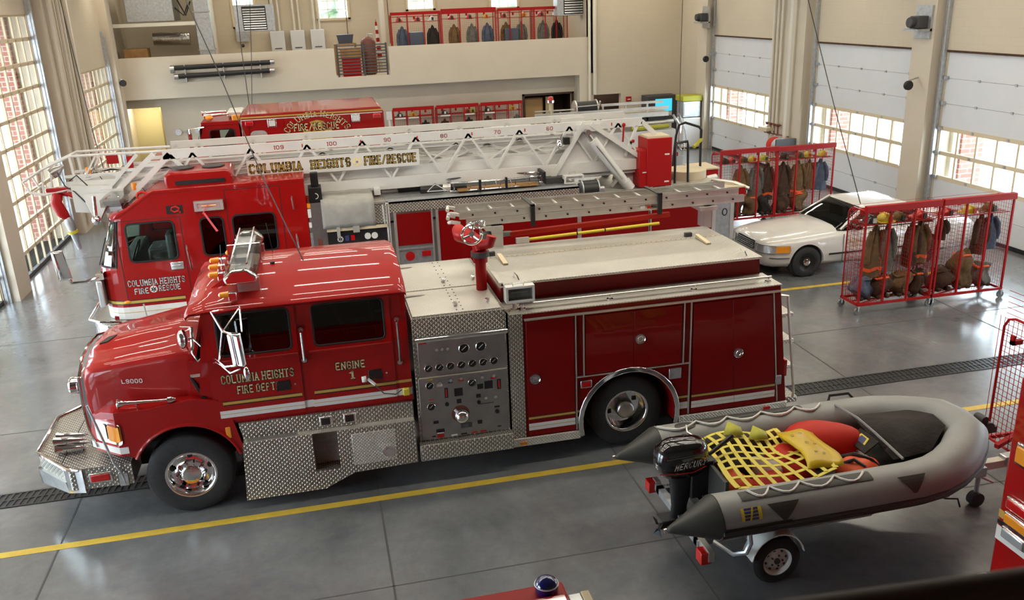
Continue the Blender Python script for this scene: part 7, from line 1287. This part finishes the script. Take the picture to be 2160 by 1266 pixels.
# outboard motor
Mo = thing('outboard_motor', 'black outboard motor with silver lettering clamped to the grey boat', 'outboard motor', (3.5, 7.9, .3)); my = 7.86
def mring(z, x0, x1, hw, n=20): return [((x0+x1)/2+(x1-x0)/2*math.copysign(abs(cos(a))**.75, cos(a)), my+hw*math.copysign(abs(sin(a))**.75, sin(a)), z+((x0+x1)/2-((x0+x1)/2+(x1-x0)/2*cos(a)))*.0) for a in [2*pi*i/n for i in range(n)]]
cw = obj('cowl', MB().rings([mring(1.02, 3.30, 3.78, .14), mring(1.10, 3.24, 3.83, .17), mring(1.24, 3.22, 3.84, .18), mring(1.34, 3.25, 3.82, .17), mring(1.40, 3.33, 3.76, .13), mring(1.42, 3.42, 3.66, .08)]), 'black_gloss', Mo, sm=70)
letter('lettering', 'MERCURY', cw, (3.38, my-.184, 1.15), (.995, 0, .08), (0, 0, 1), .36, .075, 'white_stripe', None, serif=False, shear=.3, off=.006, st=1.1); letter('lettering', '15', cw, (3.232, my-.05, 1.15), (0, -1, 0), (0, 0, 1), .07, .06, 'white_stripe', None, serif=False, off=.012, st=1.3)
obj('stripe', MB().tube([(3.24, my-.13, 1.10), (3.4, my-.178, 1.105), (3.6, my-.181, 1.10), (3.76, my-.16, 1.14)], .006, 5), 'red_lens', cw); obj('highlight_trim', MB().tube([(3.30, my-.165, 1.28), (3.5, my-.185, 1.30), (3.74, my-.165, 1.30)], .005, 5), 'dark_grey', cw)
obj('leg', MB().rings([mring(1.04, 3.38, 3.72, .10), mring(.85, 3.42, 3.68, .08), mring(.6, 3.44, 3.62, .05), mring(.42, 3.42, 3.62, .035)]), 'black', Mo, sm=70); obj('cavitation_plate', MB().box(3.30, 3.66, my-.09, my+.09, .46, .475), 'black', Mo, bevel=.005)
pr = obj('gearcase', MB().lathe((3.66, my, .36), (-.36, 0, 0), [(0, .01), (.15, .05), (.6, .055), (1, .035)], 14), 'black', Mo); bl_ = MB()
for k in range(3): a = 2*pi*k/3+.3; bl_.hexa([(3.30, my+.03*cos(a), .36+.03*sin(a)), (3.27, my+.03*cos(a+.5), .36+.03*sin(a+.5)), (3.25, my+.12*cos(a+.6), .36+.12*sin(a+.6)), (3.31, my+.12*cos(a-.1), .36+.12*sin(a-.1)), (3.305, my+.03*cos(a), .36+.03*sin(a)), (3.275, my+.03*cos(a+.5), .36+.03*sin(a+.5)), (3.255, my+.12*cos(a+.6), .36+.12*sin(a+.6)), (3.315, my+.12*cos(a-.1), .36+.12*sin(a-.1))])
obj('propeller', bl_, 'black', pr); obj('clamp_bracket', MB().box(3.62, 3.90, my-.11, my+.11, .72, 1.16).box(3.86, 3.92, my-.13, my+.13, .9, 1.15), 'black', Mo, bevel=.015)
obj('tiller_handle', MB().tube([(3.78, my+.02, 1.14), (3.92, my+.05, 1.17), (4.2, my+.12, 1.30)], [.025, .022, .028], 10), 'black', Mo); obj('safety_clip', MB().tube([(3.92, my-.2, 1.1), (3.94, my-.22, .95), (3.92, my-.2, .92), (3.95, my-.22, .85)], .01, 5), 'rope', Mo)
# cargo in the boat
def blob(name, label, cat, c, r, mat, seed, rot=0, flat=.15):
    random.seed(seed); m = MB(); n, L = 22, 12; ph = [random.uniform(0, 6) for _ in range(4)]; M_ = Matrix.Rotation(rot, 4, 'Z'); rs = []
    for j in range(L+1):
        t = -pi/2+pi*j/L
        rs.append([V(c)+M_@V((r[0]*max(cos(t), .02)*cos(a)*(1+flat*.5*sin(3*a+ph[0])), r[1]*max(cos(t), .02)*sin(a)*(1+flat*.5*sin(4*a+ph[1])), r[2]*sin(t)*(1+flat*sin(2*a+ph[2])*cos(t)))) for a in [2*pi*i/n for i in range(n)]])
    m.rings(rs); return tag(obj(name, m, mat, loc=(c[0], c[1], c[2]-r[2]), sm=80), label, cat)
blob('dry_bag', 'big rounded red dry bag in the middle of the grey boat', 'bag', (5.45, 8.15, .95), (.48, .27, .24), 'orange_red', 4, -.35, .08)
blob('dry_bag', 'red bag under the yellow net beside the yellow sack', 'bag', (4.85, 7.85, .90), (.24, .36, .2), 'orange_red', 9, .1, .1)
blob('dry_bag', 'dark bag under the stern end of the yellow net', 'bag', (4.35, 8.1, .85), (.25, .25, .18), 'black_coat', 12, 0)
blob('life_jacket', 'orange life jacket with black straps beside the bow cover', 'life jacket', (5.52, 7.52, .90), (.26, .2, .16), 'orange', 21, .2, .2); blob('life_jacket', 'orange life jacket tucked near the transom under the net', 'life jacket', (4.08, 7.62, .88), (.2, .22, .16), 'orange', 33, .1, .2)
blob('life_jacket', 'red life jacket under the middle of the yellow net', 'life jacket', (4.5, 7.55, .86), (.3, .2, .14), 'orange_red', 35, .1, .2); blob('paddle_bag', 'pale grey bundle seen through the yellow net', 'bundle', (4.55, 7.85, .86), (.3, .1, .17), 'rope', 36, -.9, .1)
jb = MB().tube([(5.40, 7.72, .98), (5.48, 7.58, 1.08), (5.62, 7.45, 1.05), (5.72, 7.42, .95)], .022, 6).tube([(5.34, 7.55, 1.0), (5.42, 7.48, 1.07), (5.5, 7.38, 1.02)], .02, 6); tag(obj('webbing_strap', jb, 'black', loc=(5.5, 7.5, 1.0)), 'black webbing strap across the orange life jacket near the bow', 'strap')
# yellow sack
g = MB(); nu, nv = 9, 9; gr_ = []
for j in range(nv+1):
    row = []
    for i in range(nu+1):
        u, v = i/nu, j/nv; x = 4.78+.42*u+.10*v+.03*sin(6*v); y = 7.36+.84*v-.02*u; z = 1.12+.10*sin(pi*v)*sin(pi*min(1, u+.2))+.010*sin(7*u+3*v)+.006*sin(11*v); row.append((x+.01*sin(7*v), y, z))
    gr_.append(row)
for j in range(nv):
    for i in range(nu): g.poly([gr_[j][i], gr_[j][i+1], gr_[j+1][i+1], gr_[j+1][i]])
ys = thing('yellow_sack', 'yellow waterproof sack with faint printed symbols lying across the boat cargo', 'sack', (5.0, 7.8, .95)); obj('sack_body', g, M('yellow_vinyl', (.62, .42, .015), .35, bump=.25, bscale=9), ys, sm=80, solid=.03)
sy = MB()
for i, (u, v) in enumerate(((.35, .25), (.6, .25), (.35, .5), (.62, .55), (.6, .8), (.3, .75))): 
    p = V(gr_[int(v*nv)][int(u*nu)])+V((0, 0, .02)); sy.tube([p+V((.022*cos(a), .022*sin(a), 0)) for a in [2*pi*k/(3+i % 3) for k in range(3+i % 3)]], .0025, 4, True)
obj('printed_symbol', sy, 'grey_plastic', ys)
# cargo net
nt_ = thing('cargo_net', 'yellow webbing cargo net stretched over the boat load near the motor', 'net', (4.4, 7.8, 1.0))
NC = [(3.98, 8.38, 1.03), (4.92, 8.40, 1.08), (5.05, 7.28, 1.10), (3.92, 7.20, 1.12)]
def np_(u, v):
    a = V(NC[0]).lerp(V(NC[1]), u); b = V(NC[3]).lerp(V(NC[2]), u); p = a.lerp(b, v); p.z += .05*sin(pi*u)*sin(pi*v)+.035*sin(5*u+3*v)+.02*cos(9*v); p.x += .04*sin(6*v+u*2); p.y += .05*sin(6*u+v); return p
ym = MB()
for k in range(8):
    v = k/7
    for i in range(20):
        a, b = np_(i/20, v), np_((i+1)/20, v); ym.hexa([a+V((0, -.02, -.004)), b+V((0, -.02, -.004)), b+V((0, .02, -.004)), a+V((0, .02, -.004)), a+V((0, -.02, .003)), b+V((0, -.02, .003)), b+V((0, .02, .003)), a+V((0, .02, .003))])
for k in range(9):
    u = k/8
    for i in range(18):
        a, b = np_(u, i/18), np_(u, (i+1)/18); w = .024 if k not in (0, 8) else .03; ym.hexa([a+V((-w, 0, .002)), a+V((w, 0, .002)), b+V((w, 0, .002)), b+V((-w, 0, .002)), a+V((-w, 0, .008)), a+V((w, 0, .008)), b+V((w, 0, .008)), b+V((-w, 0, .008))])
obj('webbing', ym, 'yellow_strap', nt_, sm=0); fl = MB()
for u, v in ((.35, .1), (.62, .15)): p = np_(u, v); fl.poly([p+V((-.12, -.05, .05)), p+V((.12, -.08, .03)), p+V((.02, .12, .12))]).poly([p+V((.12, -.08, .03)), p+V((.16, .06, .05)), p+V((.02, .12, .12))])
obj('loose_flap', fl, 'lime', nt_, solid=.01); obj('corner_ring', MB().tube([V((4.0, 8.36, 1.08))+V((.05*cos(a), .03*sin(a), .03*sin(a))) for a in [2*pi*k/12 for k in range(12)]], .008, 6, True).tube([(3.98, 8.40, 1.08), (3.9, 8.52, 1.12), (3.95, 8.66, 1.13)], .012, 5), 'steel', nt_)
# trailer
Tr = thing('boat_trailer', 'small galvanised boat trailer with white wheel guards under the grey boat', 'trailer', (4.8, 7.9, 0))
fr = MB().box(3.5, 5.6, 7.32, 7.40, .42, .50).box(3.5, 5.6, 8.38, 8.46, .42, .50).box(3.5, 3.58, 7.3, 8.5, .42, .50).bar((5.6, 7.36, .46), (6.9, 7.86, .46), .07).bar((5.6, 8.42, .46), (6.9, 7.92, .46), .07).box(4.2, 4.28, 7.1, 8.7, .24, .32).box(4.2, 4.28, 7.32, 7.4, .3, .45).box(4.2, 4.28, 8.38, 8.46, .3, .45)
obj('frame', fr, 'galv', Tr); obj('tongue', MB().box(5.9, 7.85, 7.82, 7.92, .40, .50), 'pipe_white', Tr); obj('coupler', MB().box(7.75, 8.0, 7.80, 7.94, .42, .54).cyl((7.95, 7.87, .38), (7.95, 7.87, .56), .05), 'steel', Tr, bevel=.02)
obj('bunk', MB().box(3.7, 5.9, 7.44, 7.54, .50, .60).box(3.7, 5.9, 8.24, 8.34, .50, .60), 'black', Tr)
wp = obj('winch_post', MB().bar((6.9, 7.87, .48), (7.42, 7.87, 1.02), .09, .08, (0, 1, 0)), 'pipe_white', Tr); obj('winch', MB().cyl((7.42, 7.78, 1.0), (7.42, 7.96, 1.0), .07, 14).cyl((7.36, 7.80, 1.1), (7.36, 7.94, 1.1), .05, 14).box(7.40, 7.54, 7.8, 7.94, .92, 1.0), 'dark_grey', wp)
jk = obj('jack', MB().cyl((7.33, 7.74, .12), (7.33, 7.74, .80), .028, 10).cyl((7.33, 7.74, .78), (7.33, 7.74, .86), .045, 10).box(7.26, 7.40, 7.70, 7.84, .40, .52).cyl((7.34, 7.70, .40), (7.44, 7.62, .36), .015, 6), 'galv', Tr); obj('jack_wheel', MB().cyl((7.33, 7.69, .09), (7.33, 7.79, .09), .09, 18), 'rubber', jk)
for y, s in ((7.03, -1), (8.83, 1)):
    wheel('wheel', Tr, (4.3, y, .27), .27, .16, s, .165, 'trailer'); A_ = arc(4.3, .27, .30, 170, 15, 12, .33); B_ = arc(4.3, .27, .315, 170, 15, 12, .345)
    y0, y1 = (y-.02, y+.2) if s < 0 else (y-.2, y+.02)
    obj('wheel_guard', MB().rings([[(x, y0, z), (x2, y0, z2), (x2, y1, z2), (x, y1, z)] for (x, z), (x2, z2) in zip(A_, B_)]), 'white_paint', Tr, bevel=.008)
for y in (7.14, 8.6): tl = obj('tail_lamp', MB().box(3.44, 3.56, y-.07, y+.07, .36, .50), 'red_lens', Tr, bevel=.01); obj('lamp_bracket', MB().box(3.52, 3.58, y-.09, y+.2 if y < 8 else y+.02, .40, .52), 'alu', tl)
obj('side_bracket', MB().tube([(3.92, 7.0, .80), (3.93, 6.96, .62), (3.90, 6.98, .50), (3.80, 7.05, .45), (3.70, 7.3, .46)], .03, 8), 'galv', Tr); obj('tie_down', MB().bar((3.65, 7.02, .80), (3.90, 6.99, .82), .02, .12, (0, 1, 0)), 'grey_plastic', Tr)
obj('safety_chain', MB().tube([(6.4, 7.5, .5), (6.6, 7.4, .42), (6.75, 7.38, .40), (6.78, 7.36, .30)], .012, 5), 'black', Tr)
# ================= RED TRUCK REAR CORNER AT THE RIGHT EDGE =================
T2 = thing('parked_fire_truck', 'rear corner of a red truck with stacked lamps at the right edge of the view', 'fire truck', (9, 4.8, 0))
tx = 6.0; ty = 6.03
b = obj('body', MB().box(tx, 12.5, 3.6, ty, .50, 2.62), 'red_paint', T2, bevel=.03)
obj('white_band', MB().mat(0).box(tx-.004, tx, 3.7, ty-.01, .92, 1.07).mat(1).box(tx-.006, tx, 3.7, ty-.01, 1.09, 1.13).mat(2).box(tx-.005, tx, 3.7, ty-.01, 1.16, 1.24), ['white_stripe', 'black', 'gold'], b)
for z, mt, h in ((1.38, 'red_lens', .12), (1.22, 'amber', .12), (1.06, 'lens_clear', .12)): l = obj('tail_lamp', MB().box(tx-.04, tx, ty-.40, ty-.10, z-h/2, z+h/2), 'chrome', b, bevel=.012); obj('lamp_lens', MB().box(tx-.055, tx-.03, ty-.38, ty-.12, z-h/2+.015, z+h/2-.015), mt, l, bevel=.01)
l = obj('scene_lamp', MB().box(tx-.05, tx, ty-.40, ty-.12, 1.80, 2.02), 'chrome', b, bevel=.015); obj('lamp_lens', MB().box(tx-.065, tx-.04, ty-.38, ty-.14, 1.83, 1.99), 'amber', l, bevel=.01)
obj('rear_step', MB().ext([(tx, ty-.9), (tx-.26, ty-.9), (tx-.26, ty-.12), (tx-.20, ty-.02), (tx-.1, ty+.03), (tx, ty+.03)], 'z', .38, .50), 'plate', b, bevel=.015); obj('panel_seam', MB().box(tx-.004, tx+.001, ty-.62, ty-.60, .5, 2.5), 'red_paint_dark', b)
obj('under_panel', MB().box(tx+.02, 12.4, 3.8, 5.9, .3, .52), 'under', b)
for x in (7.6, 11.2): wheel('wheel', T2, (x, ty-.05, .5), .5, .3, 1, .28); wheel('wheel', T2, (x, 3.65, .5), .5, .3, -1, .28, 'dual')
# ================= RED VEHICLE ROOF AT THE BOTTOM EDGE =================
T3 = thing('red_utility_body', 'low red vehicle top with a blue beacon at the bottom edge of the view', 'fire truck', (-.8, 4.0, 0))
b = obj('body', MB().box(-3.6, 1.38, 2.9, 5.03, .5, 2.08), 'red_steel', T3, bevel=.02); obj('raised_edge', MB().box(-3.4, 1.36, 4.55, 4.84, 2.08, 2.13), 'red_paint', b, bevel=.03)
obj('corner_bracket', MB().mat(0).box(1.36, 1.45, 4.60, 4.82, 2.06, 2.12).mat(1).box(1.45, 1.51, 4.56, 4.82, 2.03, 2.13), ['galv', 'cream_trim'], b, bevel=.008)
bc = obj('beacon', MB().lathe((1.24, 4.93, 2.08), (0, 0, .13), [(0, .075), (.1, .085), (.55, .082), (.8, .066), (.95, .035), (1, .004)], 24), 'blue_dome', T3, sm=60); obj('beacon_band', MB().tube([(1.24+.082*cos(a), 4.93+.082*sin(a), 2.155) for a in [2*pi*i/24 for i in range(24)]], .005, 5, True), 'white_stripe', bc)
for x in (-2.6, .3): wheel('wheel', T3, (x, 4.94, .45), .45, .28, 1, .26); wheel('wheel', T3, (x, 2.92, .45), .45, .28, -1, .26)
# near railing on the viewer's gallery
g = thing('gallery_railing', 'blurred dark handrail crossing the bottom right corner', 'railing', (.8, .9, 5.2))
def rp(px_, py_, dist): d = fw*F+r_*(px_-1080)-u_*(py_-633); return V((0, 0, 6))+d/F*dist
p, q = rp(1560, 1330, 1.0), rp(2330, 1226, 1.0)
obj('handrail', MB().cyl(p+(p-q)*1.2, q+(q-p)*1.2, .027, 16), 'brown_dark', g)
obj('post', MB().cyl(q+(q-p)*1.1, q+(q-p)*1.1-V((0, 0, 1.0)), .02, 10), 'brown_dark', g)
# ================= HANGING CORDS =================
cord('hanging_cord', 'black drop cord running down to the cab-forward truck, nearest the tall glazed door', [rp(105, -110, 17.5), rp(127, 0, 17.3), rp(197, 284, 17), rp(240, 430, 17), rp(290, 580, 17.0), rp(335, 667, 16.7)], .009, .0)
cord('charging_cord', 'long black charging cord slanting down to the long-hood engine cab', [rp(355, -100, 12.5), rp(392, 0, 12.2), rp(460, 150, 12.0), rp(553, 372, 11.6), rp(645, 560, 11.3), rp(745, 745, 11.03), rp(783, 806, 10.98), rp(810, 830, 10.95), rp(835, 832, 10.93), rp(848, 822, 10.93)], .008)
t = thing('cord_plug', 'silver plug with a white tag on the cord beside the engine cab door', 'plug', tuple(rp(783, 806, 10.97))); obj('plug', MB().cyl(rp(776, 800, 10.95), rp(792, 812, 10.94), .022, 10), 'galv', t); obj('tag', MB().poly([rp(762, 795, 10.92), rp(772, 793, 10.92), rp(774, 806, 10.92), rp(764, 807, 10.92)]), 'white_stripe', t, solid=.003)
cord('hanging_cord', 'thin black cord dropping toward the rescue truck, left of its pair', [rp(494, -80, 25), rp(498, 0, 25), rp(510, 110, 25), rp(528, 240, 25)], .011, .55)
cord('hanging_cord', 'thin black cord dropping toward the rescue truck, right of its pair', [rp(526, -80, 25), rp(527, 0, 25), rp(530, 110, 25), rp(532, 240, 25)], .009)
cord('hanging_cord', 'black cord slanting down to the white sedan windscreen', [rp(1690, -60, 17.5), rp(1705, 0, 17.3), rp(1712, 30, 17.2), rp(1760, 225, 16.9), rp(1815, 430, 16.6)], .010, .0)
cord('hanging_cord', 'thin cord hanging in front of the back wall above the lime lid', [rp(1441, -80, 29), rp(1440, 0, 29), rp(1436, 120, 29), rp(1433, 262, 29.6)], .011)
for px_, py_, ds, lb in ((197, 284, 17, 'black ball on the cord nearest the tall glazed door'), (503, 48, 25, 'black ball on the left cord above the rescue truck'), (1709, 24, 17.2, 'black ball on the cord above the white sedan')):
    pass
# ---------------- groups of repeats ----------------
tops = [o for o in D.objects if o.parent is None and 'category' in o]
def zone(o):
    x, y, z = o.location
    return 'up on the balcony' if z > 3.2 and y > 36 else 'on the back wall' if y > 34 else 'behind the white sedan' if y > 20 else 'in front of the white sedan' if y > 12 else 'at the boat'
KEY = {}
for o in tops:
    if o['category'] in ('helmet', 'coat', 'trousers', 'gear rack', 'cord', 'pipe', 'life jacket', 'boiler', 'pulley', 'name tag', 'tote', 'door opener', 'dial'): KEY.setdefault((o['category'], zone(o)), []).append(o)
for (c, z), os_ in KEY.items():
    if len(os_) > 1:
        for o in os_: o['group'] = '%s %s' % ({'trousers': 'folded trousers and boots', 'gear rack': 'red gear racks'}.get(c, c+'s'), z)
